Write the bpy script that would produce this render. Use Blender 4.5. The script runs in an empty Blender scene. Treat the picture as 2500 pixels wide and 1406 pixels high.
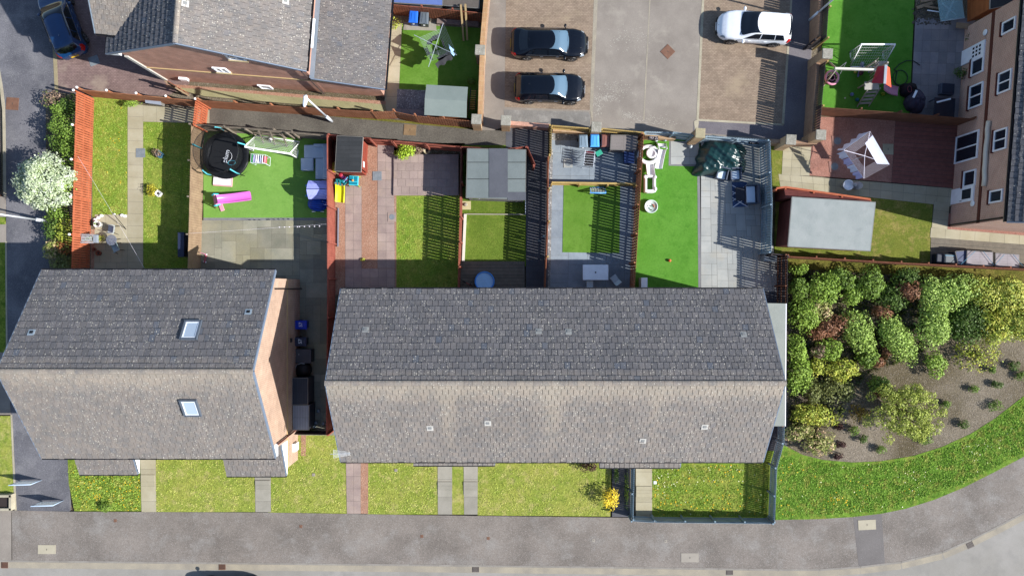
import bpy, math, random
import numpy as np
from mathutils import Vector, Matrix
random.seed(7); rng = np.random.default_rng(7)
S = bpy.context.scene
C = S.collection
R = math.radians
# ---------------------------------------------------------------- camera
H = 45.0; F = 1710.0
cam = bpy.data.cameras.new('camera'); co = bpy.data.objects.new('camera', cam); C.objects.link(co)
co.location = (0, 0, H); cam.sensor_width = 36; cam.lens = 36*F/2500; cam.clip_end = 500
S.camera = co
# ---------------------------------------------------------------- light: sun from the lower right of the picture
SUN = Vector((1.45, -.36, 1)).normalized()
EL = math.asin(SUN.z); AZ = math.atan2(SUN.x, SUN.y)
W = bpy.data.worlds.new('World'); S.world = W; W.use_nodes = True
nt = W.node_tree; bg = nt.nodes['Background']
sk = nt.nodes.new('ShaderNodeTexSky'); sk.sky_type = 'NISHITA'; sk.sun_disc = False
sk.sun_elevation = EL; sk.sun_rotation = AZ; sk.air_density = 1.0; sk.dust_density = .6; sk.ozone_density = 1.5
nt.links.new(sk.outputs[0], bg.inputs[0]); bg.inputs[1].default_value = .105
sl = bpy.data.lights.new('sun', 'SUN'); so = bpy.data.objects.new('sun', sl); C.objects.link(so)
sl.energy = 5.0; sl.angle = R(.5); sl.color = (1, .965, .91)
so.rotation_euler = SUN.to_track_quat('Z', 'Y').to_euler(); so.location = (40, -10, 40)
S.view_settings.view_transform = 'Standard'; S.view_settings.look = 'None'
S.view_settings.exposure = .86; S.view_settings.gamma = 1; S.view_settings.use_curve_mapping = False
S.render.engine = 'CYCLES'
# ---------------------------------------------------------------- helpers
def U(x, y, z=0.0):                       # a point of the photograph at a known height -> world
    k = (H-z)/F
    return Vector(((x-1250)*k, (703-y)*k, z))
K = .56
def hx(s, k=K):
    v = [int(s[i:i+2], 16)/255 for i in (0, 2, 4)]
    v = [(c/12.92 if c <= .04045 else ((c+.055)/1.055)**2.4) for c in v]
    return tuple(min(c*k, .85) for c in v)
def col4(c): return (hx(c) if isinstance(c, str) else tuple(c))[:3]+(1,)
class NB:
    def __init__(s, name):
        s.m = bpy.data.materials.new(name); s.m.use_nodes = True; s.t = s.m.node_tree
        s.b = s.t.nodes['Principled BSDF']; s.co = s.t.nodes.new('ShaderNodeTexCoord')
    def n(s, typ, ins=None, **kw):
        nd = s.t.nodes.new('ShaderNode'+typ)
        for k, v in kw.items(): setattr(nd, k, v)
        for k, v in (ins or {}).items():
            if hasattr(v, 'is_linked') or isinstance(v, bpy.types.NodeSocket): s.t.links.new(v, nd.inputs[k])
            else: nd.inputs[k].default_value = v
        return nd
    def l(s, a, b): s.t.links.new(a, b)
    def noise(s, vec, sc, det=3, rough=.6):
        return s.n('TexNoise', {'Vector': vec, 'Scale': sc, 'Detail': det, 'Roughness': rough}).outputs['Fac']
    def ramp(s, f, a, b, va=0.0, vb=1.0):
        return s.n('MapRange', {'Value': f, 'From Min': a, 'From Max': b, 'To Min': va, 'To Max': vb}, clamp=True).outputs[0]
    def mix(s, f, a, b, mode='MIX'):
        nd = s.t.nodes.new('ShaderNodeMix'); nd.data_type = 'RGBA'; nd.blend_type = mode
        for i, v in ((0, f), (6, a), (7, b)):
            if isinstance(v, bpy.types.NodeSocket): s.l(v, nd.inputs[i])
            else: nd.inputs[i].default_value = v
        return nd.outputs[2]
    def val(s, c, f):
        return s.n('HueSaturation', {'Color': c, 'Value': f}).outputs[0]
    def bump(s, h, st, d=.02):
        nd = s.n('Bump', {'Height': h, 'Strength': st, 'Distance': d}); s.l(nd.outputs[0], s.b.inputs['Normal'])
    def fin(s, c, rough=.8, metal=0, spec=.3):
        if isinstance(c, bpy.types.NodeSocket): s.l(c, s.b.inputs['Base Color'])
        else: s.b.inputs['Base Color'].default_value = c
        if isinstance(rough, bpy.types.NodeSocket): s.l(rough, s.b.inputs['Roughness'])
        else: s.b.inputs['Roughness'].default_value = rough
        s.b.inputs['Metallic'].default_value = metal; s.b.inputs['Specular IOR Level'].default_value = spec
        return s.m
MC = {}
def surf(name, c1, c2, sc=1.0, rough=.85, bump=.3, bsc=40, island=0, specks=None, fine=.25, fsc=25, third=None, spec=.25, metal=0, bd=.02):
    """two tones mixed by noise, fine grain, per-piece variation, specks (colour, scale, amount)"""
    if name in MC: return MC[name]
    b = NB(name); v = b.co.outputs['Object']
    c = b.mix(b.ramp(b.noise(v, sc, 4), .35, .65), col4(c1), col4(c2))
    if third: c = b.mix(b.ramp(b.noise(b.n('VectorMath', {0: v, 1: (31, 17, 5)}).outputs[0], third[1], 3), third[2]-.05, third[2]+.22, 0, .75), c, col4(third[0]))
    if fine: c = b.val(c, b.ramp(b.noise(v, fsc, 3, .7), .25, .75, 1-fine, 1+fine))
    if island: c = b.val(c, b.ramp(b.n('NewGeometry').outputs['Random Per Island'], 0, 1, 1-island, 1+island))
    if specks:
        vo = b.n('TexVoronoi', {'Vector': v, 'Scale': specks[1], 'Randomness': 1.0})
        th = b.n('MapRange', {'Value': vo.outputs['Distance'], 'From Min': specks[2], 'From Max': specks[2]*.7}, clamp=True).outputs[0]
        sel = b.ramp(b.n('SeparateColor', {0: vo.outputs['Color']}).outputs[0], .5, .55)
        c = b.mix(b.n('Math', {0: th, 1: sel}, operation='MULTIPLY').outputs[0], c, col4(specks[0]))
    if bump: b.bump(b.noise(v, bsc, 3, .7), bump, bd)
    MC[name] = b.fin(c, rough, metal, spec); return MC[name]
def plain(name, c, rough=.5, metal=0, spec=.4, var=.06, k=None):
    if name in MC: return MC[name]
    b = NB(name); v = b.co.outputs['Object']
    cc = (hx(c, k) if k else hx(c))+(1,)
    c = b.val(cc, b.ramp(b.noise(v, 3.5, 4), .3, .7, 1-var, 1+var))
    MC[name] = b.fin(c, rough, metal, spec); return MC[name]
def brick(name, c1, c2, mo, bw=.225, bh=.075, ms=.012, off=.5, rough=.9, bump=.6, island=0, stain=None, uv=True, dirt=.18):
    if name in MC: return MC[name]
    b = NB(name); v = b.co.outputs['UV' if uv else 'Object']
    t = b.n('TexBrick', {'Vector': v, 'Color1': col4(c1), 'Color2': col4(c2), 'Mortar': col4(mo), 'Scale': 1.0, 'Mortar Size': ms, 'Mortar Smooth': .2, 'Bias': 0.0, 'Brick Width': bw, 'Row Height': bh}, offset=off)
    c = b.val(t.outputs['Color'], b.ramp(b.noise(b.co.outputs['Object'], 1.3, 5), .3, .7, 1-dirt, 1+dirt))
    c = b.val(c, b.ramp(b.noise(b.co.outputs['Object'], 30, 3, .7), .3, .7, .85, 1.15))
    if stain: c = b.mix(b.ramp(b.noise(b.co.outputs['Object'], stain[1], 4), stain[2], stain[2]+.15), c, col4(stain[0]))
    if island: c = b.val(c, b.ramp(b.n('NewGeometry').outputs['Random Per Island'], 0, 1, 1-island, 1+island))
    b.bump(b.n('Math', {0: 1.0, 1: t.outputs['Fac']}, operation='SUBTRACT').outputs[0], bump, .01)
    MC[name] = b.fin(c, rough, 0, .2); return MC[name]
def grass(name, c1, c2, c3, fine=.35, bump=.8, bsc=22, mow=0):
    if name in MC: return MC[name]
    b = NB(name); v = b.co.outputs['Object']
    c = b.mix(b.ramp(b.noise(v, .55, 5, .65), .38, .62), col4(c1), col4(c2))
    c = b.mix(b.ramp(b.noise(b.n('VectorMath', {0: v, 1: (13, 7, 5)}).outputs[0], 1.7, 5, .7), .5, .72), c, col4(c3))
    c = b.val(c, b.ramp(b.noise(v, 9, 4, .75), .28, .72, 1-fine, 1+fine))
    if mow: c = b.mix(b.ramp(b.noise(v, 2.6, 5, .65), .5, .7, 0, mow), c, hx('3f6a1c')+(1,))
    c = b.val(c, b.ramp(b.noise(v, 45, 2, .7), .3, .7, 1-fine*.6, 1+fine*.6))
    b.bump(b.noise(v, bsc, 4, .8), bump, .05)
    MC[name] = b.fin(c, .9, 0, .1); return MC[name]
def leaf(name, c1, c2, c3=None, var=.3):
    if name in MC: return MC[name]
    c1, c2, c3 = [hx(q, .88) if q else None for q in (c1, c2, c3)]; b = NB(name); g = b.n('NewGeometry').outputs['Random Per Island']
    c = b.mix(g, col4(c1), col4(c2))
    if c3: c = b.mix(b.ramp(b.noise(b.co.outputs['Object'], 2.2, 2), .52, .6), c, col4(c3))
    g2 = b.n('Math', {0: b.n('Math', {0: g, 1: 7.31}, operation='MULTIPLY').outputs[0]}, operation='FRACT').outputs[0]
    c = b.val(c, b.ramp(g2, 0, 1, 1-var, 1+var))
    b.fin(c, .55, 0, .25)
    tr = b.n('BsdfTranslucent', {'Color': c}); mx = b.n('MixShader', {0: .16})
    b.l(b.b.outputs[0], mx.inputs[1]); b.l(tr.outputs[0], mx.inputs[2]); b.l(mx.outputs[0], b.t.nodes['Material Output'].inputs[0])
    MC[name] = b.m; return b.m
def glassm(name, c='0c1018', rough=.08):
    if name in MC: return MC[name]
    b = NB(name); MC[name] = b.fin(col4(hx(c, 1)), rough, 0, .9); return MC[name]
def netm(name, c, alpha):
    if name in MC: return MC[name]
    b = NB(name); b.fin(col4(hx(c, 1)), .7); b.b.inputs['Alpha'].default_value = alpha; MC[name] = b.m; return b.m

class MB:
    def __init__(s): s.v = []; s.f = []; s.a = []
    def quad(s, *p):
        n = len(s.v); s.v += [tuple(q) for q in p]; s.f.append(tuple(range(n, n+len(p)))); return s
    def poly(s, pts): return s.quad(*pts)
    def hexa(s, p):                       # 8 points: bottom 4 ccw, top 4 ccw
        n = len(s.v); s.v += [tuple(q) for q in p]
        s.f += [tuple(n+i for i in f) for f in ((3, 2, 1, 0), (4, 5, 6, 7), (0, 1, 5, 4), (1, 2, 6, 5), (2, 3, 7, 6), (3, 0, 4, 7))]; return s
    def box(s, c, d, rz=0, M=None):
        x, y, z = d[0]/2, d[1]/2, d[2]/2
        P = [Vector(q) for q in ((-x, -y, -z), (x, -y, -z), (x, y, -z), (-x, y, -z), (-x, -y, z), (x, -y, z), (x, y, z), (-x, y, z))]
        m = M if M is not None else Matrix.Rotation(rz, 3, 'Z')
        return s.hexa([m @ q + Vector(c) for q in P])
    def beam(s, a, b, w, h, up=(0, 0, 1)):  # rectangular bar from a to b
        a, b = Vector(a), Vector(b); d = (b-a); L = d.length
        if L < 1e-6: return s
        d /= L; u = Vector(up)
        if abs(d.dot(u)) > .99: u = Vector((0, 1, 0))
        r = d.cross(u).normalized(); u = r.cross(d)
        P = []
        for e in (a, b): P.append([e+r*x*w/2+u*y*h/2 for x, y in ((-1, -1), (1, -1), (1, 1), (-1, 1))])
        return s.hexa(P[0]+P[1])
    def prism(s, poly, z0, z1):
        n = len(s.v); k = len(poly)
        s.v += [(p[0], p[1], z0) for p in poly]+[(p[0], p[1], z1) for p in poly]
        s.f.append(tuple(n+k-1-i for i in range(k))); s.f.append(tuple(n+k+i for i in range(k)))
        for i in range(k): j = (i+1) % k; s.f.append((n+i, n+j, n+k+j, n+k+i))
        return s
    def loft(s, rings, closed=True, cap=True):
        n = len(s.v); k = len(rings[0])
        for r in rings: s.v += [tuple(q) for q in r]
        for i in range(len(rings)-1):
            for j in range(k if closed else k-1):
                jj = (j+1) % k; a = n+i*k
                s.f.append((a+j, a+jj, a+k+jj, a+k+j))
        if cap and closed:
            s.f.append(tuple(n+k-1-i for i in range(k))); s.f.append(tuple(n+(len(rings)-1)*k+i for i in range(k)))
        return s
    def tube(s, pts, r, n=6, r2=None, cap=True):
        pts = [Vector(p) for p in pts]; rings = []
        for i, p in enumerate(pts):
            d = (pts[min(i+1, len(pts)-1)]-pts[max(i-1, 0)]).normalized()
            u = Vector((0, 0, 1)) if abs(d.z) < .95 else Vector((1, 0, 0))
            a = d.cross(u).normalized(); b = a.cross(d)
            rr = r if r2 is None else r+(r2-r)*i/(len(pts)-1)
            rings.append([p+(a*math.cos(t)+b*math.sin(t))*rr for t in [2*math.pi*q/n for q in range(n)]])
        return s.loft(rings, True, cap)
    def lathe(s, prof, c=(0, 0, 0), n=20, cap=True, sx=1, sy=1):
        return s.loft([[(c[0]+r*sx*math.cos(t), c[1]+r*sy*math.sin(t), c[2]+z) for t in [2*math.pi*q/n for q in range(n)]] for r, z in prof], True, cap)
    def ell(s, c, r, n=10, m=7):
        return s.lathe([(max(math.sin(math.pi*i/m), .02)*1.0, -math.cos(math.pi*i/m)*r[2]) for i in range(m+1)], c, n, True, r[0], r[1])
    def build(s, name, mat, parent=None, smooth=False, bevel=0):
        me = bpy.data.meshes.new(name); me.from_pydata(s.v, [], s.f)
        me.materials.append(mat)
        uvmap(me)
        if s.a:
            at = me.attributes.new('stain', 'FLOAT', 'POINT'); at.data.foreach_set('value', s.a)
        if smooth: me.shade_smooth()
        o = bpy.data.objects.new(name, me); C.objects.link(o)
        if parent is not None: o.parent = parent
        if bevel:
            md = o.modifiers.new('b', 'BEVEL'); md.width = bevel; md.segments = 2; md.limit_method = 'ANGLE'
        return o
def uvmap(me):
    n = len(me.loops)
    if not n: return
    uv = me.uv_layers.new(name='UVMap')
    co = np.empty(len(me.vertices)*3); me.vertices.foreach_get('co', co); co = co.reshape(-1, 3)
    li = np.empty(n, int); me.loops.foreach_get('vertex_index', li)
    nf = len(me.polygons); no = np.empty(nf*3); me.polygons.foreach_get('normal', no); no = no.reshape(-1, 3)
    lt = np.empty(nf, int); me.polygons.foreach_get('loop_total', lt); pi = np.repeat(np.arange(nf), lt)
    N = no[pi]; P = co[li]
    flat = np.abs(N[:, 2]) > .97
    ux = np.stack([-N[:, 1], N[:, 0], np.zeros(n)], 1); ux[flat] = (1, 0, 0)
    ux /= np.maximum(np.linalg.norm(ux, axis=1, keepdims=True), 1e-6)
    vx = np.cross(N, ux); vx[flat] = (0, 1, 0)
    uv.data.foreach_set('uv', np.stack([(P*ux).sum(1), (P*vx).sum(1)], 1).ravel())
def tag(o, label, cat, group=None, kind=None):
    if label: o['label'] = label
    if cat: o['category'] = cat
    if group: o['group'] = group
    if kind: o['kind'] = kind
    return o
def thing(name, loc, rz=0, label=None, cat=None, group=None):
    o = bpy.data.objects.new(name, None); C.objects.link(o); o.empty_display_size = .2
    o.location = loc; o.rotation_euler = (0, 0, rz)
    return tag(o, label, cat, group)
def dup(root, loc, rz, label, group=None):
    def cp(o, par):
        c = o.copy(); C.objects.link(c); c.parent = par
        for ch in list(o.children): cp(ch, c)
        return c
    r = cp(root, None); r.location = loc; r.rotation_euler = (0, 0, rz); r['label'] = label
    if group: r['group'] = group
    return r
def text(name, s, size, mat, parent, loc, rot=(0, 0, 0), ext=.002):
    cu = bpy.data.curves.new(name, 'FONT'); cu.body = s; cu.size = size; cu.align_x = 'CENTER'; cu.align_y = 'CENTER'; cu.extrude = ext
    t = bpy.data.objects.new(name, cu); C.objects.link(t)
    dg = bpy.context.evaluated_depsgraph_get(); me = bpy.data.meshes.new_from_object(t.evaluated_get(dg))
    bpy.data.objects.remove(t); me.materials.clear(); me.materials.append(mat)
    o = bpy.data.objects.new(name, me); C.objects.link(o); o.parent = parent; o.location = loc; o.rotation_euler = rot
    return o
# ================================================================ ground
def sheet(name, pts, lv, mat, th=.1):
    m = MB(); P = [U(x, y) for x, y in pts]; z = lv*.005
    m.prism([(p.x, p.y) for p in P][::-1], z-.03-th, z)
    o = m.build(name, mat); o['kind'] = 'structure'; return o
asph = surf('asphalt', '857d76', '9e958d', .35, .9, .5, 60, specks=('d8d4ce', 16, .22), fine=.3, fsc=14, third=('a9a5a0', .8, .55), bd=.01)
asph2 = surf('lane_asphalt', '6b6b72', '87868c', .4, .9, .5, 60, specks=('bdbdbd', 14, .2), fine=.3, fsc=14, third=('9a999c', .8, .56), bd=.01)
asph3 = surf('alley_asphalt', '66615a', '7c776e', .5, .9, .5, 60, specks=('b4b09e', 22, .22), fine=.35, fsc=12, bd=.01)
road = surf('road_asphalt', 'a5a199', 'b4b0aa', .3, .9, .3, 60, fine=.12, fsc=30, third=('989590', 1.2, .56), bd=.01)
park = surf('parking_asphalt', '9a9188', 'aca399', .45, .9, .3, 50, fine=.14, fsc=20, third=('beb6a9', 1.1, .60), bd=.01)
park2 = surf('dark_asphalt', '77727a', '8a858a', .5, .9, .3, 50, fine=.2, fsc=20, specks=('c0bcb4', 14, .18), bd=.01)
blocks = brick('block_paving', 'b4a08c', 'a28e7c', '8f7e6e', .2, .1, .010, .5, .9, .5, stain=('b9a68d', .5, .55))
blocks2 = brick('driveway_blocks', 'a38a84', '927a76', '7d6866', .2, .1, .01, .5, .9, .4, stain=('b3a091', .5, .56))
stone = surf('kerb_stone', 'b9b09a', 'cdc5ae', 1.0, .9, .2, 30, island=.08)
dustk = surf('kerb_dust', 'c0b6a2', 'aaa294', .8, .95, .2, 30)
soil = surf('bed_soil', '6a6048', '7c705a', .6, 1, 1, 14, specks=('d4c8bc', 18, .3), fine=.5, fsc=12, third=('a89c8c', .22, .48), bd=.05)
g_wild = grass('wild_grass', '98ac44', '6c8c2c', 'bcc05c', .45, 1, mow=.5)
g_front = grass('front_lawn_grass', 'b8bc5c', '9eb24a', 'd6ca84', .36, 1, mow=.45)
g_green = grass('verge_grass', '709a34', '86aa40', 'a4a850', .5, 1, mow=.85)
g_yard = grass('garden_grass', '92b040', 'aeb854', '7e9e38', .4, .9, mow=.4)
g_dry = grass('dry_grass', '8f9340', '7c8a38', 'b5a464', .35, .8)
g_ochre = grass('ochre_grass', '85803a', '6e7030', '9a8c4a', .4, .9)
turf_l = grass('light_artificial_turf', '86b855', '90c05e', '7eb050', .1, .3, 60)
turf_g = grass('green_artificial_turf', '62a038', '6eaa42', '569430', .14, .3, 60)
turf_m = grass('artificial_turf', '6c9a38', '7aa644', '60902e', .14, .3, 60)
slab_b = surf('beige_slab', 'bdb497', 'cbc3a9', .9, .9, .2, 30, island=.08, fine=.08)
slab_g = surf('grey_slab', 'a9a598', 'b9b4a8', .9, .9, .2, 30, island=.1, fine=.12)
slab_p = surf('pink_slab', 'b09c96', 'c2aea4', 1.2, .9, .3, 30, island=.1, fine=.15, third=('c7b09c', .9, .6))
slab_s = surf('sandstone_slab', 'aca998', '9a9a8a', 1.1, .9, .3, 25, island=.2, fine=.18, third=('b4ac88', .35, .52))
slab_d = surf('slate_slab', 'a5b2be', '94a1ae', 1.6, .75, .3, 20, island=.08, fine=.12, third=('a9b4bd', 1.1, .58))
slab_w = surf('pale_slab', 'c6c8c4', 'b6bab8', 1.0, .85, .2, 25, island=.1, fine=.07, third=('c6bfae', .7, .58))
slab_k = surf('dark_slab', '5d6068', '6c6c72', 1.0, .85, .2, 25, island=.08, fine=.12)  # plain dark slab colour, dry finish
slab_h = surf('patio_slab', 'b0a8a8', '9a969c', 1.0, .85, .2, 25, island=.14, fine=.12)  # the slab's own greyish colour, varied piece by piece
joint = surf('joint_sand', '77706a', '6b655e', 2, 1, .3, 30)
jointd = surf('dark_joint', '50504e', '5a5a58', 2, 1, .3, 30)
grav_p = surf('pink_gravel', 'b98c74', 'c79c84', 1.2, .95, 1, 22, specks=('e0c4ae', 14, .3), fine=.4, fsc=16, bd=.03)
grav_r = surf('red_gravel', 'b48070', 'c49080', 1.2, .95, 1, 22, specks=('c9a090', 14, .3), fine=.4, fsc=16, bd=.03)
grav_g = surf('grey_gravel', '85888f', '9da0a5', 1.2, .95, 1, 18, specks=('d8d8d8', 9, .34), fine=.6, fsc=11, bd=.03)
grav_w = surf('white_gravel', '8f9090', 'aaaaaa', 1.2, .95, 1, 18, specks=('e6e6e2', 8, .4), fine=.6, fsc=11, bd=.03)
def bil(c, u, v):
    a, b, d, e = c                                   # tl tr br bl
    return a*(1-u)*(1-v)+b*u*(1-v)+d*u*v+e*(1-u)*v
def paving(name, cs, nx, ny, mat, jm, mode='grid', gap=.012, lv=3, seed=1, h=.0):
    P = [U(x, y) for x, y in cs]; m = MB(); r = random.Random(seed); z = lv*.005+h
    sheet(name+'_joints' if False else name, cs, lv-1, jm)
    w = (P[1]-P[0]).length; hh = (P[3]-P[0]).length
    def cell(i, j, a, b):
        u0, u1, v0, v1 = i/nx+gap/w/2, (i+a)/nx-gap/w/2, j/ny+gap/hh/2, (j+b)/ny-gap/hh/2
        q = [bil(P, u, v) for u, v in ((u0, v1), (u1, v1), (u1, v0), (u0, v0))]
        m.hexa([(p.x, p.y, z-.02) for p in q]+[(p.x, p.y, z+r.uniform(-.001, .001)) for p in q])
    used = set()
    for j in range(ny):
        for i in range(nx):
            if (i, j) in used: continue
            a = b = 1
            if mode == 'random':
                for (a, b) in r.sample([(2, 2), (3, 2), (2, 3), (2, 1), (1, 2), (2, 2)], 6)+[(1, 1)]:
                    if i+a <= nx and j+b <= ny and all((i+p, j+q) not in used for p in range(a) for q in range(b)): break
            for p in range(a):
                for q in range(b): used.add((i+p, j+q))
            if mode == 'stagger' and j % 2:
                cell(i-.5 if i else 0, j, 1 if i else .5, 1)
                if i == nx-1: cell(i+.5, j, .5, 1)
            else: cell(i, j, a, b)
    o = m.build(name, mat); o['kind'] = 'structure'; return o
def rect(x0, y0, x1, y1): return [(x0, y0), (x1, y0), (x1, y1), (x0, y1)]
g = MB(); g.prism([(-90, -70), (90, -70), (90, 70), (-90, 70)], -.6, -.14); g = g.build('ground', soil); g['kind'] = 'structure'
# street, kerb, pavement along the bottom
curve_in = [(-700, 1362), (0, 1366), (400, 1370), (1000, 1376), (1500, 1382), (1900, 1388), (2000, 1388), (2100, 1381), (2200, 1369), (2300, 1345), (2370, 1315), (2430, 1285), (2520, 1238), (2640, 1150)]
curve_out = [(2640, 1010), (2520, 1103), (2430, 1150), (2350, 1190), (2280, 1219), (2210, 1241), (2150, 1253), (2080, 1261), (2000, 1266), (1900, 1268), (1545, 1263), (1000, 1256), (640, 1250), (165, 1248), (35, 1245), (-700, 1242)]
sheet('road', curve_in+[(2640, 1700), (-700, 1700)], -17, road)
k0 = MB(); kd = MB()
P = [U(*p) for p in curve_in]
for a, b in zip(P[:-1], P[1:]):
    n = max(1, int((b-a).length/.9)); d = (b-a).normalized(); nn = Vector((-d.y, d.x, 0))
    for i in range(n):
        p, q = a.lerp(b, i/n)+d*.006, a.lerp(b, (i+1)/n)-d*.006
        k0.hexa([p-nn*.12+Vector((0, 0, -.12)), q-nn*.12+Vector((0, 0, -.12)), q+Vector((0, 0, -.12)), p+Vector((0, 0, -.12)), p-nn*.12+Vector((0, 0, .034)), q-nn*.12+Vector((0, 0, .034)), q+Vector((0, 0, .034)), p+Vector((0, 0, .034))])
    kd.quad(*[(v.x, v.y, -.081) for v in (a-nn*.55, b-nn*.55, b-nn*.1, a-nn*.1)])
kk = k0.build('kerb', surf('street_kerb', '9d978f', 'aba59c', 1.0, .9, .2, 30, island=.05)); kk['kind'] = 'structure'
kk = kd.build('kerb_channel', dustk); kk['kind'] = 'structure'
sheet('pavement', curve_in+curve_out, 5, asph)
sheet('pavement_patch', [(2083, 1263), (2152, 1254), (2160, 1374), (2096, 1381)], 6, surf('patch_asphalt', '7c7775', '878280', .5, .9, .4, 50, specks=('b8b4b0', 15, .18), fine=.2, bd=.01))
sheet('pavement_patch', [(0, 1246), (28, 1246), (30, 1366), (-40, 1365), (-40, 1246)], 6, park)
# left lane
sheet('lane', [(5, -60), (130, -60), (132, 130), (138, 215), (185, 225), (180, 660), (175, 900), (170, 1249), (38, 1247), (28, 1010), (17, 860), (15, 480), (14, 300), (0, 180), (-20, 100), (-60, -60)], 2, asph2)
sheet('driveway', [(130, -60), (460, -60), (460, 205), (405, 235), (140, 226), (137, 213), (132, 130)], 3, blocks2)
sheet('kerb_edging', [(128, 100), (138, 100), (143, 223), (134, 224)], 4, surf('yellow_setts', 'b7a987', 'a89b7c', 1, .9, .2, 20))
sheet('kerb_edging', [(-6, 165), (-1, 165), (7, 210), (13, 260), (16, 480), (9, 480), (6, 270)], 4, stone)
sheet('kerb_edging', [(26, 1012), (30, 1012), (41, 1246), (36, 1246)], 4, stone)
sheet('kerb_edging', [(13, 590), (17, 590), (19, 860), (15, 860)], 4, stone)
sheet('pavement', rect(-60, 480, 14, 540), 3, park); sheet('pavement', rect(-60, 545, 15, 592), 3, park)
sheet('lawn', rect(-60, 590, 14, 860), 2, g_wild); sheet('lawn', [(-60, 1015), (27, 1015), (37, 1208), (-60, 1208)], 2, g_front)
sheet('pavement', [(-60, 860), (18, 860), (27, 1012), (-60, 1012)], 3, park)
sheet('lawn', rect(-60, 530, 14, 548), 4, g_wild)
sheet('planting_bed', [(112, 225), (228, 232), (228, 660), (122, 660), (112, 560), (112, 400)], 3, soil)
# front gardens
sheet('lawn', [(162, 1040), (345, 1040), (345, 1247), (182, 1247), (168, 1180)], 3, g_wild)
sheet('lawn', rect(378, 1040, 625, 1249), 3, g_front)
sheet('lawn', [(655, 1040), (850, 1040), (850, 1253), (655, 1250)], 3, g_front)
sheet('gravel_strip', rect(735, 1058, 747, 1112), 4, grav_p)
sheet('gravel_strip', rect(878, 1040, 899, 1253), 4, grav_p)
sheet('lawn', rect(897, 1040, 1070, 1255), 3, g_front); sheet('lawn', rect(1103, 1040, 1134, 1255), 3, g_front)
sheet('lawn', [(1166, 1040), (1495, 1040), (1490, 1260), (1166, 1257)], 3, g_front)
sheet('lawn', rect(1590, 1040, 1890, 1266), 3, g_yard)
paving('path', [(340, 1040), (380, 1040), (382, 1249), (346, 1249)], 1, 8, slab_b, joint, lv=6)
paving('path', [(620, 1040), (660, 1040), (662, 1249), (624, 1249)], 1, 8, slab_g, joint, lv=6)
paving('path', [(843, 1040), (881, 1040), (881, 1253), (847, 1253)], 2, 7, slab_p, joint, lv=6)
paving('path', [(1068, 1040), (1104, 1040), (1104, 1255), (1069, 1255)], 1, 5, slab_g, joint, lv=6)
paving('path', [(1131, 1040), (1167, 1040), (1166, 1255), (1133, 1255)], 1, 5, slab_g, joint, lv=6)
paving('path', rect(1494, 1040, 1538, 1261), 1, 6, slab_k, jointd, lv=6)
paving('path', rect(1552, 1040, 1592, 1262), 1, 6, slab_b, joint, lv=6)
# low steps in the front paths
def steps(x0, x1, ys, mat, h=.015):
    m = MB()
    for i, y in enumerate(ys[:-1]):
        a, b = U(x0, y), U(x1, ys[i+1]); m.prism([(a.x, b.y+.01), (b.x, b.y+.01), (b.x, a.y), (a.x, a.y)], .0, .03+h*(len(ys)-1-i))
    o = m.build('path_steps', mat); o['kind'] = 'structure'
steps(345, 379, [1158, 1175, 1186, 1199], slab_b); steps(624, 660, [1172, 1184, 1193, 1201], slab_g)
steps(1069, 1104, [1175, 1185, 1195, 1207], slab_g); steps(1132, 1166, [1175, 1185, 1195, 1207], slab_g); steps(1553, 1591, [1186, 1195, 1204, 1212], slab_b)
# bed on the right
bed = [(1912, 1085), (1960, 1110), (2010, 1122), (2080, 1128), (2150, 1125), (2230, 1112), (2300, 1090), (2370, 1058), (2430, 1020), (2520, 950), (2640, 850)]
sheet('verge', bed+curve_out[:10]+[(1893, 1268), (1895, 1150)], 7, g_green)
sheet('planting_bed', bed+[(2640, 640), (2500, 664), (1915, 625)], 4, soil)
sheet('grass_strip', [(1915, 625), (2640, 668), (2640, 700), (2500, 690), (2300, 678), (1915, 655)], 5, g_ochre)
# back gardens, left to right
sheet('lawn', rect(226, 238, 314, 530), 4, g_yard); sheet('lawn', rect(348, 290, 497, 668), 4, g_yard)
paving('path', [(312, 255), (350, 257), (350, 670), (312, 670)], 1, 14, slab_b, joint, lv=6)
paving('path', [(350, 258), (512, 270), (512, 302), (350, 298)], 5, 1, slab_b, joint, lv=6, seed=4)
paving('patio', [(232, 524), (312, 524), (312, 670), (230, 670)], 3, 5, slab_b, joint, 'stagger', lv=6)
sheet('gravel_strip', rect(222, 560, 236, 660), 5, grav_p)
paving('path', [(405, 212), (940, 256), (945, 274), (500, 236)], 16, 1, surf('moss_slab', 'a8a37a', 'b4ae86', .9, .9, .2, 30, island=.06), joint, lv=6)
sheet('gravel_strip', [(405, 205), (942, 248), (942, 257), (405, 213)], 5, grav_p)
sheet('alley', [(505, 260), (800, 283), (960, 297), (1175, 318), (1235, 320), (1240, 362), (1130, 368), (818, 347), (500, 322)], 3, asph3)
sheet('verge', [(512, 258), (800, 278), (1160, 312), (1160, 317), (800, 284), (512, 264)], 5, g_ochre)
sheet('lawn', [(494, 319), (818, 344), (818, 540), (494, 540)], 4, turf_l)
sheet('edging', rect(497, 532, 818, 540), 5, surf('grey_edging', '8d8e92', '9a9a9c', 1, .9, .2))
paving('patio', [(490, 538), (818, 538), (818, 690), (490, 690)], 19, 9, slab_s, joint, 'random', lv=6, seed=3)
paving('patio', [(675, 690), (818, 690), (818, 1062), (675, 1062)], 8, 20, slab_s, joint, 'random', lv=6, seed=9)
sheet('gravel_strip', [(815, 335), (970, 340), (970, 712), (815, 720)], 3, grav_p)
paving('path', [(843, 455), (883, 455), (883, 720), (843, 720)], 2, 12, slab_p, joint, lv=6, seed=5)
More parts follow.
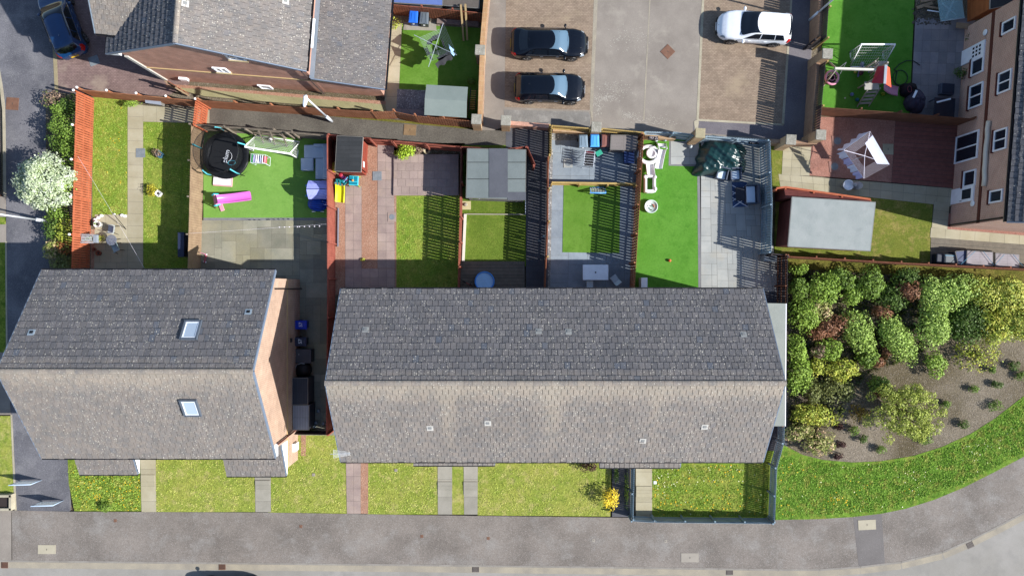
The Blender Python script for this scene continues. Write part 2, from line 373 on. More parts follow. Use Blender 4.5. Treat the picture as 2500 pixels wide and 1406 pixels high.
paving('path', [(922, 352), (962, 355), (964, 655), (922, 655)], 2, 14, slab_p, joint, lv=6, seed=6)
paving('patio', [(843, 656), (964, 656), (964, 720), (843, 720)], 6, 3, slab_p, joint, lv=7, seed=7)
sheet('planting_bed', rect(962, 350, 1135, 385), 3, soil)
paving('raised_patio', [(963, 380), (1120, 380), (1118, 478), (961, 475)], 8, 5, slab_p, joint, 'stagger', lv=6, seed=8, h=.12)
st = MB(); a, b = U(961, 478), U(1120, 378); st.prism([(a.x, a.y), (b.x, a.y), (b.x, b.y), (a.x, b.y)], 0, .125); o = st.build('raised_patio_edge', slab_p); o['kind'] = 'structure'
sheet('lawn', rect(968, 476, 1122, 712), 4, g_yard)
sheet('lawn', rect(1128, 355, 1286, 650), 4, grass('rough_turf', '7a9238', '6b8630', '8a9c44', .25, .8))
paving('decking', [(1124, 638), (1281, 638), (1281, 712), (1124, 712)], 1, 9, surf('old_deck', '8d8476', '7d7569', 3, .85, .3, 20, island=.1), jointd, gap=.02, lv=7)
paving('path', [(1284, 300), (1338, 300), (1338, 712), (1284, 712)], 3, 26, slab_k, jointd, 'stagger', lv=5, seed=11)
paving('path', [(1235, 312), (1284, 312), (1284, 366), (1235, 362)], 3, 3, slab_k, jointd, lv=5, seed=11)
paving('patio', [(1345, 318), (1558, 325), (1556, 448), (1345, 448)], 9, 7, slab_d, joint, 'random', lv=5, seed=12)
paving('patio', [(1345, 448), (1556, 448), (1546, 712), (1340, 712)], 9, 12, slab_d, joint, 'random', lv=5, seed=13)
sheet('lawn', [(1376, 452), (1514, 453), (1512, 618), (1373, 616)], 8, turf_m)
sheet('gravel_strip', [(1343, 365), (1350, 365), (1348, 450), (1343, 712), (1337, 712), (1338, 448)], 7, grav_w)
sheet('gravel_strip', rect(1348, 324, 1424, 343), 7, grav_w)
sheet('gravel_strip', [(1546, 395), (1556, 395), (1546, 712), (1536, 712)], 7, grav_g)
sheet('lawn', [(1560, 330), (1708, 330), (1706, 712), (1544, 712)], 4, turf_g)
sheet('edging', [(1634, 345), (1704, 345), (1708, 404), (1712, 712), (1705, 712), (1702, 407), (1632, 405)], 5, surf('grey_edging', '8d8e92', '9a9a9c', 1, .9, .2))
paving('patio', [(1637, 345), (1706, 345), (1708, 402), (1637, 402)], 3, 3, slab_w, joint, 'random', lv=7, seed=14)
paving('patio', [(1711, 330), (1858, 340), (1900, 712), (1711, 712)], 14, 28, slab_w, joint, 'random', lv=7, seed=15)
paving('path', [(1855, 620), (1922, 620), (1922, 1100), (1855, 1100)], 4, 24, slab_k, jointd, 'random', lv=5, seed=16)
# parking court
sheet('car_park', [(1180, -60), (1990, -60), (1985, 100), (1965, 345), (1345, 325), (1225, 312), (1170, 330), (1172, 285)], 2, park)
sheet('parking_bays', [(1236, -60), (1452, -60), (1440, 270), (1232, 262)], 3, blocks)
sheet('parking_bays', [(1716, -60), (1935, -60), (1908, 305), (1700, 295)], 3, blocks)
sheet('pavement', [(1452, -60), (1462, -60), (1446, 300), (1440, 268)], 4, dustk)
sheet('kerb_edging', [(1716, -60), (1722, -60), (1706, 292), (1700, 292)], 4, stone)
sheet('kerb_edging', [(1934, -60), (1938, -60), (1914, 305), (1908, 305)], 5, stone)
sheet('kerb_edging', [(1703, 291), (1912, 303), (1912, 307), (1703, 296)], 5, stone)
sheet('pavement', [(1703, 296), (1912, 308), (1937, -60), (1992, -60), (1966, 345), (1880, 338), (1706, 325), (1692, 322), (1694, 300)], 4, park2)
sheet('kerb_edging', [(1694, 297), (1704, 291), (1706, 300), (1702, 326), (1697, 326)], 6, stone)
sheet('kerb_edging', [(1188, -60), (1192, -60), (1174, 290), (1170, 290)], 4, stone)
sheet('pavement', [(1230, 268), (1436, 274), (1441, 282), (1441, 312), (1232, 304)], 4, surf('pale_asphalt', '8b8884', 'a09c97', .8, .9, .3, 50, fine=.2, fsc=20, third=('c5c1ba', 1.6, .57), bd=.01))
# house 2 garden
paving('path', [(946, 50), (982, 50), (972, 275), (938, 275)], 1, 6, slab_b, joint, lv=5)
sheet('lawn', [(980, 60), (1182, 70), (1172, 300), (970, 222)], 4, turf_m)
sheet('gravel_strip', [(970, 218), (1048, 222), (1045, 275), (968, 268)], 6, grav_g)
paving('path', [(968, 266), (1050, 270), (1150, 300), (945, 290)], 6, 1, slab_h, jointd, lv=7, seed=2)
sheet('planting_bed', rect(955, 30, 1190, 75), 3, soil)
sheet('patio', [(985, 55), (1064, 55), (1066, 76), (985, 74)], 5, slab_g)
# house 3 gardens
sheet('lawn', [(2018, -60), (2235, -60), (2220, 280), (1998, 272)], 4, turf_g)
paving('patio', [(2234, 45), (2380, 45), (2360, 300), (2222, 290)], 7, 9, slab_h, joint, lv=6, seed=17)
sheet('patio', [(2236, -60), (2420, -60), (2400, 60), (2234, 50)], 4, soil)
sheet('gravel_bed', [(1980, 285), (2190, 292), (2178, 446), (1975, 428)], 4, grav_r)
paving('decking', [(2186, 288), (2372, 298), (2345, 462), (2176, 446)], 1, 16, surf('red_deck', 'a0665c', '8e5a52', 3, .8, .3, 20, island=.1), jointd, gap=.02, lv=6)
paving('path', [(1975, 430), (2350, 462), (2346, 500), (2140, 486), (1880, 455)], 9, 1, slab_b, joint, lv=6, seed=18) if False else None
paving('path', [(1900, 425), (2345, 462), (2340, 506), (1905, 458)], 16, 2, slab_b, joint, lv=5, seed=18)
paving('path', [(1912, 350), (1980, 355), (1976, 430), (1908, 428)], 3, 4, slab_b, joint, lv=6, seed=19)
sheet('lawn', [(1882, 345), (1916, 348), (1912, 460), (1886, 458)], 4, g_dry)
sheet('lawn', [(1895, 450), (2140, 478), (2278, 490), (2270, 650), (1890, 632)], 3, g_dry)
paving('path', [(2280, 492), (2318, 496), (2312, 560), (2274, 556)], 1, 3, slab_b, joint, lv=7, seed=20)
paving('path', [(2272, 556), (2560, 580), (2560, 602), (2270, 580)], 8, 1, slab_b, joint, lv=7, seed=21)
sheet('gravel_strip', [(2300, 520), (2560, 540), (2560, 584), (2300, 562)], 5, grav_r)
paving('decking', [(2272, 580), (2560, 602), (2560, 660), (2270, 650)], 1, 5, surf('old_deck', '8d8476', '7d7569', 3, .85, .3, 20, island=.1), jointd, gap=.02, lv=6)
# dandelions: too many to count
def flowers(poly, n, cols, size=.05, z=.03):
    P = [U(*p) for p in poly]; m = MB(); xs = [p.x for p in P]; ys = [p.y for p in P]; k = 0
    cl = [(random.uniform(min(xs), max(xs)), random.uniform(min(ys), max(ys))) for _ in range(max(3, n//9))]
    def inside(x, y):
        c = False; j = len(P)-1
        for i in range(len(P)):
            if (P[i].y > y) != (P[j].y > y) and x < (P[j].x-P[i].x)*(y-P[i].y)/(P[j].y-P[i].y)+P[i].x: c = not c
            j = i
        return c
    while k < n:
        q = random.choice(cl); x, y = random.gauss(q[0], .5), random.gauss(q[1], .4)
        if random.random() < .35: x, y = random.uniform(min(xs), max(xs)), random.uniform(min(ys), max(ys))
        if inside(x, y):
            k += 1; s = size*random.uniform(.5, 1.1)
            m.lathe([(s*.6, 0), (s, .01), (.3*s, .02)], (x, y, z), 6)
    o = m.build('flowers', cols); return tag(o, 'yellow dandelions scattered through the grass', 'flowers', kind='stuff')
dand = plain('dandelion', 'f2c21a', .7, k=.8); daisy = plain('daisy', 'f0efc8', .7, k=.9)
flowers([(1595, 1135), (1885, 1135), (1885, 1260), (1595, 1255)], 110, dand, .045)
flowers([(1600, 1135), (1885, 1135), (1885, 1260), (1600, 1255)], 80, daisy, .035)
flowers([(170, 1150), (345, 1150), (345, 1245), (184, 1245)], 150, dand, .038)
flowers([(1900, 1115), (2080, 1135), (2300, 1120), (2400, 1090), (2200, 1240), (1900, 1262)], 80, dand, .045, .04)
flowers([(1900, 1115), (2080, 1135), (2400, 1080), (2490, 1020), (2400, 1150), (2200, 1240), (1900, 1262)], 80, daisy, .038, .04)
flowers(rect(232, 250, 312, 520), 25, dand, .035)

def clumps(name, poly, n, ls, h, mat, seed, label):
    """rough grass too dense to count, blades gathered in tufts"""
    P = [U(*p) for p in poly]; X = np.array([p.x for p in P]); Y = np.array([p.y for p in P]); r = np.random.default_rng(seed); pts = np.zeros((0, 2))
    nt_ = max(20, n//22); cx = r.uniform(X.min(), X.max(), nt_*3); cy = r.uniform(Y.min(), Y.max(), nt_*3)
    k = r.integers(0, nt_*3, n*4); x = cx[k]+r.normal(0, .14, n*4); y = cy[k]+r.normal(0, .14, n*4); ins = np.zeros(len(x), bool); j = len(X)-1
    for i in range(len(X)):
        c = ((Y[i] > y) != (Y[j] > y)) & (x < (X[j]-X[i])*(y-Y[i])/(Y[j]-Y[i]+1e-9)+X[i]); ins ^= c; j = i
    x, y = x[ins][:n], y[ins][:n]; n = len(x); a = r.uniform(0, 6.28, n); tl = r.uniform(.2, .9, n); s = ls*r.uniform(.6, 1.4, n); hh = h*r.uniform(.4, 1.2, n)
    b = np.stack([x, y, np.full(n, .01)], 1); d = np.stack([np.cos(a), np.sin(a), np.zeros(n)], 1); w = np.stack([-np.sin(a), np.cos(a), np.zeros(n)], 1)
    t = b+d*(s*tl)[:, None]; t[:, 2] = .02+hh; V = np.stack([b-w*s[:, None]*.22, b+w*s[:, None]*.22, t+w*s[:, None]*.12, t-w*s[:, None]*.12], 1).reshape(-1, 3)
    me = bpy.data.meshes.new(name); me.vertices.add(4*n); me.vertices.foreach_set('co', V.ravel()); me.loops.add(4*n); me.loops.foreach_set('vertex_index', np.arange(4*n)); me.polygons.add(n); me.polygons.foreach_set('loop_start', np.arange(0, 4*n, 4)); me.polygons.foreach_set('loop_total', np.full(n, 4)); me.update(); me.materials.append(mat)
    o = bpy.data.objects.new(name, me); C.objects.link(o); return tag(o, label, 'grass', kind='stuff')
bl1 = leaf('blade_green', '96b84c', '74a034', 'a8b254', .2); bl2 = leaf('blade_yellow', 'bcc45c', 'a0b24a', 'c8c474', .2); bl3 = leaf('blade_wild', '9eb64c', '7c9e3a', 'b0b65a', .2)
clumps('grass_tufts', [(1900, 1112), (1960, 1122), (2080, 1138), (2230, 1122), (2370, 1070), (2500, 975), (2510, 1095), (2350, 1180), (2150, 1246), (1900, 1262)], 26000, .12, .07, bl1, 1, 'rough grass tufts of the verge outside the shrub bed')
clumps('grass_tufts', [(168, 1140), (344, 1140), (344, 1245), (184, 1245)], 5000, .10, .06, bl3, 2, 'rough grass of the wild lawn at the lower left')
clumps('grass_tufts', [(1594, 1135), (1885, 1135), (1885, 1262), (1594, 1258)], 7500, .09, .05, bl3, 3, 'rough grass inside the blue front fence')
for i, q in enumerate(([(380, 1110), (618, 1110), (622, 1247), (382, 1247)], [(664, 1070), (844, 1070), (846, 1250), (664, 1248)], [(900, 1125), (1066, 1125), (1067, 1253), (900, 1252)], [(1168, 1130), (1490, 1130), (1488, 1257), (1168, 1255)])): clumps('grass_tufts', q, 3200, .08, .035, bl2, 10+i, 'short mown grass of the front lawn, plot %s' % ('left of the second path', 'beside the pink path', 'left of the twin paths', 'with the yellow bush')[i])
for i, q in enumerate(([(230, 245), (311, 250), (311, 526), (230, 522)], [(352, 296), (492, 300), (492, 660), (352, 660)], [(972, 482), (1118, 482), (1116, 700), (972, 700)])): clumps('grass_tufts', q, 7000, .075, .035, bl3, 20+i, 'mown grass of the back lawn, %s' % ('left of the slab path', 'right of the slab path', 'under the slat shadows')[i])
# grit and salt stains on the car park, seam in the tarmac
m = MB(); r = random.Random(12)
for cx, cy, n, sx, sy in ((1478, 240, 90, .45, .12), (1500, 218, 60, .5, .25), (1535, 282, 50, .3, .1), (1460, 262, 50, .2, .3), (1590, 292, 40, .5, .15), (1520, 100, 30, .5, .4), (1560, 90, 30, .5, .3), (1600, 300, 30, .8, .1), (1400, 282, 40, .8, .15)):
    P = U(cx, cy)
    for _ in range(n*3):
        x, y = P.x+r.gauss(0, sx), P.y+r.gauss(0, sy); s = r.uniform(.01, .045); k = r.uniform(.3, 1); m.lathe([(s, .013), (s*.3, .018)], (x, y, 0), 5, True, 1, k)
o = m.build('salt_stain', surf('salt', 'c9c4ba', 'b8b0a4', 3, .95, 0, 1), None); tag(o, 'pale gritty stains on the car park tarmac', 'stains', kind='stuff')
sheet('tarmac_seam', [(1588, -60), (1591, -60), (1573, 294), (1570, 294)], 3, dustk)
for x0, x1 in ((28, 30),): sheet('tarmac_seam', [(x0, 1250), (x1, 1250), (x1+1, 1370), (x0+1, 1370)], 6, joint)

chip = leaf('bark_chip', '9c8e7e', '6f6252', 'b8aea0', .3); under = leaf('undergrowth_leaf', '5c6e34', '6e6a44', '48602c', .3)
clumps('bark_chips', bed[:10]+[(2500, 850), (2250, 850), (2100, 930), (1990, 1060), (1925, 1060)], 7000, .06, .015, chip, 31, 'loose pale wood chips strewn over the planting bed')['category'] = 'wood chips'
clumps('undergrowth', [(1925, 655), (2500, 690), (2500, 815), (2300, 830), (2235, 870), (2110, 915), (2060, 1000), (1990, 1070), (1925, 1060)], 15000, .13, .22, under, 32, 'low dark undergrowth between the shrubs')['category'] = 'undergrowth'
# ================================================================ houses
def tilemat():
    b = NB('roof_tile'); v = b.co.outputs['Object']
    st = b.n('Attribute', attribute_name='stain').outputs['Fac']
    rp = b.n('NewGeometry').outputs['Random Per Island']
    c = b.mix(b.ramp(rp, .0, 1.0), hx('66676d')+(1,), hx('79787d')+(1,))
    blue = b.ramp(b.n('Math', {0: b.n('Math', {0: rp, 1: 13.7}, operation='MULTIPLY').outputs[0]}, operation='FRACT').outputs[0], .972, .974)
    c = b.mix(blue, c, hx('626a78')+(1,))
    lich_pale = b.mix(b.ramp(b.noise(v, 2.5, 3), .4, .65), hx('b0a396')+(1,), hx('9b958e')+(1,))  # lichen plus an evenly paler tile tone; each slope sets its own amount
    f = b.n('Math', {0: st, 1: b.ramp(b.noise(v, 3.5, 5, .7), .2, .75, .72, 1.12)}, operation='MULTIPLY').outputs[0]
    c = b.mix(b.n('Math', {0: f, 1: 1.0}, operation='MINIMUM').outputs[0], c, lich_pale)
    bei = b.ramp(b.n('Math', {0: st, 1: b.ramp(b.noise(v, 7, 5, .7), .25, .75, -.25, .25)}, operation='ADD').outputs[0], .72, 1.6, 0, .8)
    c = b.mix(bei, c, hx('b9ae9e')+(1,))
    c = b.val(c, b.ramp(b.noise(v, 22, 3, .7), .3, .7, .8, 1.2))
    c = b.val(c, b.ramp(b.noise(v, .7, 4), .3, .7, .94, 1.06))
    for sc, th, sel in ((8.5, .3, .58), (17, .3, .58)):
        vo = b.n('TexVoronoi', {'Vector': v, 'Scale': sc})
        th_ = b.n('MapRange', {'Value': vo.outputs['Distance'], 'From Min': th, 'From Max': th*.6}, clamp=True).outputs[0]
        thick = b.ramp(b.noise(v, .45, 3), .35, .65, sel+.35, sel)
        s2 = b.n('Math', {0: b.n('SeparateColor', {0: vo.outputs['Color']}).outputs[0], 1: thick}, operation='GREATER_THAN').outputs[0]
        c = b.mix(b.n('Math', {0: th_, 1: s2}, operation='MULTIPLY').outputs[0], c, hx('e0dacc')+(1,))
    b.bump(b.noise(v, 35, 3, .7), .4, .01)
    return b.fin(c, .82, 0, .3)
TILE = tilemat()
RB = brick('red_brick', 'ecb096', 'da9e86', 'e6ccbe', ms=.01)
OB = brick('orange_brick', 'c68e70', 'ae7858', 'ead6c2', ms=.02)
YB = brick('buff_brick', 'f0b69c', 'dca088', 'f6e2d2', ms=.016, dirt=.1)
DB = brick('brown_wall_brick', 'c49c80', 'b08a70', 'c8b098', ms=.01)
PBm = brick('pillar_brick', 'd6ae86', 'c49a70', 'e0cdb0', ms=.012)
cream = plain('cream_band', 'e3c590', .8); white = plain('white_upvc', 'eef2f8', .35, k=.9); dgut = plain('black_gutter', '1d1d22', .4)
blueg = plain('grey_blue_trim', '8797ad', .5); lead = plain('lead_flashing', '97a6b5', .5); brown = plain('brown_band', '6e3a2c', .85); darkred = plain('dark_red_sill', '6a2c26', .8)
wg = glassm('window_glass', '18202c')
capst = surf('pillar_capstone', 'a19d90', 'b9b5a8', 3, .9, .5, 20, fine=.3, fsc=18, specks=('e4e2d8', 12, .25))
def slope(m, A, B, Cc, D, n=15, tw=.33, stain=None, seed=0):
    """tile courses from eave A-B up to ridge D-C"""
    r = random.Random(seed); A, B, Cc, D = map(Vector, (A, B, Cc, D))
    ex = (B-A).normalized(); up = (D-A); up = up-ex*up.dot(ex); L = up.length; up.normalize(); nn = ex.cross(up)
    if nn.z < 0: nn = -nn
    xl0, xr0 = 0, (B-A).length; xl1, xr1 = (D-A).dot(ex), (Cc-A).dot(ex)
    for k in range(n):
        t0, t1 = k/n, (k+1)/n+.02; a = xl0+(xl1-xl0)*t0; b = xr0+(xr1-xr0)*t0
        x = a-(tw/2 if k % 2 else 0)
        while x < b-.02:
            p, q = max(x, a)+.013, min(x+tw, b)-.013; x += tw
            if q-p < .03: continue
            lo, hi = .078+r.uniform(-.006, .006), .02
            P = lambda xx, t, h: A+ex*xx+up*(L*t)+nn*h
            jx = r.uniform(-.004, .004); s = stain((p+q)/2, (t0+t1)/2) if stain else 0
            m.hexa([P(p, t0+jx, lo-.03), P(q, t0+jx, lo-.03), P(q, t1, hi-.03), P(p, t1, hi-.03), P(p, t0+jx, lo), P(q, t0+jx, lo), P(q, t1, hi), P(p, t1, hi)])
            sj = r.uniform(-.06, .06); s0, s1 = (stain(p, t0)+sj, stain(q, t0)+sj) if stain else (0, 0); s3, s2 = (stain(p, t1)+sj, stain(q, t1)+sj) if stain else (0, 0); m.a += [s0, s1, s2, s3]*2
    # dark underlay
    u = [A-nn*.0, B-nn*.0, Cc-nn*.0, D-nn*.0]; m.hexa([q-nn*.12 for q in u]+[q+nn*.004 for q in u]); m.a += [-.2]*8
def ridge(par, a, b, r=.13, seg=.45):
    a, b = Vector(a), Vector(b); n = int((b-a).length/seg); m = MB(); d = (b-a).normalized(); s = d.cross(Vector((0, 0, 1))).normalized()
    for i in range(n):
        p, q = a.lerp(b, i/n)+d*.006, a.lerp(b, (i+1)/n)-d*.006
        m.loft([[e+s*math.cos(t)*r*1.15+Vector((0, 0, math.sin(t)*r*.8)) for t in [math.pi*j/5 for j in range(6)]] for e in (p, q)], True)
        m.a += [random.uniform(.75, 1.1)]*(len(m.v)-len(m.a))
    return m.build('ridge_tiles', TILE, par)
def gutter(par, a, b, mat=None):
    m = MB(); m.beam(a, b, .11, .09); return m.build('gutter', mat or dgut, par)
def barge(par, a, b, mat, w=.05, h=.18):
    m = MB(); m.beam(a, b, w, h); return m.build('bargeboard', mat, par)
def roofvent(par, p, nrm, mat1, mat2, s=.33):
    nrm = Vector(nrm).normalized(); ex = Vector((1, 0, 0)); ex = (ex-nrm*ex.dot(nrm)).normalized(); ey = nrm.cross(ex); M = Matrix((ex, ey, nrm)).transposed()
    m = MB(); m.box(Vector(p)+nrm*.055, (s, s, .04), M=M); v = m.build('roof_vent', mat1, par)
    m = MB(); m.box(Vector(p)+nrm*.08+ey*.02, (s*.5, s*.45, .03), M=M); m.build('vent_cowl', mat2, v)
def skylight(par, p, nrm, w=.95, h=1.2, pane='9fb6c8'):
    nrm = Vector(nrm).normalized(); ex = Vector((1, 0, 0)); ey = nrm.cross(ex); M = Matrix((ex, ey, nrm)).transposed(); p = Vector(p)
    m = MB()
    for dx, dy, sx, sy in ((-w/2, 0, .09, h+.09), (w/2, 0, .09, h+.09), (0, -h/2, w, .09), (0, h/2, w, .11)): m.box(p+ex*dx+ey*dy+nrm*.1, (sx, sy, .16), M=M)
    v = m.build('skylight', plain('skylight_frame', '6c7684', .4), par)
    m = MB(); m.box(p+nrm*.11, (w-.1, h-.1, .05), M=M); m.build('pane', glassm('sky_pane', '9aa8b8', .12), v)
    m = MB()
    for dx, dy, sx, sy in ((-w/2+.09, 0, .05, h-.1), (w/2-.09, 0, .05, h-.1), (0, -h/2+.09, w-.1, .05), (0, h/2-.09, w-.1, .05)): m.box(p+ex*dx+ey*dy+nrm*.145, (sx, sy, .02), M=M)
    m.build('inner_frame', white, v)
def onwall(x, y, C0, n):
    dx, dy = (x-1250)/F, (703-y)/F; c = C0[0]*n[0]+C0[1]*n[1]; q = dx*n[0]+dy*n[1]
    z = H-c/q; return Vector((dx*(H-z), dy*(H-z), z))
def window(par, C0, d, n, s0, s1, z0, z1, bars=1, sill=None, fr=None, door=False):
    """opening on the wall through C0 along d (unit, horizontal) facing n; s along d"""
    d, n = Vector((d[0], d[1], 0)), Vector((n[0], n[1], 0)); C0 = Vector((C0[0], C0[1], 0))
    at = lambda s, z, o: C0+d*s+n*o+Vector((0, 0, z))
    M = Matrix((d, n, Vector((0, 0, 1)))).transposed(); m = MB(); w, h = s1-s0, z1-z0; b = .09
    for s, z, sw, sh in ((s0+b/2, (z0+z1)/2, b, h), (s1-b/2, (z0+z1)/2, b, h), ((s0+s1)/2, z0+b/2, w-2*b, b), ((s0+s1)/2, z1-b/2, w-2*b, b)): m.box(at(s, z, .03), (sw, .1, sh), M=M)
    for i in range(1, bars+1): m.box(at(s0+w*i/(bars+1), (z0+z1)/2, .028), (.07, .09, h-2*b), M=M)
    f = m.build('window', fr or white, par)
    m = MB(); m.box(at((s0+s1)/2, (z0+z1)/2, .0), (w-2*b, .05, h-2*b), M=M); m.build('pane', wg, f)
    m = MB(); m.box(at((s0+s1)/2, z0+.2, -.0+.026), (w-2*b-.1, .01, .25), M=M)
    if sill: m = MB(); m.box(at((s0+s1)/2, z0-.05, .06), (w+.12, .16, .09), M=M); m.build('sill', sill, f)
    return f
# --- rectangular pitched house between x0..x1, eaves y0 (south) y1 (north)
def pitched(name, label, x0, x1, yS, yN, zr, ze, wallm, seed, stS, stN, n=15, tw=.33, group=None):
    h = thing(name, ((x0+x1)/2, (yS+yN)/2, 0), 0, label, 'house', group); ox, oy = h.location.x, h.location.y
    q = lambda x, y, z: Vector((x-ox, y-oy, z)); yr = (yS+yN)/2; o = .1; oy_ = .45
    m = MB(); ww = [(x0+o, yS+oy_), (x1-o, yS+oy_), (x1-o, yN-oy_), (x0+o, yN-oy_)]
    pit = (zr-ze)/(yr-yS); zw = ze+pit*oy_-.16; za = zr-.16
    L = lambda x: [q(x, yS+oy_, -.05), q(x, yN-oy_, -.05), q(x, yN-oy_, zw), q(x, yr, za), q(x, yS+oy_, zw)]
    m.loft([L(x0+o), L(x1-o)], True, True); m.build('wall', wallm, h)
    m = MB(); slope(m, q(x0, yS, ze), q(x1, yS, ze), q(x1, yr, zr), q(x0, yr, zr), n, tw, stS, seed)
    slope(m, q(x1, yN, ze), q(x0, yN, ze), q(x0, yr, zr), q(x1, yr, zr), n, tw, stN, seed+1); rf = m.build('roof', TILE, h)
    ridge(rf, q(x0-.03, yr, zr+.03), q(x1+.03, yr, zr+.03))
    gutter(rf, q(x0, yS-.06, ze-.04), q(x1, yS-.06, ze-.04)); gutter(rf, q(x0, yN+.06, ze-.04), q(x1, yN+.06, ze-.04))
    for x in (x0-.01, x1+.01):
        m = MB(); m.beam(q(x, yS, ze-.06), q(x, yr, zr-.06), .05, .2); m.beam(q(x, yN, ze-.06), q(x, yr, zr-.06), .05, .2); m.build('bargeboard', blueg, rf)
    m = MB(); m.beam(q(x0, yS+.03, ze-.12), q(x1, yS+.03, ze-.12), .03, .2); m.beam(q(x0, yN-.03, ze-.12), q(x1, yN-.03, ze-.12), .03, .2); m.build('fascia', white, rf)
    def onroof(px, py):                      # pixel -> point on the slope
        z = ze+1
        for _ in range(12):
            P = U(px, py, z); z = zr-abs(P.y-yr)*pit
        P = U(px, py, z); return q(P.x, P.y, P.z), Vector((0, pit if P.y > yr else -pit, 1))
    return h, rf, onroof, q
def stS1(x, t): return .66+.6*max(0, (t-.72)/.28)**1.3*(1-.35*abs(x-8)/8)+.2*math.exp(-((x-8.1)/.8)**2)*max(0, t-.45)  # south slope: lichen towards the ridge over an evenly paler tile base
def stS2(x, t):
    s = .64+.75*max(0, (t-.72)/.28)**1.2
    for c, w, d in ((6.3, .42, .5), (12.0, .5, .52), (17.6, .4, .3)): s += d*math.exp(-((x-c)/w)**2)*min(1, max(0, (t-.05)*1.6))*(.75+.25*math.sin(t*94))
    return s
def stN(x, t): return .12+(.5 if t > .95 else 0)
HA, rfA, onA, qA = pitched('detached_house', 'house with orange brick gable and two skylights beside the lane', -26.85, -13.52, -9.68, 1.0, 8.5, 5.0, OB, 11, stS1, stN)
for x, y, in ((78, 813), (607, 763)):
    p, n_ = onA(x, y); roofvent(rfA, p, n_, plain('pale_vent', 'a9bac9', .5), dgut, .36)
p, n_ = onA(468, 808); skylight(rfA, p, n_, .85, 1.1); p, n_ = onA(467, 992); skylight(rfA, p, n_, .85, 1.1)
def band(par, pts, mat, h=.1, t=.03, name='string_course'):
    m = MB(); 
    for a, b in zip(pts[:-1], pts[1:]): m.beam(a, b, t, h)
    return m.build(name, mat, par)
band(HA, [qA(-13.60, -9.2, 2.6), qA(-13.60, .5, 2.6)], cream, .12, .04)
m = MB(); m.tube([qA(-13.55, -.05, 4.9), qA(-13.5, -.05, 2.6), qA(-13.5, -.05, 0)], .04); m.build('downpipe', dgut, HA)
m = MB(); m.tube([qA(-13.5, -9.0, 4.6), qA(-13.5, -8.8, 0)], .05); m.build('downpipe', darkred, HA)
m = MB(); m.box(qA(-13.58, -3.2, 1.9), (.06, .25, .25)); m.build('wall_vent', dgut, HA)
m = MB(); m.box(qA(-13.75, -9.35, 4.55), (.32, .75, .5)); m.build('soffit_box', white, HA)
# front ground floor: porch roofs and bays
def porch(par, q, x0, x1, ywall, yfront, ztop, zbot, seed, wallm, bay=None, ends=white):
    m = MB(); slope(m, q(x0, yfront, zbot), q(x1, yfront, zbot), q(x1, ywall, ztop), q(x0, ywall, ztop), max(3, int((ywall-yfront)/.33)), .3, lambda x, t: .6, seed)
    pr = m.build('porch_roof', TILE, par); gutter(pr, q(x0, yfront-.05, zbot-.04), q(x1, yfront-.05, zbot-.04))
    m = MB()
    for x in (x0+.03, x1-.03): m.hexa([q(x-.03, yfront, zbot-.2), q(x+.03, yfront, zbot-.2), q(x+.03, ywall, zbot-.2), q(x-.03, ywall, zbot-.2), q(x-.03, yfront, zbot), q(x+.03, yfront, zbot), q(x+.03, ywall, ztop-.03), q(x-.03, ywall, ztop-.03)])
    m.beam(q(x0, yfront+.04, zbot-.1), q(x1, yfront+.04, zbot-.1), .03, .16); m.build('fascia', ends, pr)
    m = MB(); m.beam(q(x1, yfront, zbot+.02), q(x1, ywall, ztop+.02), .06, .05); m.build('edge_trim', blueg, pr)
    if bay:
        a, b, yf = bay; c0 = q(a, yf, 0); c1 = q(b, ywall, 0); m = MB(); m.hexa([(c0.x, c0.y, -.05), (c1.x, c0.y, -.05), (c1.x, c1.y, -.05), (c0.x, c1.y, -.05), (c0.x, c0.y, zbot-.2), (c1.x, c0.y, zbot-.2), (c1.x, c1.y, ztop-.2), (c0.x, c1.y, ztop-.2)]); m.build('bay_wall', wallm, par)
porch(HA, qA, -26.3, -22.75, -9.2, -11.3, 3.4, 2.4, 5, OB, (-26.2, -24.2, -10.6))
porch(HA, qA, -17.35, -13.72, -9.2, -11.4, 3.45, 2.4, 6, OB, (-15.3, -13.75, -11.0))
band(HA, [qA(-13.72, -11.0, 2.15), qA(-13.72, -9.2, 2.15)], cream, .1, .06)
m = MB(); m.box(qA(-13.66, -10.0, .8), (.2, .5, .7)); m.build('meter_box', white, HA)
for a in (-25.9, -19.8, -16.2):
    window(HA, (a-qA(0, 0, 0).x*0+qA(0, 0, 0).x, qA(0, -9.25, 0).y), (1, 0), (0, -1), 0, 1.2, 3.3, 4.4, 1, white)
for a in (-24.5, -20.5, -16.0): window(HA, (a+qA(0, 0, 0).x, qA(0, .58, 0).y), (1, 0), (0, 1), 0, 1.2, 3.2, 4.3, 1, white)
HB, rfB, onB, qB = pitched('terraced_house', 'long terrace of houses under one lichen speckled tiled roof', -9.78, 14.33, -9.88, -.08, 8.3, 5.0, RB, 21, stS2, stN)
for x, y in ((893, 806), (1315, 810), (1388, 811), (1815, 818)):
    p, n_ = onB(x, y); roofvent(rfB, p, n_, plain('grey_vent', 'b0b2b0', .6), plain('grey_vent_cowl', '9a9c9c', .6), .34)
for x, y in ((1050, 1043), (1191, 1031), (1569, 1074), (1720, 1040)):
    p, n_ = onB(x, y); roofvent(rfB, p, n_, plain('white_vent', 'dedbd4', .6), plain('grey_vent_cowl', '9a9c9c', .6), .36)
porch(HB, qB, -5.98, -1.05, -9.43, -10.72, 3.1, 2.5, 7, RB)
porch(HB, qB, 5.3, 10.2, -9.43, -10.85, 3.1, 2.5, 8, RB)
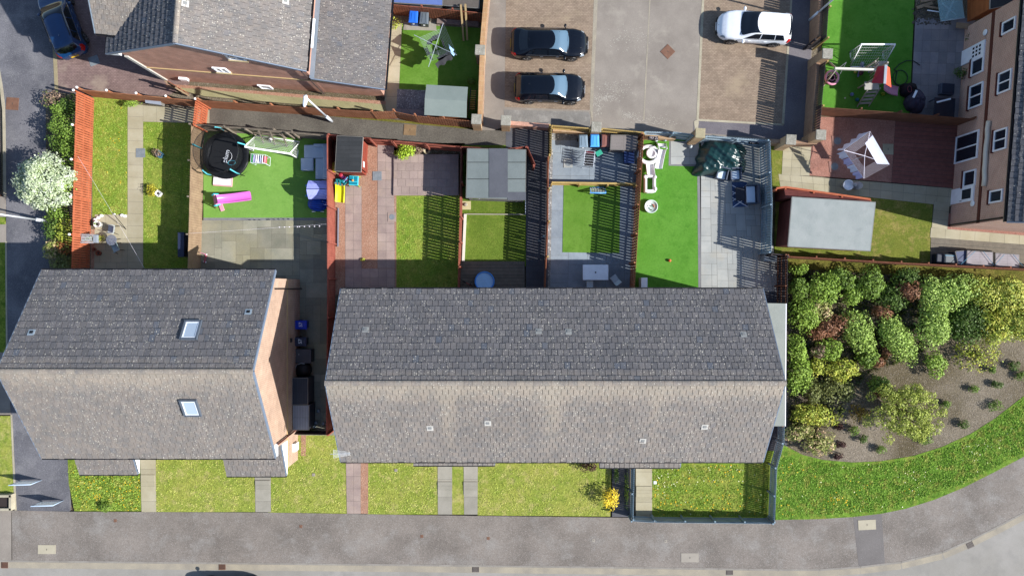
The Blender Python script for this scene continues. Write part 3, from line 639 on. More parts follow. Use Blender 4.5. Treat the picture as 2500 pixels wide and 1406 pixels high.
for i in range(8):
    x = -9+i*2.95
    window(HB, (x+qB(0, 0, 0).x, qB(0, -9.45, 0).y), (1, 0), (0, -1), 0, 1.2, 3.3, 4.4, 1, white)
    window(HB, (x+qB(0, 0, 0).x, qB(0, -.51, 0).y), (1, 0), (0, 1), 0, 1.2, 3.2, 4.3, 1, white)
m = MB(); m.box(qB(14.4, -4.35, 3.6), (.16, .5, .12)); m.build('wall_lamp', white, HB)
# tv aerial on the wall of the terrace
P0 = U(832, 1107, 5.6); ae = thing('tv_aerial', (P0.x, P0.y, 5.6), R(2), 'white comb shaped television aerial over the lower left corner of the terrace roof', 'aerial')
al = plain('aluminium', 'c8ced4', .4, .2, k=.7)
m = MB(); m.tube([(-.6, 0, 0), (.55, 0, 0)], .018)
m.build('boom', al, ae); m = MB()
for i in range(14): x = -.4+i*.068; l = .25-.011*i; m.tube([(x, -l, .02), (x, l, .02)], .009, 4)
m.build('elements', al, ae); m = MB(); m.tube([(-.2, .1, 0), (-.2, .1, -1.4), (-.2, .35, -1.5)], .02); m.build('mast', dgut, ae)
m = MB(); m.box((-.5, .0, 0), (.05, .5, .35)); 
# lean-to store along the terrace gable
P0 = U(1897, 890, 0); ls = thing('lean_to_store', (P0.x, P0.y, 0), 0, 'long narrow grey roofed lean-to between terrace gable and hedge', 'shed')
f = lambda x, y, z: U(x, y, z)-P0*1
a, b, c_, d_ = U(1872, 740, 2.4), U(1918, 741, 2.2), U(1916, 1040, 2.2), U(1870, 1040, 2.4)
m = MB(); m.hexa([Vector((p.x-P0.x, p.y-P0.y, p.z-.05)) for p in (d_, c_, b, a)]+[Vector((p.x-P0.x, p.y-P0.y, p.z)) for p in (d_, c_, b, a)])
m.build('roof', surf('grey_felt', '8f9894', '9ba39f', .8, .8, .4, 8, fine=.06), ls)
m = MB(); m.prism([(p.x-P0.x-(.02 if i in (1, 2) else 0), p.y-P0.y, 0) for i, p in enumerate((d_, c_, b, a))], 0, 2.1); m.build('wall', plain('grey_board', '5d6268', .8), ls)
m = MB(); m.beam(Vector((b.x-P0.x+.03, b.y-P0.y, 2.17)), Vector((c_.x-P0.x+.03, c_.y-P0.y, 2.17)), .05, .08); m.build('edge_trim', white, ls)
# --- house 2, top left, turned about 4.5 degrees
A2 = R(-4.5); O2 = Vector((-17.7, 12.9, 0))
H2 = thing('brick_house', O2, A2, 'red brick gabled house with garage extension at the top left', 'house')
def l2(p): return Matrix.Rotation(-A2, 3, 'Z') @ (p-O2)
ur, ul, zR, zE, zL = 5.98, -5.3, 8.2, 5.0, 5.3; BK = 9.0
m = MB(); m.loft([[(-4.6, v, -.05), (5.75, v, -.05), (5.75, v, 4.95), (0, v, 8.02), (-4.6, v, 5.6)] for v in (.12, BK)], True); m.build('wall', RB, H2)
m = MB(); slope(m, (ur, BK, zE), (ur, -.05, zE), (0, -.05, zR), (0, BK, zR), 18, .33, lambda x, t: .5, 31)
slope(m, (ul, -.05, zL), (ul, BK, zL), (0, BK, zR), (0, -.05, zR), 15, .33, lambda x, t: .0, 32)
# wing: slope facing the viewer's bottom, valley against the main roof
w0, w1, w2 = l2(U(235, 82, 5.7)), l2(U(338, 86, 6.1)), l2(U(470, -120, 8.0)); w3 = l2(U(180, -110, 8.2))
w1.z = w0.z; w2.z = w3.z = w0.z+(w3.y-w0.y)*.55
slope(m, w0, w1, w2, w3, 14, .33, lambda x, t: .8, 33); rf2 = m.build('roof', TILE, H2)
ridge(rf2, (0, -.05, zR+.03), (0, BK, zR+.03)); gutter(rf2, w0+Vector((0, -.06, -.05)), w1+Vector((0, -.06, -.05))); gutter(rf2, (ur+.06, -.05, zE-.04), (ur+.06, BK, zE-.04)); gutter(rf2, (ul-.06, -.05, zL-.04), (ul-.06, BK, zL-.04))
barge(rf2, (ur, -.08, zE-.02), (0, -.08, zR-.02), blueg); barge(rf2, (ul, -.08, zL-.02), (0, -.08, zR-.02), blueg); barge(rf2, w0+Vector((-.03, 0, 0)), w3+Vector((-.03, 0, 0)), lead)
m = MB(); m.hexa([(-5.25, -.02, 5.0), (-4.6, -.02, 5.0), (-4.6, .5, 5.0), (-5.25, .5, 5.0), (-5.25, -.02, 5.2), (-4.6, -.02, 5.4), (-4.6, .5, 5.4), (-5.25, .5, 5.2)]); m.build('soffit_box', white, H2)
m = MB(); m.box((-4.55, .1, 2.3), (.22, .12, 4.7)); m.build('corner_trim', plain('white_render', 'cfcdc6', .8, k=.7), H2)
band(H2, [(-4.6, .09, 2.55), (9.55, .09, 2.55)], cream, .13, .05)
wl = O2; n2 = (math.sin(A2)*1.0, -math.cos(A2)); 
WP = O2+Matrix.Rotation(A2, 3, 'Z') @ Vector((0, .12, 0))
def win2(x, y, w, h, **k):
    P = l2(onwall(x, y, WP, n2)); window(H2, (P.x-w/2, .12), (1, 0), (0, -1), 0, w, P.z-h/2, P.z+h/2, **k)
csill = plain('cream_sill', 'd8c49a', .8)
win2(575, 139, 1.0, .8, bars=1, sill=csill); win2(540, 170, .8, .8, bars=1, sill=csill); win2(648, 212, .8, .75, bars=0, sill=csill)
P = l2(onwall(472, 208, WP, n2)); m = MB(); m.box((P.x+.1, .05, .7), (.5, .16, .4)); m.build('meter_box', white, H2)
for a, b in (((452, 205), (470, 222)), ((485, 205), (502, 222))): pass
E1 = 9.55
m = MB(); m.hexa([(5.75, .13, -.05), (E1, .13, -.05), (E1, BK, -.05), (5.75, BK, -.05), (5.75, .13, 3.35), (E1, .13, 2.3), (E1, BK, 2.3), (5.75, BK, 3.35)]); m.build('extension_wall', RB, H2)
m = MB(); slope(m, (E1+.45, BK, 2.44), (E1+.45, -.05, 2.44), (5.8, -.05, 3.55), (5.8, BK, 3.55), 13, .33, lambda x, t: .35, 35); r2 = m.build('extension_roof', TILE, H2)
gutter(r2, (E1+.52, -.05, 2.38), (E1+.52, BK, 2.38)); barge(r2, (E1+.45, -.08, 2.42), (5.8, -.08, 3.53), blueg)
m = MB(); m.box((5.88, 4.5, 3.6), (.28, 9.1, .03)); m.build('lead_flashing', lead, H2)
window(H2, (5.75, 0), (0, 1), (1, 0), 1.7, 3.3, 3.9, 4.75, bars=1, sill=white)
m = MB(); m.tube([(5.6, -.02, 4.7), (5.65, .0, 0)], .05); m.build('downpipe', plain('brown_pipe', '5a4a48', .6), H2)
for x, y in ((452, 10), (697, 4), (430, -0)):
    z = 7.5
    for _ in range(10): P = l2(U(x, y, z)); z = zR-abs(P.x)*(zR-zE)/ur
    if x > 440: roofvent(rf2, P, (.53, 0, 1), plain('white_vent', 'dedbd4', .6), plain('grey_vent_cowl', '9a9c9c', .6), .36)
for x, y in ((490, 210), (725, 228), (822, 232)):
    P = l2(onwall(x, y, WP, n2)); m = MB(); m.box((P.x, .06, P.z), (.2, .14, .1)); m.build('wall_lamp', white if x != 725 else dgut, H2)
# --- house 3, right
A3 = math.atan2(.075, .997); C3 = Vector((28.12, 3.9, 0)); d3 = Vector((math.sin(A3), math.cos(A3), 0)); n3 = Vector((-d3.y, d3.x, 0))
H3 = thing('buff_brick_house', C3, -A3, 'buff brick house with white windows and dark roof at the right edge', 'house')
def l3(p): return Matrix.Rotation(A3, 3, 'Z') @ (p-C3)      # local: y along the wall, x inward
m = MB(); m.loft([[(0, v, -.05), (9, v, -.05), (9, v, 5.2), (4.5, v, 7.4), (0, v, 5.2)] for v in (0, 12.8)], True); m.build('wall', YB, H3)
m = MB(); slope(m, (-.06, 12.9, 5.28), (-.06, -.15, 5.28), (4.5, -.15, 7.7), (4.5, 12.9, 7.7), 14, .33, lambda x, t: .0, 41)
slope(m, (9.35, -.15, 5.15), (9.35, 12.9, 5.15), (4.5, 12.9, 7.7), (4.5, -.15, 7.7), 14, .33, lambda x, t: .3, 42); r3 = m.build('roof', TILE, H3)
gutter(r3, (-.12, -.15, 5.22), (-.12, 12.9, 5.22)); barge(r3, (-.05, -.18, 5.26), (4.5, -.18, 7.7), blueg)
m = MB(); m.beam((-.05, -.15, 5.05), (-.05, 12.9, 5.05), .04, .14); m.build('fascia', plain('pale_fascia', 'b5a596', .7), r3)
band(H3, [(-.02, 0, 2.75), (-.02, 12.8, 2.75)], brown, .24, .05)
m = MB(); m.tube([(-.06, .12, 4.9), (-.06, .12, 0)], .05); m.build('downpipe', dgut, H3)
def win3(x0, y0, x1, y1, **k):
    a, b = l3(onwall(x0, y1, C3, n3)), l3(onwall(x1, y0, C3, n3))
    s0, s1 = sorted((a.y, b.y)); z0, z1 = sorted((a.z, b.z)); return window(H3, (0, 0), (0, 1), (-1, 0), s0, s1, z0, z1, **k)
for q in ((2460, 44, 2484, 76), (2449, 170, 2474, 224), (2438, 313, 2464, 366), (2429, 467, 2454, 489)):
    a = l3(onwall(q[0]+12, q[3], C3, n3)); b = l3(onwall(q[0]+12, q[1], C3, n3)); w = .75 if q[3]-q[1] < 40 else 1.25; c = (a.y+b.y)/2
    window(H3, (0, 0), (0, 1), (-1, 0), c-w/2, c+w/2, 3.65, 4.75, bars=0 if w < 1 else 1, sill=darkred)
def win3c(x, y, w, z0, z1, **k):
    c = l3(onwall(x, y, C3, n3)).y; return window(H3, (0, 0), (0, 1), (-1, 0), c-w/2, c+w/2, z0, z1, **k)
win3c(2382, 235, 1.45, 1.05, 2.3, bars=1, sill=darkred)
win3c(2388, 162, 1.0, 1.05, 2.2, bars=0, sill=darkred)
win3c(2361, 360, 1.75, .05, 2.25, bars=1)
win3c(2368, 436, 1.0, 1.1, 2.25, bars=0, sill=darkred)
def door3(x, y, panes):
    c = l3(onwall(x, y, C3, n3)).y; m = MB(); m.box((-.03, c, 1.1), (.1, .95, 2.2)); d = m.build('door', white, H3)
    m = MB()
    if panes:
        for i in range(3):
            for j in range(3): m.box((-.085, c-.24+i*.24, 1.2+j*.3), (.01, .14, .17))
    else: m.box((-.085, c, 1.55), (.01, .6, .85))
    m.build('pane', wg, d); m = MB(); m.box((-.1, c-.38, 1.05), (.05, .03, .14)); m.build('handle', dgut, d)
door3(2378, 130, True); door3(2354, 476, False)
m = MB(); a, b = l3(onwall(2409, 300, C3, n3)), l3(onwall(2392, 458, C3, n3)); m.tube([(-.12, a.y, 3.2)]+[(-.13+random.uniform(-.02, .02), a.y+(b.y-a.y)*t/8, 3.2+random.uniform(-.03, .03)) for t in range(1, 8)]+[(-.12, b.y, 3.2)], .14, 8); m.build('rolled_awning', plain('cream_canvas', 'd9d2c4', .8, k=.8), H3, True)
for x, y in ((2407, 80), (2376, 497)):
    a = l3(onwall(x, y, C3, n3)); m = MB(); m.ell((-.05, a.y, a.z), (.06, .2, .2)); m.build('wall_light', white, H3, True)
# ================================================================ walls and pillars
def pillar(x, y, h, label, s=.62, cap=None, grp='brick pillars with stone caps'):
    P = U(x, y, h); t = thing('brick_pillar', (P.x, P.y, 0), R(-3), label, 'pillar', grp)
    m = MB(); m.box((0, 0, (h-.1)/2), (s-.08, s-.08, h-.1)); m.build('brickwork', PBm, t)
    m = MB(); m.box((0, 0, h-.05), (s, s, .1)); m.build('capstone', cap or capst, t, bevel=.02)
pc = surf('pale_capstone', 'c4b896', 'b5ab8c', 2, .9, .3, 20)
pillar(1172, 122, 2.0, 'stone capped pillar halfway along the left wall of the car park')
pillar(1163, 291, 2.0, 'stone capped pillar at the left of the alley mouth beside the green shed'); pillar(1235, 294, 1.9, 'stone capped pillar at the right of the alley mouth')
pillar(1456, 310, 1.7, 'stone capped pillar between two runs of yellow fence'); pillar(1710, 325, 2.3, 'buff capped leaning-looking pillar beside the blue gate', .6, pc)
pillar(1932, 341, 2.1, 'stone capped pillar at the bottom right corner of the car park'); pillar(2005, 329, 2.3, 'stone capped pillar above the red gravel corner'); pillar(2021, 131, 2.3, 'stone capped pillar next to the pink swing seat')
def wall(name, label, top, h, t, mat, capm=None, cat='wall'):
    Q = [U(x, y, h) for x, y in top]; c = Q[0]; o = thing(name, (c.x, c.y, 0), 0, label, cat); m = MB(); cp = MB()
    for a, b in zip(Q[:-1], Q[1:]):
        a, b = a-c, b-c; d = (b-a).normalized(); m.beam((a.x, a.y, h/2-.04), (b.x, b.y, h/2-.04), t, h-.08); cp.beam((a.x, a.y, h-.04), (b.x, b.y, h-.04), t+.03, .08)
    m.build('brickwork', mat, o); cp.build('coping', capm or mat, o); return o
cop = brick('coping_brick', 'd9a877', 'c9946a', 'e2c49a', .075, .3, .012, .0, .9, .5)
wall('garden_wall', 'orange brick wall with soldier coping left of the car park', [(1190, -40), (1178, 100), (1172, 290)], 1.9, .26, DB, cop)
wall('garden_wall', 'brown brick wall with slatted top right of the car park, lower run', [(1999, 140), (1987, 330)], 1.35, .22, DB)
wall('garden_wall', 'brown brick wall with slatted top right of the car park, upper run', [(2006, -60), (2001, 90)], 1.35, .22, DB)
wall('garden_wall', 'low brick wall between the alley pillar and the yellow fence', [(1240, 300), (1342, 308)], .9, .22, RB)
wall('garden_wall', 'short brown wall between the blue fence and the right pillar', [(1882, 345), (1995, 348)], 1.0, .2, DB)
wall('garden_wall', 'low buff wall behind the blue fence and the football', [(1575, 333), (1650, 336)], .7, .2, PBm)
wall('garden_wall', 'low tan wall under the yellow slats behind the wheelie bins', [(1350, 316), (1440, 322)], .7, .2, PBm)
# ================================================================ fences
WD = {
 'orange': surf('orange_stained_wood', 'd87c58', 'c26a48', 2, .8, .3, 30, fine=.15, fsc=20), 'red': surf('red_stained_wood', 'b86a5a', 'a2584a', 2, .8, .3, 30, fine=.15, fsc=20),
 'pink': surf('faded_red_wood', 'b56a58', 'a05a4a', 2, .8, .3, 30, fine=.15, fsc=20), 'grey': surf('weathered_wood', '8d8276', 'a09484', 2, .85, .3, 30, fine=.15, fsc=20),
 'tan': surf('tan_wood', 'b89e80', 'a48a70', 2, .85, .3, 30, fine=.15, fsc=20), 'brown': surf('brown_stained_wood', 'a86a4e', '905840', 2, .8, .3, 30, fine=.15, fsc=20),
 'rust': surf('chestnut_wood', 'cc8c68', 'b27654', 2, .8, .3, 30, fine=.15, fsc=20),
 'yellow': surf('new_pine', 'd9bd78', 'c7a864', 2, .8, .3, 30, fine=.12, fsc=20), 'blue': surf('blue_grey_paint', 'a3bccc', '90aabc', 2, .7, .2, 30, fine=.1, fsc=20),
 'lblue': surf('pale_blue_paint', 'bdd0dc', 'a9bfcd', 2, .7, .2, 30, fine=.1, fsc=20), 'dark': surf('dark_stained_wood', '4a4244', '3e3a3e', 2, .8, .3, 30, fine=.15, fsc=20), 'dkbrown': surf('dark_brown_wood', '92644c', '7c523e', 2, .8, .3, 30, fine=.15, fsc=20)}
def fence(label, top, h, bm, rm=None, side=1, pitch=.15, gap=.04, rails=(.3, .95, 1.6), post=None, bay=1.8, pm=None, posth=.05, ph=.0, cap=False, horiz=False, grp=None, name='fence', pt=.09, z0=0.05, bt=.02, balls=False):
    """boards on one side of rails and posts; 'side' = which side the posts stand"""
    bm = WD[bm]; rm = WD[rm] if rm else bm; pm = WD[pm] if pm else rm
    Q = [U(x, y, h) for x, y in top]; c = Vector((Q[0].x, Q[0].y, 0)); o = thing(name, c, 0, label, 'gate' if name == 'gate' else 'fence', grp); r = random.Random(len(label))
    posts = []
    for a, b in zip(Q[:-1], Q[1:]):
        a = Vector((a.x-c.x, a.y-c.y, 0)); b = Vector((b.x-c.x, b.y-c.y, 0)); L = (b-a).length; d = (b-a)/L; n = Vector((-d.y, d.x, 0))*side; ang = math.atan2(d.y, d.x)
        nb = max(1, round(L/bay))
        for i in range(nb):
            p0, p1 = a+d*L*i/nb, a+d*L*(i+1)/nb; posts.append(p0); w = L/nb; m = MB()
            if horiz:
                k = int((h-z0)/pitch)
                for j in range(k): m.box((p0+p1)/2+Vector((0, 0, z0+(j+.5)*pitch)), (w-.02, bt, pitch-gap), ang)
            else:
                k = max(1, int(w/pitch)); pp = w/k
                for j in range(k):
                    hh = h-z0+r.uniform(-.012, .012); m.box(p0+d*(j+.5)*pp+Vector((0, 0, z0+hh/2)), (pp-gap, bt, hh), ang+r.uniform(-.02, .02))
            m.build('slat_panel', bm, o); m = MB()
            for z in rails:
                if z < h: m = MB(); m.box((p0+p1)/2+n*(bt/2+.022)+Vector((0, 0, z)), (w-.01, .04, .075), ang); m.build('rail', rm, o)
            if cap: m = MB(); m.box((p0+p1)/2+Vector((0, 0, h+.02)), (w, .11, .03), ang); m.build('capping', rm, o)
    posts.append(b)
    for p in posts:
        m = MB(); hh = h+posth; m.box(p+n*(bt/2+.05+pt/2)*(1 if posth >= 0 else 1)+Vector((0, 0, hh/2)), (pt, pt, hh), ang); pz = m.build('post', pm, o)
        if balls:
            m = MB(); m.ell(p+n*(bt/2+.05+pt/2)+Vector((0, 0, hh+.07)), (.08, .08, .09)); m.build('solar_lamp', plain('white_globe', 'f4f0ec', .3, k=.9), pz, True)
    return o
fence('orange slatted fence between hedge bushes and the long lawn', [(186, 222), (181, 390), (174, 664)], 1.9, 'orange', side=-1, pitch=.15, gap=.035, rails=(.3, 1.0, 1.75), balls=True, bay=2.4)
fence('orange fence at the top end of the left garden below the block driveway', [(190, 219), (478, 247)], 1.75, 'rust', side=1, pitch=.14, gap=.015, balls=True, bay=2.0)
fence('short bright orange slatted fence between the grey slab path and alley', [(477, 246), (470, 306)], 1.9, 'orange', side=1, pitch=.15, gap=.04, bay=2.4)
fence('long orange board fence below the brick house gable', [(482, 245), (660, 258), (906, 273)], 1.9, 'rust', side=1, pitch=.15, gap=.035)
fence('stepped brown board fence beneath the grey green shed', [(906, 274), (960, 272), (1012, 283), (1152, 296)], 1.9, 'rust', side=1, pitch=.15, gap=.035)
fence('light tan fence with dark capped slats left of the trampoline', [(467, 303), (463, 480), (458, 664)], 1.85, 'tan', 'grey', side=-1, pitch=.15, gap=.01, bay=2.4)
fence('grey weathered fence with leaning braces behind the trampoline', [(467, 303), (600, 312), (800, 330)], 1.7, 'grey', side=-1, pitch=.14, gap=.012, rails=(.3, 1.5), bay=2.2)
fence('red board fence between the turf garden and the gravel garden', [(798, 328), (799, 680), (796, 1062)], 1.85, 'red', side=1, pitch=.15, gap=.01, rails=(.1, 1.8), bay=2.2)
fence('red fence at the alley end of the gravel garden, left of its gate', [(800, 329), (905, 337)], 1.8, 'pink', side=-1, pitch=.14, gap=.01)
fence('red framed gate into the gravel garden', [(907, 340), (958, 343)], 1.75, 'pink', side=-1, pitch=.14, gap=.02, name='gate', bay=1.4)
fence('red fence behind the round bush and the plant pot', [(960, 343), (1125, 358)], 1.75, 'pink', side=-1, pitch=.14, gap=.01)
fence('dark red fence behind the grey flat roofed shed', [(1125, 358), (1232, 364), (1288, 357)], 1.8, 'red', side=-1, pitch=.14, gap=.01)
fence('short red fence slanting out from the grey shed corner', [(1288, 358), (1307, 402)], 1.8, 'red', side=-1, pitch=.12, gap=.02, bay=1.2)
fence('brown slatted fence between gravel garden and flat roofed shed garden', [(1125, 360), (1122, 530), (1117, 712)], 1.7, 'brown', 'pink', side=1, pitch=.175, gap=.032, rails=(.25, .9, 1.55))
fence('fence of brown slats with pale posts beside the dark slab passage', [(1338, 380), (1337, 540), (1330, 712)], 1.85, 'brown', 'brown', side=1, pitch=.175, gap=.03, pm='yellow', rails=(.3, .9, 1.7))
fence('yellow pine fence at the top of the slate garden beside the passage', [(1347, 306), (1346, 378)], 1.7, 'yellow', side=-1, pitch=.15, gap=.04, bay=1.6)
fence('yellow pine fence in front of the grey and blue bins', [(1347, 306), (1442, 313)], 1.6, 'yellow', side=-1, pitch=.13, gap=.025, rails=(.8, 1.55), z0=.7)
fence('yellow pine fence behind the brown bin and storage box', [(1470, 313), (1572, 323)], 1.6, 'yellow', side=-1, pitch=.13, gap=.025, rails=(.8, 1.55))
fence('low pale fence dividing the slate garden above the turf', [(1347, 446), (1553, 449)], .9, 'yellow', side=-1, pitch=.12, gap=.01, rails=(.2, .82), cap=True)
fence('chestnut slatted fence between slate garden and green turf garden', [(1572, 326), (1562, 500), (1549, 712)], 1.85, 'rust', side=-1, pitch=.175, gap=.032, rails=(.3, .9, 1.6), pm='rust')
fence('pale blue fence behind the football at the top of the turf', [(1574, 321), (1642, 324)], 1.5, 'lblue', side=-1, pitch=.14, gap=.04, z0=.6, rails=(.8, 1.4))
fence('pale blue ledged gate beside the buff pillar', [(1644, 322), (1692, 328)], 1.8, 'lblue', 'blue', side=-1, pitch=.13, gap=.01, name='gate', bay=1.3)
fence('pale blue fence behind the tarpaulin heap', [(1724, 331), (1878, 343)], 1.7, 'lblue', side=-1, pitch=.15, gap=.05, rails=(.3, .9, 1.5))
fence('blue grey slatted fence right of the patio furniture', [(1880, 343), (1886, 500), (1883, 616)], 1.95, 'blue', 'blue', side=-1, pitch=.155, gap=.035, rails=(.3, 1.0, 1.85), bay=2.6)
fence('dark short fence across the side passage right of the terrace', [(1884, 619), (1924, 622)], 1.7, 'dark', side=-1, pitch=.14, gap=.01)
fence('dark slatted fence beside the shrub bed with white lamp caps', [(1923, 622), (1921, 850), (1915, 1040)], 1.8, 'dark', 'dkbrown', side=-1, pitch=.15, gap=.03, rails=(.3, .9, 1.6))
fence('blue front garden fence kinked beside the verge', [(1915, 1040), (1914, 1082), (1897, 1142), (1891, 1278)], 1.15, 'blue', 'blue', side=-1, pitch=.12, gap=.025, rails=(.25, 1.0), bay=1.9)
fence('blue front garden fence along the pavement', [(1891, 1278), (1600, 1275)], 1.15, 'blue', side=-1, pitch=.12, gap=.02, rails=(.25, 1.0), bay=2.0)
fence('narrow blue gate in the front fence at the beige path', [(1598, 1275), (1546, 1272)], 1.15, 'blue', side=-1, pitch=.12, gap=.02, rails=(.25, 1.0), bay=1.4, name='gate')
fence('blue front garden fence between dark path and beige path', [(1546, 1272), (1549, 1138)], 1.15, 'blue', side=1, pitch=.12, gap=.025, rails=(.25, 1.0), bay=1.8)
fence('long brown fence above the shrub bed', [(1924, 627), (2200, 643), (2600, 663)], 1.5, 'brown', side=1, pitch=.14, gap=.01, rails=(.3, 1.4))
fence('dark brown fence between climbing frame garden and red gravel', [(2006, 262), (2200, 276), (2381, 291)], 1.9, 'dkbrown', side=1, pitch=.14, gap=.005, bay=2.2)
fence('dark slatted fence with pale battens on the right car park wall, lower run', [(2016, 150), (2006, 258), (2001, 322)], 2.2, 'dark', 'yellow', side=1, pitch=.15, gap=.035, rails=(1.42,), z0=1.36, bay=2.2, bt=.03)
fence('dark slatted fence with pale battens on the right car park wall, upper run', [(2028, -60), (2018, 92)], 2.2, 'dark', 'yellow', side=1, pitch=.15, gap=.035, rails=(1.42,), z0=1.36, bay=2.2, bt=.03)
fence('dark slatted gate across the alley by the pillar with pink swing', [(1992, 100), (2018, 92)], 1.8, 'dark', side=1, pitch=.15, gap=.05, bay=1.3, name='gate')
fence('reddish slatted fence behind the bins of the rotary airer garden', [(953, 12), (1180, 33)], 1.7, 'brown', 'pink', side=1, pitch=.15, gap=.03)
fence('orange slatted screen along the red brown shed', [(1895, 460), (1918, 457), (2125, 487)], 1.7, 'orange', side=-1, pitch=.14, gap=.03, cap=True)
fence('slatted dark fence on the left edge beside the lane', [(-42, 200), (-37, 470)], 1.5, 'dark', 'dkbrown', side=-1, pitch=.12, gap=.03, rails=(.3, .9, 1.4))
fence('low dark fence between the two houses at the front', [(703, 1060), (800, 1061)], 1.2, 'dark', side=1, pitch=.13, gap=.0)
fence('brown picket gate beside the orange brick house and driveway', [(406, 196), (432, 212)], 1.7, 'orange', 'tan', side=-1, pitch=.13, gap=.03, name='gate', bay=1.2)
fence('blue slatted fence leading to the sandstone path by the terrace side', [(1885, 617), (1924, 620)], .5, 'blue', side=-1, pitch=.14, gap=.03, rails=(.3,)) if False else None
# leaning braces of the grey fence
for (x, y, x1, y1, lb) in ((547, 308, 577, 328, 'grey timber brace propped behind the trampoline'), (667, 314, 698, 338, 'grey timber brace beside the weathered pallet'), (712, 322, 735, 340, 'grey timber brace at the right of the weathered fence')):
    a, b = U(x, y, 1.6), U(x1, y1, .05); m = MB(); m.beam(Vector((0, 0, 1.6)), b-a+Vector((0, 0, 1.6)), .1, .12); o = m.build('timber_brace', WD['grey'], None); o.location = (a.x, a.y, 0); tag(o, lb, 'timber', 'braces of the weathered fence')
a = U(625, 314, 1.4); pl = thing('pallet', (a.x, a.y, 0), R(-8), 'weathered slatted pallet leaning on the grey fence behind the white goal', 'pallet'); m = MB()
for i in range(6): m.beam((0, -.05-i*.1, 1.35-i*.24), (1.7, -.05-i*.1, 1.35-i*.24), .09, .02, up=(0, 1, .4))
m.build('slats', WD['grey'], pl); m = MB()
for x in (.1, .85, 1.6): m.beam((x, 0, 1.4), (x, -.65, .05), .07, .05)
m.build('bearers', WD['grey'], pl)
# ================================================================ sheds
def shed(label, cs, h, roofm, wallm, rise=0, axis=0, over=.1, name='garden_shed', cat='shed', extra=None):
    """cs = the four roof corners in the photograph (tl tr br bl); rise>0 = pitched along axis"""
    P = [U(x, y, h) for x, y in cs]; c = sum(P, Vector())/4; c.z = 0; t = thing(name, c, 0, label, cat); P = [Vector((p.x-c.x, p.y-c.y, h)) for p in P]
    W_ = [Vector((p.x*(1-over/max(abs(p.x), .3)), p.y*(1-over/max(abs(p.y), .3)), 0)) for p in P][::-1]
    m = MB(); m.prism([(p.x, p.y) for p in W_], 0, h-.06); m.build('wall', wallm, t)
    m = MB()
    if rise:
        a, b = ((P[0]+P[3])/2, (P[1]+P[2])/2) if axis == 0 else ((P[0]+P[1])/2, (P[3]+P[2])/2)
        a.z = b.z = h+rise; dn = Vector((0, 0, -.05))
        q1, q2 = ((P[0], P[1]), (P[3], P[2])) if axis == 0 else ((P[0], P[3]), (P[1], P[2]))
        for s, e in (q1, q2): m.hexa([s+dn, e+dn, b+dn, a+dn, s, e, b, a])
        g = MB(); 
        for s, e, k in ((q1[0], q2[0], a), (q1[1], q2[1], b)): g.quad(s+dn-(k-s)*0, e+dn, k+dn)
    else: m.hexa([p+Vector((0, 0, -.08)) for p in P[::-1]]+P[::-1])
    r = m.build('roof', roofm, t)
    m = MB(); e = Vector((0, 0, -.05)); L = [P[0], P[1], P[2], P[3], P[0]]
    if not rise:
        for a_, b_ in zip(L[:-1], L[1:]): m.beam(a_+e, b_+e, .03, .1)
        m.build('roof_edge', plain('pale_edge', 'b9b5ae', .6), r)
    if extra: extra(t, P, h)
    return t, P
feltg = surf('green_grey_felt', '8f9c97', '9aa6a1', .8, .85, .4, 12, fine=.08); feltd = brick('dark_felt', '45474a', '3d4043', '35373a', 3, .25, .01, .5, .9, .4, dirt=.12)
boards_red = brick('red_shed_boards', 'b25644', 'a24c3c', '7a382c', 4, .12, .012, .5, .8, .5); boards_or = brick('orange_shed_boards', 'c97a48', 'b96c3e', '8a4e2c', 4, .12, .012, .5, .8, .5)
boards_gr = brick('grey_boards', '9a9c9e', '8c8e90', '66686a', 4, .12, .012, .5, .8, .5); boards_rb = brick('red_brown_boards', '8c4e48', '7e4640', '56302c', 4, .12, .012, .5, .8, .5)
t, P = shed('grey green felt roofed shed beside the rotary airer lawn', [(1041, 207), (1142, 213), (1139, 288), (1036, 281)], 2.0, feltg, boards_or, .3, 0)
m = MB(); m.box((0, -.28, 2.22), (2.3, .06, .02)); 
t, P = shed('red shed with dark ribbed felt roof by the red fence', [(823, 332), (886, 335), (881, 420), (818, 418)], 2.05, feltd, boards_red, .0)
m = MB(); m.box((P[1].x-.09, -.55, 1.1), (.03, .7, 1.6)); d = m.build('door', boards_red, t); m = MB(); m.box((P[1].x-.06, -.55, 1.5), (.03, .35, .3)); m.build('window', white, d)
felts = surf('blue_grey_felt', '8a9494', '7e8888', .8, .85, .4, 10, fine=.08)
t, P = shed('large flat roofed shed of grey felt sheets with dark centre strip', [(1141, 363), (1284, 366), (1283, 488), (1138, 483)], 2.15, felts, boards_gr)
m = MB()
zz = 2.16; xx = [P[0].x+(P[1].x-P[0].x)*k for k in (.37, .69)]
m.hexa([(xx[0], P[3].y+.02, zz), (xx[1], P[3].y, zz), (xx[1], P[0].y, zz), (xx[0], P[0].y, zz), (xx[0], P[3].y+.02, zz+.012), (xx[1], P[3].y, zz+.012), (xx[1], P[0].y, zz+.012), (xx[0], P[0].y, zz+.012)])
m.box(((xx[1]+P[1].x)/2, P[2].y+.22, zz+.004), (P[1].x-xx[1], .5, .012)); m.build('dark_felt_strip', surf('dark_strip_felt', '6c6f78', '63666f', 1, .85, .4, 10, fine=.1), t)
m = MB()
for k in (.28, .62):
    for e0, e1 in ((P[0].x+.02, xx[0]), (xx[1], P[1].x)): m = MB(); yy = P[0].y*(1-k)+P[3].y*k; m.beam((e0, yy, zz+.003), (e1, yy, zz+.003), .03, .02); m.build('felt_lap', feltd, t)
m = MB()
for s in (-1.3, -.75, -.2): m.box((s, P[3].y+.07, 1.5), (.5, .04, .7))
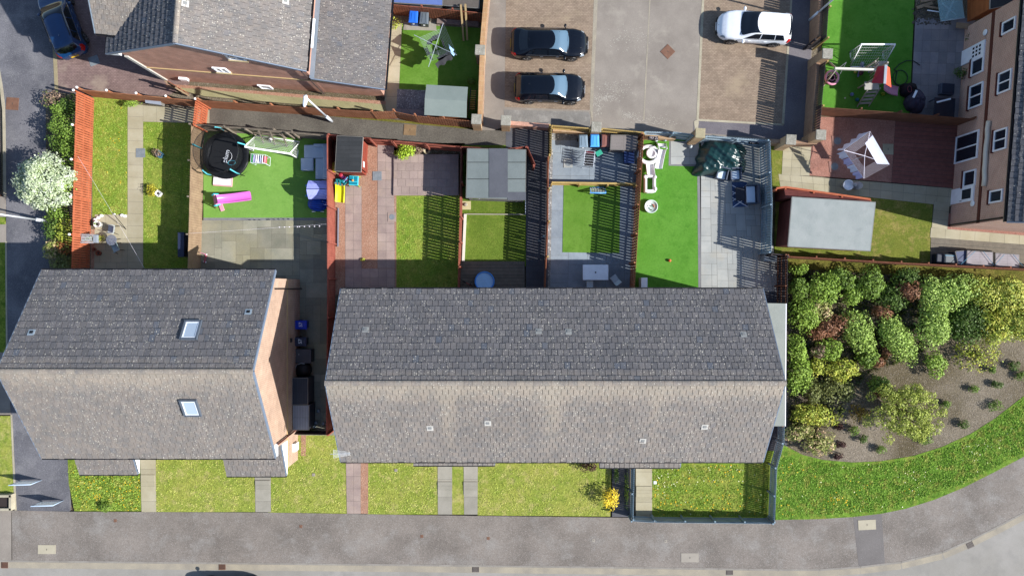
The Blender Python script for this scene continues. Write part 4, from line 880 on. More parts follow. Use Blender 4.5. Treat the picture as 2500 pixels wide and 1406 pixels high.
w = m.build('window', white, t); m = MB()
for s in (-1.3, -.75, -.2): m.box((s, P[3].y+.05, 1.5), (.4, .04, .6))
m.build('pane', wg, w)
feltw = surf('pale_grey_felt', 'a8b0ae', 'b4bab8', .9, .85, .4, 12, fine=.08, third=('98a0a0', 1.4, .6))
t, P = shed('large red brown shed with pale grey roof and rivet edged sides', [(1934, 481), (2138, 494), (2125, 613), (1924, 602)], 2.35, feltw, boards_rb, over=.12)
m = MB(); m.hexa([(P[0].x-.2, P[0].y+.0, 0), (P[1].x, P[1].y, 0), (P[1].x, P[1].y+.5, 0), (P[0].x-.2, P[0].y+.75, 0), (P[0].x-.2, P[0].y+.0, 1.9), (P[1].x, P[1].y, 1.9), (P[1].x, P[1].y+.35, 1.6), (P[0].x-.2, P[0].y+.6, 1.6)]); m.build('side_roof', boards_rb, t)
t, P = shed('wooden shed with dark roof at the top right of the patio', [(2420, -60), (2560, -60), (2500, 4), (2418, 22)], 2.3, feltd, boards_or, over=.05)
t, P = shed('blue roofed garden shed at the top edge beyond the slatted fence', [(952, -60), (1082, -60), (1080, 14), (950, 6)], 1.7, plain('blue_sheet_roof', '6f86c8', .5), boards_gr)
t, P = shed('dark roofed shed at the top edge by the car park wall', [(1084, -60), (1172, -60), (1170, 20), (1082, 13)], 1.7, surf('brown_felt', '6a635e', '746c66', 1, .9, .3, 12), boards_gr)
ribbed = brick('ribbed_plastic', 'b4b9c2', 'acb1ba', '70757c', .1, 5, .008, 0, .5, .4, dirt=.05); ribd = brick('dark_ribbed_plastic', '4c525e', '474d58', '3a404a', .1, 5, .008, 0, .5, .4, dirt=.05)
shed('dark plastic storage unit against the orange brick gable', [(714, 923), (751, 923), (751, 987), (714, 987)], 1.6, ribd, ribd, name='storage_unit', cat='storage box', over=.03)
shed('light grey plastic storage unit at the lower end of the side passage', [(715, 989), (754, 989), (753, 1049), (715, 1049)], 1.6, ribbed, ribd, name='storage_unit', cat='storage box', over=.03)
deckbox = brick('ribbed_lid', 'a09894', '98908c', '78706e', 5, .09, .008, 0, .6, .4, dirt=.06)
shed('brown grey storage box with slatted lid beside the brown bin', [(1492, 330), (1557, 331), (1552, 367), (1490, 365)], 1.2, deckbox, plain('taupe_plastic', '8b8380', .6), name='storage_box', cat='storage box', over=.03)
shed('whitish ribbed cold frame tied with blue rope, left of two by the brown fence', [(2362, 612), (2424, 616), (2424, 650), (2360, 647)], .9, brick('pale_ribbed_lid', 'b6aeb4', 'aea6ac', '8e868c', 5, .1, .008, 0, .6, .4), plain('taupe_plastic', '8b8380', .6), name='storage_box', cat='storage box', over=.03)
shed('whitish ribbed cold frame tied with blue rope, right of two by the brown fence', [(2431, 618), (2488, 622), (2488, 654), (2431, 651)], .9, brick('pale_ribbed_lid', '', '', ''), plain('taupe_plastic', '8b8380', .6), name='storage_box', cat='storage box', over=.03)
shed('dark blue storage box behind the covered barbecue by the brown fence', [(2333, 614), (2359, 612), (2358, 646), (2340, 646)], .8, plain('navy_lid', '4c5a80', .6), plain('navy_box', '2c3550', .6), name='storage_box', cat='storage box', over=.03)
# ================================================================ vehicles
def paint(name, c, rough=.22, spec=.6, k=.7):
    b = NB(name); b.b.inputs['Coat Weight'].default_value = .25; b.b.inputs['Coat Roughness'].default_value = .05
    c0 = hx(c, k)+(1,); cc = b.val(c0, b.ramp(b.noise(b.co.outputs['Object'], 2, 3), .3, .7, .93, 1.07))
    return b.fin(cc, b.ramp(b.noise(b.co.outputs['Object'], 6, 4), .3, .7, rough*.8, rough*1.3), 0, spec)
carglass = glassm('car_glass', '10161e', .05); carglass.node_tree.nodes['Principled BSDF'].inputs['Specular IOR Level'].default_value = .7
tyre = plain('tyre', '1c1c1e', .8); rimm = plain('alloy', 'b0b4ba', .25, .8); chrome = plain('chrome', 'e4e8ee', .12, .9); redl = plain('red_lens', 'c01c1c', .2, k=.7); clearl = plain('clear_lens', '9aa4ae', .1, k=.7); blackp = plain('black_plastic', '161619', .45)
screenglass = glassm('painted_sky_glass', '50687a', .12)  # paler base colour paints a sky reflection into the black cars' windscreens
def car(name, label, loc, rz, L, Wd, ST, paintm, wb, wr=.34, rearwin=None, wscreen=None, sidew=None, rails=False, group=None, plate_r='e2b51f', hood=None, emblem=None, roofc=None):
    """ST: stations (x, width factor, z bottom, z belt, z top, top width factor)"""
    t = thing(name, loc, rz, label, 'car', group); hw = Wd/2
    ST = np.array(ST, float); xs = ST[:, 0]
    def at(x):
        return [np.interp(x, xs, ST[:, i]) for i in range(1, 6)]
    fine = np.concatenate([np.linspace(xs[i], xs[i+1], 5)[:-1] for i in range(len(xs)-1)]+[[xs[-1]]])
    # smooth the station curves a little
    def sm(x):
        w = np.array([.25, .5, .25]); o = np.array([-.05, 0, .05]); return sum(np.array(at(np.clip(x+o[i], xs[0], xs[-1])))*w[i] for i in range(3))
    def sect(x):
        wf, zb, zs, zt, wt = sm(x); w = hw*wf; tw = hw*wt
        half = [(w*.86, zb), (w*.97, zb+.10), (w, zb+(zs-zb)*.5), (w*.985, zs-.10), (w*.955, zs), (tw*1.0+(w*.955-tw)*.45, zs+(zt-zs)*.45), (tw, zt-(zt-zs)*.12-.01), (tw*.88, zt-.012), (tw*.5, zt+.012), (0, zt+.02)]
        return half
    def P(x, v):                            # surface point; v 0..18, 9 = centre line; left side y>0
        s = sect(x); vv = v if v <= 9 else 18-v; i = min(int(vv), 8); f = vv-i
        y = s[i][0]*(1-f)+s[i+1][0]*f; z = s[i][1]*(1-f)+s[i+1][1]*f
        return Vector((x, y if v <= 9 else -y, z))
    m = MB(); m.loft([[P(x, v) for v in range(19)] for x in fine], False)
    n = len(m.v); m.f.append(tuple(range(18, -1, -1))); m.f.append(tuple(n-19+i for i in range(19)))
    m.f = [f[::-1] for f in m.f]
    body = m.build('body', paintm, t, True)
    es = body.modifiers.new('e', 'EDGE_SPLIT'); es.split_angle = R(50)
    def patch(nm, mat, x0f, x1f, v0, v1, off, par=body, nx=10, nv=8, sm_=True):
        """x range may depend on v through functions of f in 0..1"""
        mm = MB(); rows = []
        for j in range(nv+1):
            f = j/nv; v = v0+(v1-v0)*f; a, b = x0f(f), x1f(f); row = []
            for i in range(nx+1):
                x = a+(b-a)*i/nx; p = P(x, v); e = .02
                du = P(min(x+e, xs[-1]), v)-P(max(x-e, xs[0]), v); dv = P(x, min(v+.1, 18))-P(x, max(v-.1, 0)); nn = dv.cross(du)
                if nn.length < 1e-9: nn = Vector((0, 0, 1))
                nn.normalize(); c = Vector((x, 0, .6))
                if nn.dot(p-c) < 0: nn = -nn
                row.append(p+nn*off)
            rows.append(row)
        mm.loft(rows, False, False); return mm.build(nm, mat, par, sm_)
    # windscreen and rear window span from side to side
    for nm, q in (('windscreen', wscreen), ('rear_window', rearwin)):
        if q:
            a, b, bow, vi = q
            patch(nm, screenglass if nm == 'windscreen' and name.startswith('black') else carglass, lambda f: a+bow*(abs(f-.5)*2)**2, lambda f: b+bow*.6*(abs(f-.5)*2)**2, vi, 18-vi, .012)
    if sidew:
        for sgn in (0, 1):
            for (x0, x1, x0t, x1t) in sidew:
                va, vb = (4.2, 5.7) if not sgn else (13.8, 12.3)
                patch('side_window', carglass, lambda f: x0+(x0t-x0)*f, lambda f: x1+(x1t-x1)*f, va, vb, .010, nx=5, nv=4)
            va = 4.0 if not sgn else 14.0
            patch('chrome_strip', chrome, lambda f: sidew[0][0], lambda f: sidew[-1][1], va, va+(.14 if not sgn else -.14), .014, nx=14, nv=1)
    # wheels
    for sx in (wb/2, -wb/2):
        for sy in (1, -1):
            y = sy*(hw-.10); mm = MB()
            mm.loft([[(sx+r_*math.cos(a), y+sy*o, wr+r_*math.sin(a)) for a in [2*math.pi*i/24 for i in range(24)]] for r_, o in ((wr*.8, -.1), (wr, -.09), (wr, .09), (wr*.93, .115), (wr*.72, .11))], True); w = mm.build('wheel', tyre, t, True)
            mm = MB()
            for i in range(5):
                a = i*2*math.pi/5; mm.beam((sx, y+sy*.125, wr), (sx+math.cos(a)*wr*.66, y+sy*.125, wr+math.sin(a)*wr*.66), .07, .02, up=(0, 1, 0))
            mm.loft([[(sx+r_*math.cos(a), y+sy*.12, wr+r_*math.sin(a)) for a in [2*math.pi*i/20 for i in range(20)]] for r_ in (wr*.72, wr*.64)], True, False); mm.build('rim', rimm, w)
            mm = MB(); mm.loft([[(sx+r_*math.cos(a), sy*(hw+o), wr+.02+r_*math.sin(a)) for a in [math.pi*i/14 for i in range(-1, 16)]] for r_, o in ((wr*1.22, -.02), (wr*1.2, .008), (wr*1.04, .008))], False, False); mm.build('wheel_arch', blackp, body)
    wsx = wscreen[1]
    for sy in (1, -1):
        mm = MB(); mm.ell((wsx-.25, sy*(hw+.10), .98), (.09, .13, .08)); mm.tube([(wsx-.22, sy*(hw-.06), .94), (wsx-.25, sy*(hw+.05), .96)], .03); mm.build('wing_mirror', paintm, t, True)
        for dx in (.05, -.95):
            mm = MB(); mm.box((wsx-1.05+dx+.3, sy*(hw*.99), .84), (.2, .04, .035)); mm.build('door_handle', chrome if name != 'white_suv' else paintm, body)
        f0 = xs[-1]; va, vb = (2.6, 5.6) if sy > 0 else (15.4, 12.4)
        patch('headlight', clearl, lambda f: f0-.52+.1*f, lambda f: f0-.2-.1*f, va+.5*sy, vb-.5*sy, .012, nx=6, nv=5)
        r0 = xs[0]; va, vb = (2.4, 4.9) if sy > 0 else (15.6, 13.1)
        patch('tail_light', redl, lambda f: r0+.03, lambda f: r0+.34-.12*abs(f-.5), va, vb, .012, nx=5, nv=5)
    mm = MB(); mm.box((xs[0]-.02, 0, .62), (.03, .5, .11)); mm.build('number_plate', plain('plate_'+plate_r, plate_r, .5, k=.75), body)
    mm = MB(); mm.box((xs[-1]+.02, 0, .45), (.03, .5, .11)); mm.build('number_plate', white, body)
    mm = MB(); mm.box((xs[-1]-.02, 0, .5), (.06, hw*1.1, .25)); mm.build('grille', blackp, body)
    for yy, ang in ((.35, .12), (-.3, .12)):
        p = P(wsx+.05, 9); mm = MB(); mm.tube([(wsx-.02, yy+.35, p.z+.005), (wsx-.10, yy-.35, p.z+.04)], .012, 4); mm.build('wiper', blackp, body)
    mm = MB(); mm.ell((xs[-1]-.08, 0, sm(xs[-1]-.08)[3]+.01), (.03, .045, .03)); mm.build('badge', chrome, body)
    if hood:
        for sy in (1, -1):
            mm = MB(); mm.tube([P(hood[0]+(hood[1]-hood[0])*i/6, 9-sy*(1.15-.25*i/6))+Vector((0, 0, -.004)) for i in range(7)], .016, 6); mm.build('bonnet_crease', paintm, body, True)
    if rails:
        for sy in (1, -1):
            mm = MB(); mm.tube([(x, sy*sm(x)[4]*hw*1.0, sm(x)[3]+.02) for x in np.linspace(-1.5, .35, 8)], .022, 6); mm.build('roof_rail', blackp if rails == 1 else paintm, body, True)
    p = P(-1.25, 9); mm = MB(); mm.loft([[(p.x, -.03, p.z), (p.x, .03, p.z), (p.x-.1, 0, p.z)], [(p.x-.14, -.004, p.z+.06), (p.x-.14, .004, p.z+.06), (p.x-.16, 0, p.z+.06)]]); mm.build('antenna_fin', paintm, body)
    return t, body, P
saloon = [(-2.42, .66, .42, .62, .66, .5), (-2.36, .80, .32, .86, .92, .66), (-2.2, .93, .25, .95, 1.03, .74), (-1.95, .985, .22, .97, 1.08, .75), (-1.75, 1, .22, .97, 1.13, .74), (-1.35, 1, .22, .96, 1.31, .66), (-1.0, 1, .22, .96, 1.40, .63), (-.4, 1, .22, .95, 1.44, .63), (.3, 1, .22, .94, 1.42, .64), (.6, 1, .22, .94, 1.35, .66), (.95, 1, .22, .95, 1.13, .74), (1.15, .99, .22, .93, 1.02, .8), (1.6, .98, .22, .88, .96, .80), (2.0, .91, .24, .80, .88, .74), (2.22, .80, .28, .70, .78, .64), (2.37, .63, .34, .60, .66, .50), (2.45, .40, .42, .52, .56, .32)]
hatch = [(-2.2, .70, .40, .66, .70, .55), (-2.15, .84, .30, .86, .92, .70), (-2.0, .95, .25, .96, 1.12, .72), (-1.82, .985, .22, .97, 1.32, .66), (-1.6, 1, .22, .97, 1.40, .64), (-1.0, 1, .22, .96, 1.44, .65), (-.3, 1, .22, .95, 1.45, .66), (.25, 1, .22, .94, 1.43, .66), (.5, 1, .22, .94, 1.36, .68), (.85, 1, .22, .95, 1.14, .76), (1.03, .99, .22, .93, 1.03, .82), (1.4, .98, .22, .88, .97, .82), (1.75, .92, .24, .80, .89, .76), (1.98, .80, .28, .70, .78, .64), (2.13, .64, .34, .60, .66, .50), (2.22, .42, .42, .52, .56, .34)]
suv = [(-2.3, .70, .45, .80, .84, .55), (-2.24, .85, .34, 1.0, 1.06, .70), (-2.1, .95, .28, 1.08, 1.30, .74), (-1.95, .985, .26, 1.08, 1.52, .70), (-1.7, 1, .25, 1.07, 1.60, .69), (-1.0, 1, .25, 1.05, 1.64, .70), (-.2, 1, .25, 1.04, 1.64, .71), (.15, 1, .25, 1.03, 1.61, .72), (.45, 1, .25, 1.03, 1.50, .74), (.8, 1, .25, 1.04, 1.25, .80), (.98, .99, .25, 1.03, 1.14, .86), (1.4, .98, .25, .98, 1.07, .84), (1.8, .92, .27, .90, .98, .76), (2.08, .80, .31, .78, .86, .64), (2.25, .62, .38, .66, .74, .48), (2.34, .40, .46, .56, .62, .32)]
P = U(1341, 106, .7)
car('black_saloon', 'black saloon car parked above the other black car', (P.x, P.y, 0), R(-1.2), 4.9, 1.84, saloon, paint('black_paint', '060a14', .18, .4, .8), 2.85, rearwin=(-1.93, -1.38, .12, 6.5), wscreen=(.34, 1.22, -.36, 6.2), sidew=[(-1.45, -1.08, -1.12, -1.0), (-1.04, -.12, -.92, -.14), (-.06, .92, -.08, .38)], hood=(1.3, 2.1), plate_r='e2b51f')
P = U(1342, 215, .7)
car('black_hatchback', 'black hatchback parked just above the pale pavement strip', (P.x, P.y, 0), R(-1.2), 4.4, 1.80, hatch, paint('black_paint_b', '070c16', .18, .4, .8), 2.7, rearwin=(-2.1, -1.8, .15, 6.4), wscreen=(.28, 1.1, -.34, 6.2), sidew=[(-1.6, -1.0, -1.3, -.9), (-.95, -.1, -.86, -.12), (-.04, .82, -.06, .3)])
P = U(1843, 66, .8)
car('white_suv', 'white sport utility car parked facing left', (P.x, P.y, 0), R(176.2), 4.62, 1.88, suv, paint('white_paint', 'eef3fa', .25, .5, .88), 2.7, wr=.37, rearwin=(-2.2, -1.99, .18, 6.6), wscreen=(.1, 1.0, -.34, 6.2), sidew=[(-1.8, -1.22, -1.6, -1.15), (-1.17, -.3, -1.1, -.32), (-.24, .76, -.26, .1)])
P = U(147, 52, .8)
t, bd, PP = car('blue_suv', 'dark blue sport utility car with roof rails in the top left corner', (P.x, P.y, 0), R(111), 4.5, 1.86, suv, paint('blue_paint', '123a66', .2, .6, .8), 2.65, wr=.36, rearwin=(-2.22, -1.97, .12, 6.6), wscreen=(.1, 1.0, -.34, 6.2), sidew=[(-1.8, -1.22, -1.6, -1.15), (-1.17, -.3, -1.1, -.32), (-.24, .76, -.26, .1)], rails=1)
text('lettering', 'DACIA', .17, chrome, bd, (-2.335, 0, .86), (R(75), 0, R(-90)), .01)
P = U(556, 1451, .7)
car('black_hatchback', 'black car at the kerb, cut off by the bottom edge', (P.x, P.y, -.085), R(180), 4.4, 1.80, hatch, MC.get('x') or bpy.data.materials['black_paint_b'], 2.7, rearwin=(-2.1, -1.8, .15, 6.4), wscreen=(.28, 1.1, -.34, 6.2), sidew=[(-1.6, -1.0, -1.3, -.9), (-.95, -.1, -.86, -.12), (-.04, .82, -.06, .3)])
# ================================================================ street furniture and covers
def T(name, x, y, label, cat, rz=0, z=0, group=None):
    P = U(x, y, z); return thing(name, (P.x, P.y, 0), R(rz), label, cat, group)
galv = plain('galvanised_steel', 'b4bec6', .45, .3, k=.8); pale_steel = plain('pale_steel', 'dfe6f0', .4, .1, k=.85)
def lamp(x, y, hx_, hy_, h, label, head=True):
    a, b = U(x, y, 0), U(hx_, hy_, h); t = thing('street_lamp', (a.x, a.y, 0), 0, label, 'street lamp'); d = b-a; d.z = 0
    m = MB(); m.tube([(0, 0, 0), (0, 0, 1.3)], .10, 10); m.build('base', pale_steel, t, True)
    e = Vector((0, 0, h)) ; m = MB(); m.tube([(0, 0, 1.3), (0, 0, h*.6), tuple(e)], .06, 10, .045); m.build('pole', pale_steel, t, True)
    m = MB(); dd = Vector((d.x, d.y, 0)); L = dd.length
    if L > .1: m.tube([e, Vector((dd.x*.5, dd.y*.5, h+.1)), Vector((dd.x, dd.y, h))], .04, 8); m.build('arm', pale_steel, t, True)
    ang = math.atan2(d.y, d.x); m = MB(); m.ell((0, 0, 0), (.36, .13, .1), 14, 9); ph = m.build('lamp_head', plain('lamp_white', 'e8eef4', .3, k=.85), t, True); ph.location = (dd.x, dd.y, h); ph.rotation_euler = (0, 0, R(80)); return t
lamp(810, 297, 745, 247, 6.0, 'street lamp standing in the alley with its head over the gable')
lamp(122, 541, -12, 522, 6.2, 'street lamp by the hedge leaning out over the left edge')
lamp(1977, 50, 2110, -60, 6.5, 'street lamp on the car park wall reaching past the top edge')
def barrier(x, y, label, rz=0):
    t = T('chicane_barrier', x, y, label, 'barrier', rz, 0, 'staggered barriers on the lane'); m = MB(); w = .68
    m.tube([(-w, 0, 0), (-w, 0, 1.05), (w, 0, 1.05), (w, 0, 0)], .032, 8); m.build('frame', plain('pale_blue_tube', 'b4c9e0', .4, k=.8), t, True); m = MB()
    for i in range(1, 24): m.tube([(-w+i*w/12, 0, .2), (-w+i*w/12, 0, 1.02)], .010, 4)
    m.tube([(-w, 0, .2), (w, 0, .2)], .02, 6); m.build('bars', galv, t)
barrier(76, 1172, 'pale blue tubular barrier on the lane, upper of the two', 2); barrier(129, 1222, 'pale blue tubular barrier on the lane, lower of the two', 2)
def cover(x, y, w, h, mat, label, rz=0, rim=None, z=.02, cat='manhole cover', grid=0):
    t = T('manhole_cover' if cat == 'manhole cover' else cat.replace(' ', '_'), x, y, label, cat, rz); w /= 38; h /= 38
    m = MB(); m.box((0, 0, z), (w, h, .03)); m.build('frame' if grid else 'plate', mat, t, bevel=.004)
    m = MB()
    if grid:
        for i in range(6): m.box((-w/2+w*(i+.5)/6, 0, z+.017), (w/6*.45, h*.8, .006))
        m.build('slots', plain('drain_dark', '3a2c28', .9), t)
    elif rim: m.lathe([(min(w, h)*.34, z+.012), (min(w, h)*.34, z+.022)], (0, 0, 0), 24); m.build('lid', rim, t)
    else: m.box((0, 0, z+.018), (.03, h*.2, .008)); m.build('keyhole', plain('keyhole', '55504a', .9), t)
    return t
cv = plain('concrete_cover', 'b4aca0', .9); cvb = plain('beige_cover', 'c9c0a9', .9); rust = surf('rust_iron', '96705c', '84604f', 3, .8, .4, 20, fine=.2); rim_g = surf('grey_lid', '9aa3aa', '8a939a', 4, .6, .3, 20)
cover(115, 1340, 43, 22, cvb, 'pale inspection cover in the pavement at bottom left', 0, z=.025); cover(1684, 1360, 43, 22, cv, 'grey concrete cover in the pavement at bottom centre right', 0, z=.025); cover(2116, 1280, 43, 24, cvb, 'pale cover set in the dark pavement patch on the bend', 3, z=.03)
cover(31, 254, 30, 30, rust, 'rusty square cover in the left lane', -4, z=.02); cover(1630, 127, 26, 26, rust, 'rusty diamond cover in the car park tarmac', 45, z=.02); cover(1001, 318, 30, 26, surf('tan_cover', 'a58a68', '94795a', 3, .8), 'tan cover in the alley tarmac', -4, z=.03)
for x, y, rz, l in ((9, 1379, 0, 'left'), (541, 1383, 1, 'second'), (1161, 1389, 0, 'third'), (1782, 1396, 0, 'fourth'), (2370, 1330, 24, 'last')):
    cover(x, y, 17, 17, rust if x < 900 else plain('grate_iron', '8a827c', .7), {'left': 'road gully grate at the very left of the kerb', 'second': 'rusty gully grate near the car at the bottom edge', 'third': 'gully grate below the twin front paths', 'fourth': 'gully grate below the blue fenced front lawn', 'last': 'tilted gully grate on the bend of the kerb'}[l], rz, z=-.085, cat='gully grate', grid=1)
for x, y, l in ((1030, 1308, 'left of the two tan stopcock lids in the pavement'), (1192, 1313, 'right of the two tan stopcock lids in the pavement'), (1449, 1318, 'faint stopcock lid below the yellow bush'), (1625, 1320, 'stopcock lid below the blue fence'), (735, 1284, 'stopcock lid in the pavement between the houses'), (282, 1270, 'stopcock lid in the pavement below the wild lawn')):
    cover(x, y, 7, 7, rust if x < 1300 else cv, l, z=.025, cat='stopcock lid')
cover(230, 149, 24, 22, rim_g, 'blue grey drain cover in the block driveway', 20, rim=rim_g); cover(344, 374, 22, 22, rim_g, 'square drain cover on the left garden path', 0, rim=rim_g, z=.04)
cover(921, 430, 22, 22, rim_g, 'drain cover in the pink gravel near the red shed', 0, rim=rim_g, z=.035); cover(957, 530, 20, 22, slab_p, 'drain cover set in the pink path', 0, rim=rim_g, z=.04); cover(1387, 399, 22, 22, slab_w, 'pale drain cover on the slate patio', 0, rim=rim_g, z=.04)
cover(2044, 345, 26, 26, plain('pink_frame', 'b08478', .8), 'framed drain cover in red gravel, upper of two', 4, rim=rim_g, z=.03); cover(2037, 407, 26, 26, plain('pink_frame', 'b08478', .8), 'framed drain cover in red gravel, lower of two', 4, rim=rim_g, z=.03)
cover(2167, 365, 26, 26, slab_b, 'plain stepping slab between red gravel and deck', 0, z=.045)
for x, y, l in ((766, 1158, 'grey slab lid in the lawn right of the porch'), (967, 1147, 'grey slab lid in the lawn left of the twin paths'), (1599, 1177, 'white lid beside the beige front path')): cover(x, y, 7, 7, cv if x < 1500 else white, l, z=.035, cat='lawn lid')
# ================================================================ wheelie bins
def wbin(x, y, c, label, rz=0, txt=None, group=None, lid=None):
    t = T('wheelie_bin', x, y, label, 'bin', rz, 1.0, group); mb = plain('bin_'+c, c, .45, k=.6); ml = plain('bin_lid_'+(lid or c), lid or c, .4, k=.72)
    m = MB(); m.loft([[(-w, -d+.03, z), (w, -d+.03, z), (w, d, z), (-w, d, z)] for w, d, z in ((.21, .25, .06), (.27, .33, .92), (.29, .36, .96))], True); m.build('body', mb, t, bevel=.02)
    m = MB(); m.loft([[(-w, -d, z), (w, -d, z), (w*.92, d+.04, z), (-w*.92, d+.04, z)] for w, d, z in ((.29, .36, .97), (.295, .37, 1.0), (.24, .30, 1.05), (.12, .2, 1.06))], True); l = m.build('lid', ml, t, bevel=.015)
    m = MB()
    for s in (-.12, .12): m.beam((s, -.28, 1.045), (s*.8, .3, 1.045), .02, .03)
    m.build('lid_rib', mb, l)
    m = MB(); m.tube([(-.26, .42, .98), (.26, .42, .98)], .02); m.tube([(-.24, .36, .95), (-.24, .42, .98)], .02); m.tube([(.24, .36, .95), (.24, .42, .98)], .02); m.build('handle', mb, t)
    for s in (-1, 1): m = MB(); m.loft([[(s*.26+o, .28+.1*math.cos(a), .1+.1*math.sin(a)) for a in [math.pi*i/6 for i in range(12)]] for o in (-.03, .03)]); m.build('wheel', tyre, t)
    if txt:
        if txt[1] == 'lid': text('number', txt[0], .3, white, l, (0.02, 0, 1.068), (0, 0, R(txt[2])))
        else: text('number', txt[0], .13, white, t, (0, -.34, .7), (R(82), 0, 0), .01)
    return t
wbin(1009, 42, '1c5fd0', 'royal blue wheelie bin at the top of the rotary airer garden', -4, ('25', 'f'), lid='2a72e8'); wbin(1035, 45, '4d555c', 'dark grey wheelie bin at the top of the rotary airer garden', -4, ('25', 'f'), lid='66707a')
wbin(1424, 346, '5f7280', 'slate grey wheelie bin behind the yellow fence', 2, ('25', 'f'), lid='8498a8'); wbin(1452, 345, '1565d8', 'bright blue wheelie bin behind the stone capped pillar', 0, lid='5ab4ff'); wbin(1479, 345, '6a3c34', 'brown wheelie bin beside the slatted storage box', 0, lid='94645a')
wbin(735, 793, '1a36b0', 'blue wheelie bin numbered 57 by the gable wall', 90, ('57', 'lid', 0), lid='1a3cc0'); wbin(734, 834, '2c3140', 'dark grey wheelie bin numbered 57 by the gable wall', 90, ('57', 'lid', 0), lid='39415a')
t = T('wheelie_bin', 741, 869, 'grey lidded bin with white stains between the numbered bins and storage units', 'bin', 0, .9); m = MB(); m.box((0, 0, .45), (.9, .8, .85)); m.build('body', plain('bin_charcoal', '4a4a50', .6), t, bevel=.03); m = MB(); m.box((0, 0, .92), (.98, .88, .08)); m.build('lid', surf('stained_lid', '66666c', '5a5a60', 2, .6, .1, 20, specks=('c9c9c9', 5, .2)), t, bevel=.02)
t = T('hose_reel', 738, 903, 'round dark covered barbecue above the storage units', 'barbecue', 0, .8); m = MB(); m.lathe([(.35, 0), (.5, .4), (.5, .75), (.3, .95), (.05, 1.0)], n=20); m.build('cover', plain('black_cover', '15161c', .6), t, True); m = MB(); m.tube([(-.45+.0, 0, .9), (-.3, .35, 1.0), (0, .45, 1.02), (.2, .42, 1.0)], .02); m.build('handle', galv, t); t.name = 'barbecue'
for x, y, l in ((779, 1002, 'glass globe lamp furthest up in the dark passage'), (773, 1031, 'glass globe lamp in the middle of the passage'), (769, 1040, 'small green glass globe in the passage'), (791, 1033, 'glass globe lamp against the red fence')):
    t = T('glass_globe', x, y, l, 'globe'); m = MB(); m.ell((0, 0, .14), (.12, .12, .12), 14, 9); m.build('globe', plain('frosted_globe', '9fb2bd', .2), t, True); m = MB(); m.lathe([(.06, 0), (.05, .04)], n=10); m.build('base', dgut, t)
# ================================================================ garden furniture and toys
def airer_square(x, y, h, corners, label, lines, mat, sheets):
    c = U(x, y, h-.15); t = thing('rotary_airer', (c.x, c.y, 0), 0, label, 'airer'); Q = [U(a, b, h)-Vector((c.x, c.y, 0)) for a, b in corners]; hub = Vector((0, 0, h-.15))
    m = MB(); m.tube([(0, 0, 0), tuple(hub)], .03); m.build('pole', galv, t)
    for q in Q: m = MB(); m.tube([hub, q], .018); m.build('arm', mat, t)
    m = MB()
    for k in range(lines):
        f = 1-k*.075; L = [hub.lerp(q, f) for q in Q]
        for i in range(4): m.tube([L[i], L[(i+1) % 4]], .006, 4)
    m.build('line', mat, t); return t, Q, hub
whc = plain('white_cotton', 'e6e8f6', .9, k=.85); lilac = plain('lilac_cotton', 'cfc8ee', .9, k=.8); blk = plain('black_cloth', '17181c', .9); wline = plain('white_line', 'e6e0ea', .6, k=.85)
def cloth(name, label, a, b, drop, mat, sway=(0, 0), fold=.05, nx=14, nz=7, cat='washing', seed=1, group=None):
    """cloth hanging from a to b (world)"""
    a, b = Vector(a), Vector(b); r = random.Random(seed); d = (b-a); n = Vector((-d.y, d.x, 0)).normalized(); m = MB(); ph = r.uniform(0, 6); rows = []
    for j in range(nz+1):
        f = j/nz; rows.append([a+d*i/nx-Vector((0, 0, drop*f*(1+.06*math.sin(i*.9+ph))))+Vector((sway[0]*f, sway[1]*f, 0))+n*(fold*math.sin(i*1.7+ph+f)*(.3+f)) for i in range(nx+1)])
    n0 = n*.006; k = (nx+1); m.loft(rows, False, False); m.loft([[p+n0 for p in rw] for rw in rows], False, False)
    c = m.v; bx = sum((Vector(v) for v in c), Vector())/len(c); m.v = [(v[0]-a.x, v[1]-a.y, v[2]) for v in c]
    o = m.build(name, mat, None, True); o.location = (a.x, a.y, 0); return tag(o, label, cat, group)
t, Q, hub = airer_square(2111, 381, 1.9, [(2124, 321), (2171, 402), (2109, 436), (2060, 367)], 'large white rotary airer over the red gravel hung with white sheets', 7, wline, None)
o0 = Vector((t.location.x, t.location.y, 0))
cloth('bed_sheet', 'long white sheet along the upper left side of the large airer', Q[3]+o0, Q[0]+o0, .6, whc, (-.12, .08), .06, seed=2)
A_, B_ = Q[3]+o0, Q[2]+o0
for i in range(4): cloth('pillowcase', ['lilac white pillowcase nearest the left corner of the large airer', 'second pillowcase down the lower left side of the large airer', 'third pillowcase down the lower left side of the large airer', 'bluish pillowcase nearest the bottom corner of the large airer'][i], A_.lerp(B_, .02+i*.24), A_.lerp(B_, .24+i*.24), .6-.05*i, whc if i % 2 == 0 else lilac, (-.16, -.06), .04, 6, seed=5+i, group='pillowcases on the large airer')
m = MB(); r0, r1 = Q[0]+o0, Q[1]+o0; hc = hub+o0; bx = [r0, r1, r1.lerp(hc, .9), r0.lerp(hc, .9)]
rows = [[(r0.lerp(r1, .12+.88*i/16)).lerp(hc+(r0-r1)*(.5-i/16)*.45, .62*j/6)+Vector((0, 0, .03-.03*math.sin(math.pi*j/6))) for i in range(17)] for j in range(7)]
m.loft(rows, False, False); m.v = [(v[0]-r0.x, v[1]-r0.y, v[2]) for v in m.v]; o = m.build('bed_sheet', whc, None, True); o.location = (r0.x, r0.y, 0); tag(o, 'white sheet spread over the upper right lines of the large airer', 'washing')
t, Q, hub = airer_square(1064, 112, 1.9, [(1082, 57), (1115, 135), (1046, 164), (1011, 86)], 'rotary airer with bare steel arms over the small top garden', 0, galv, None)
o0 = Vector((t.location.x, t.location.y, 0)); hc = hub+o0
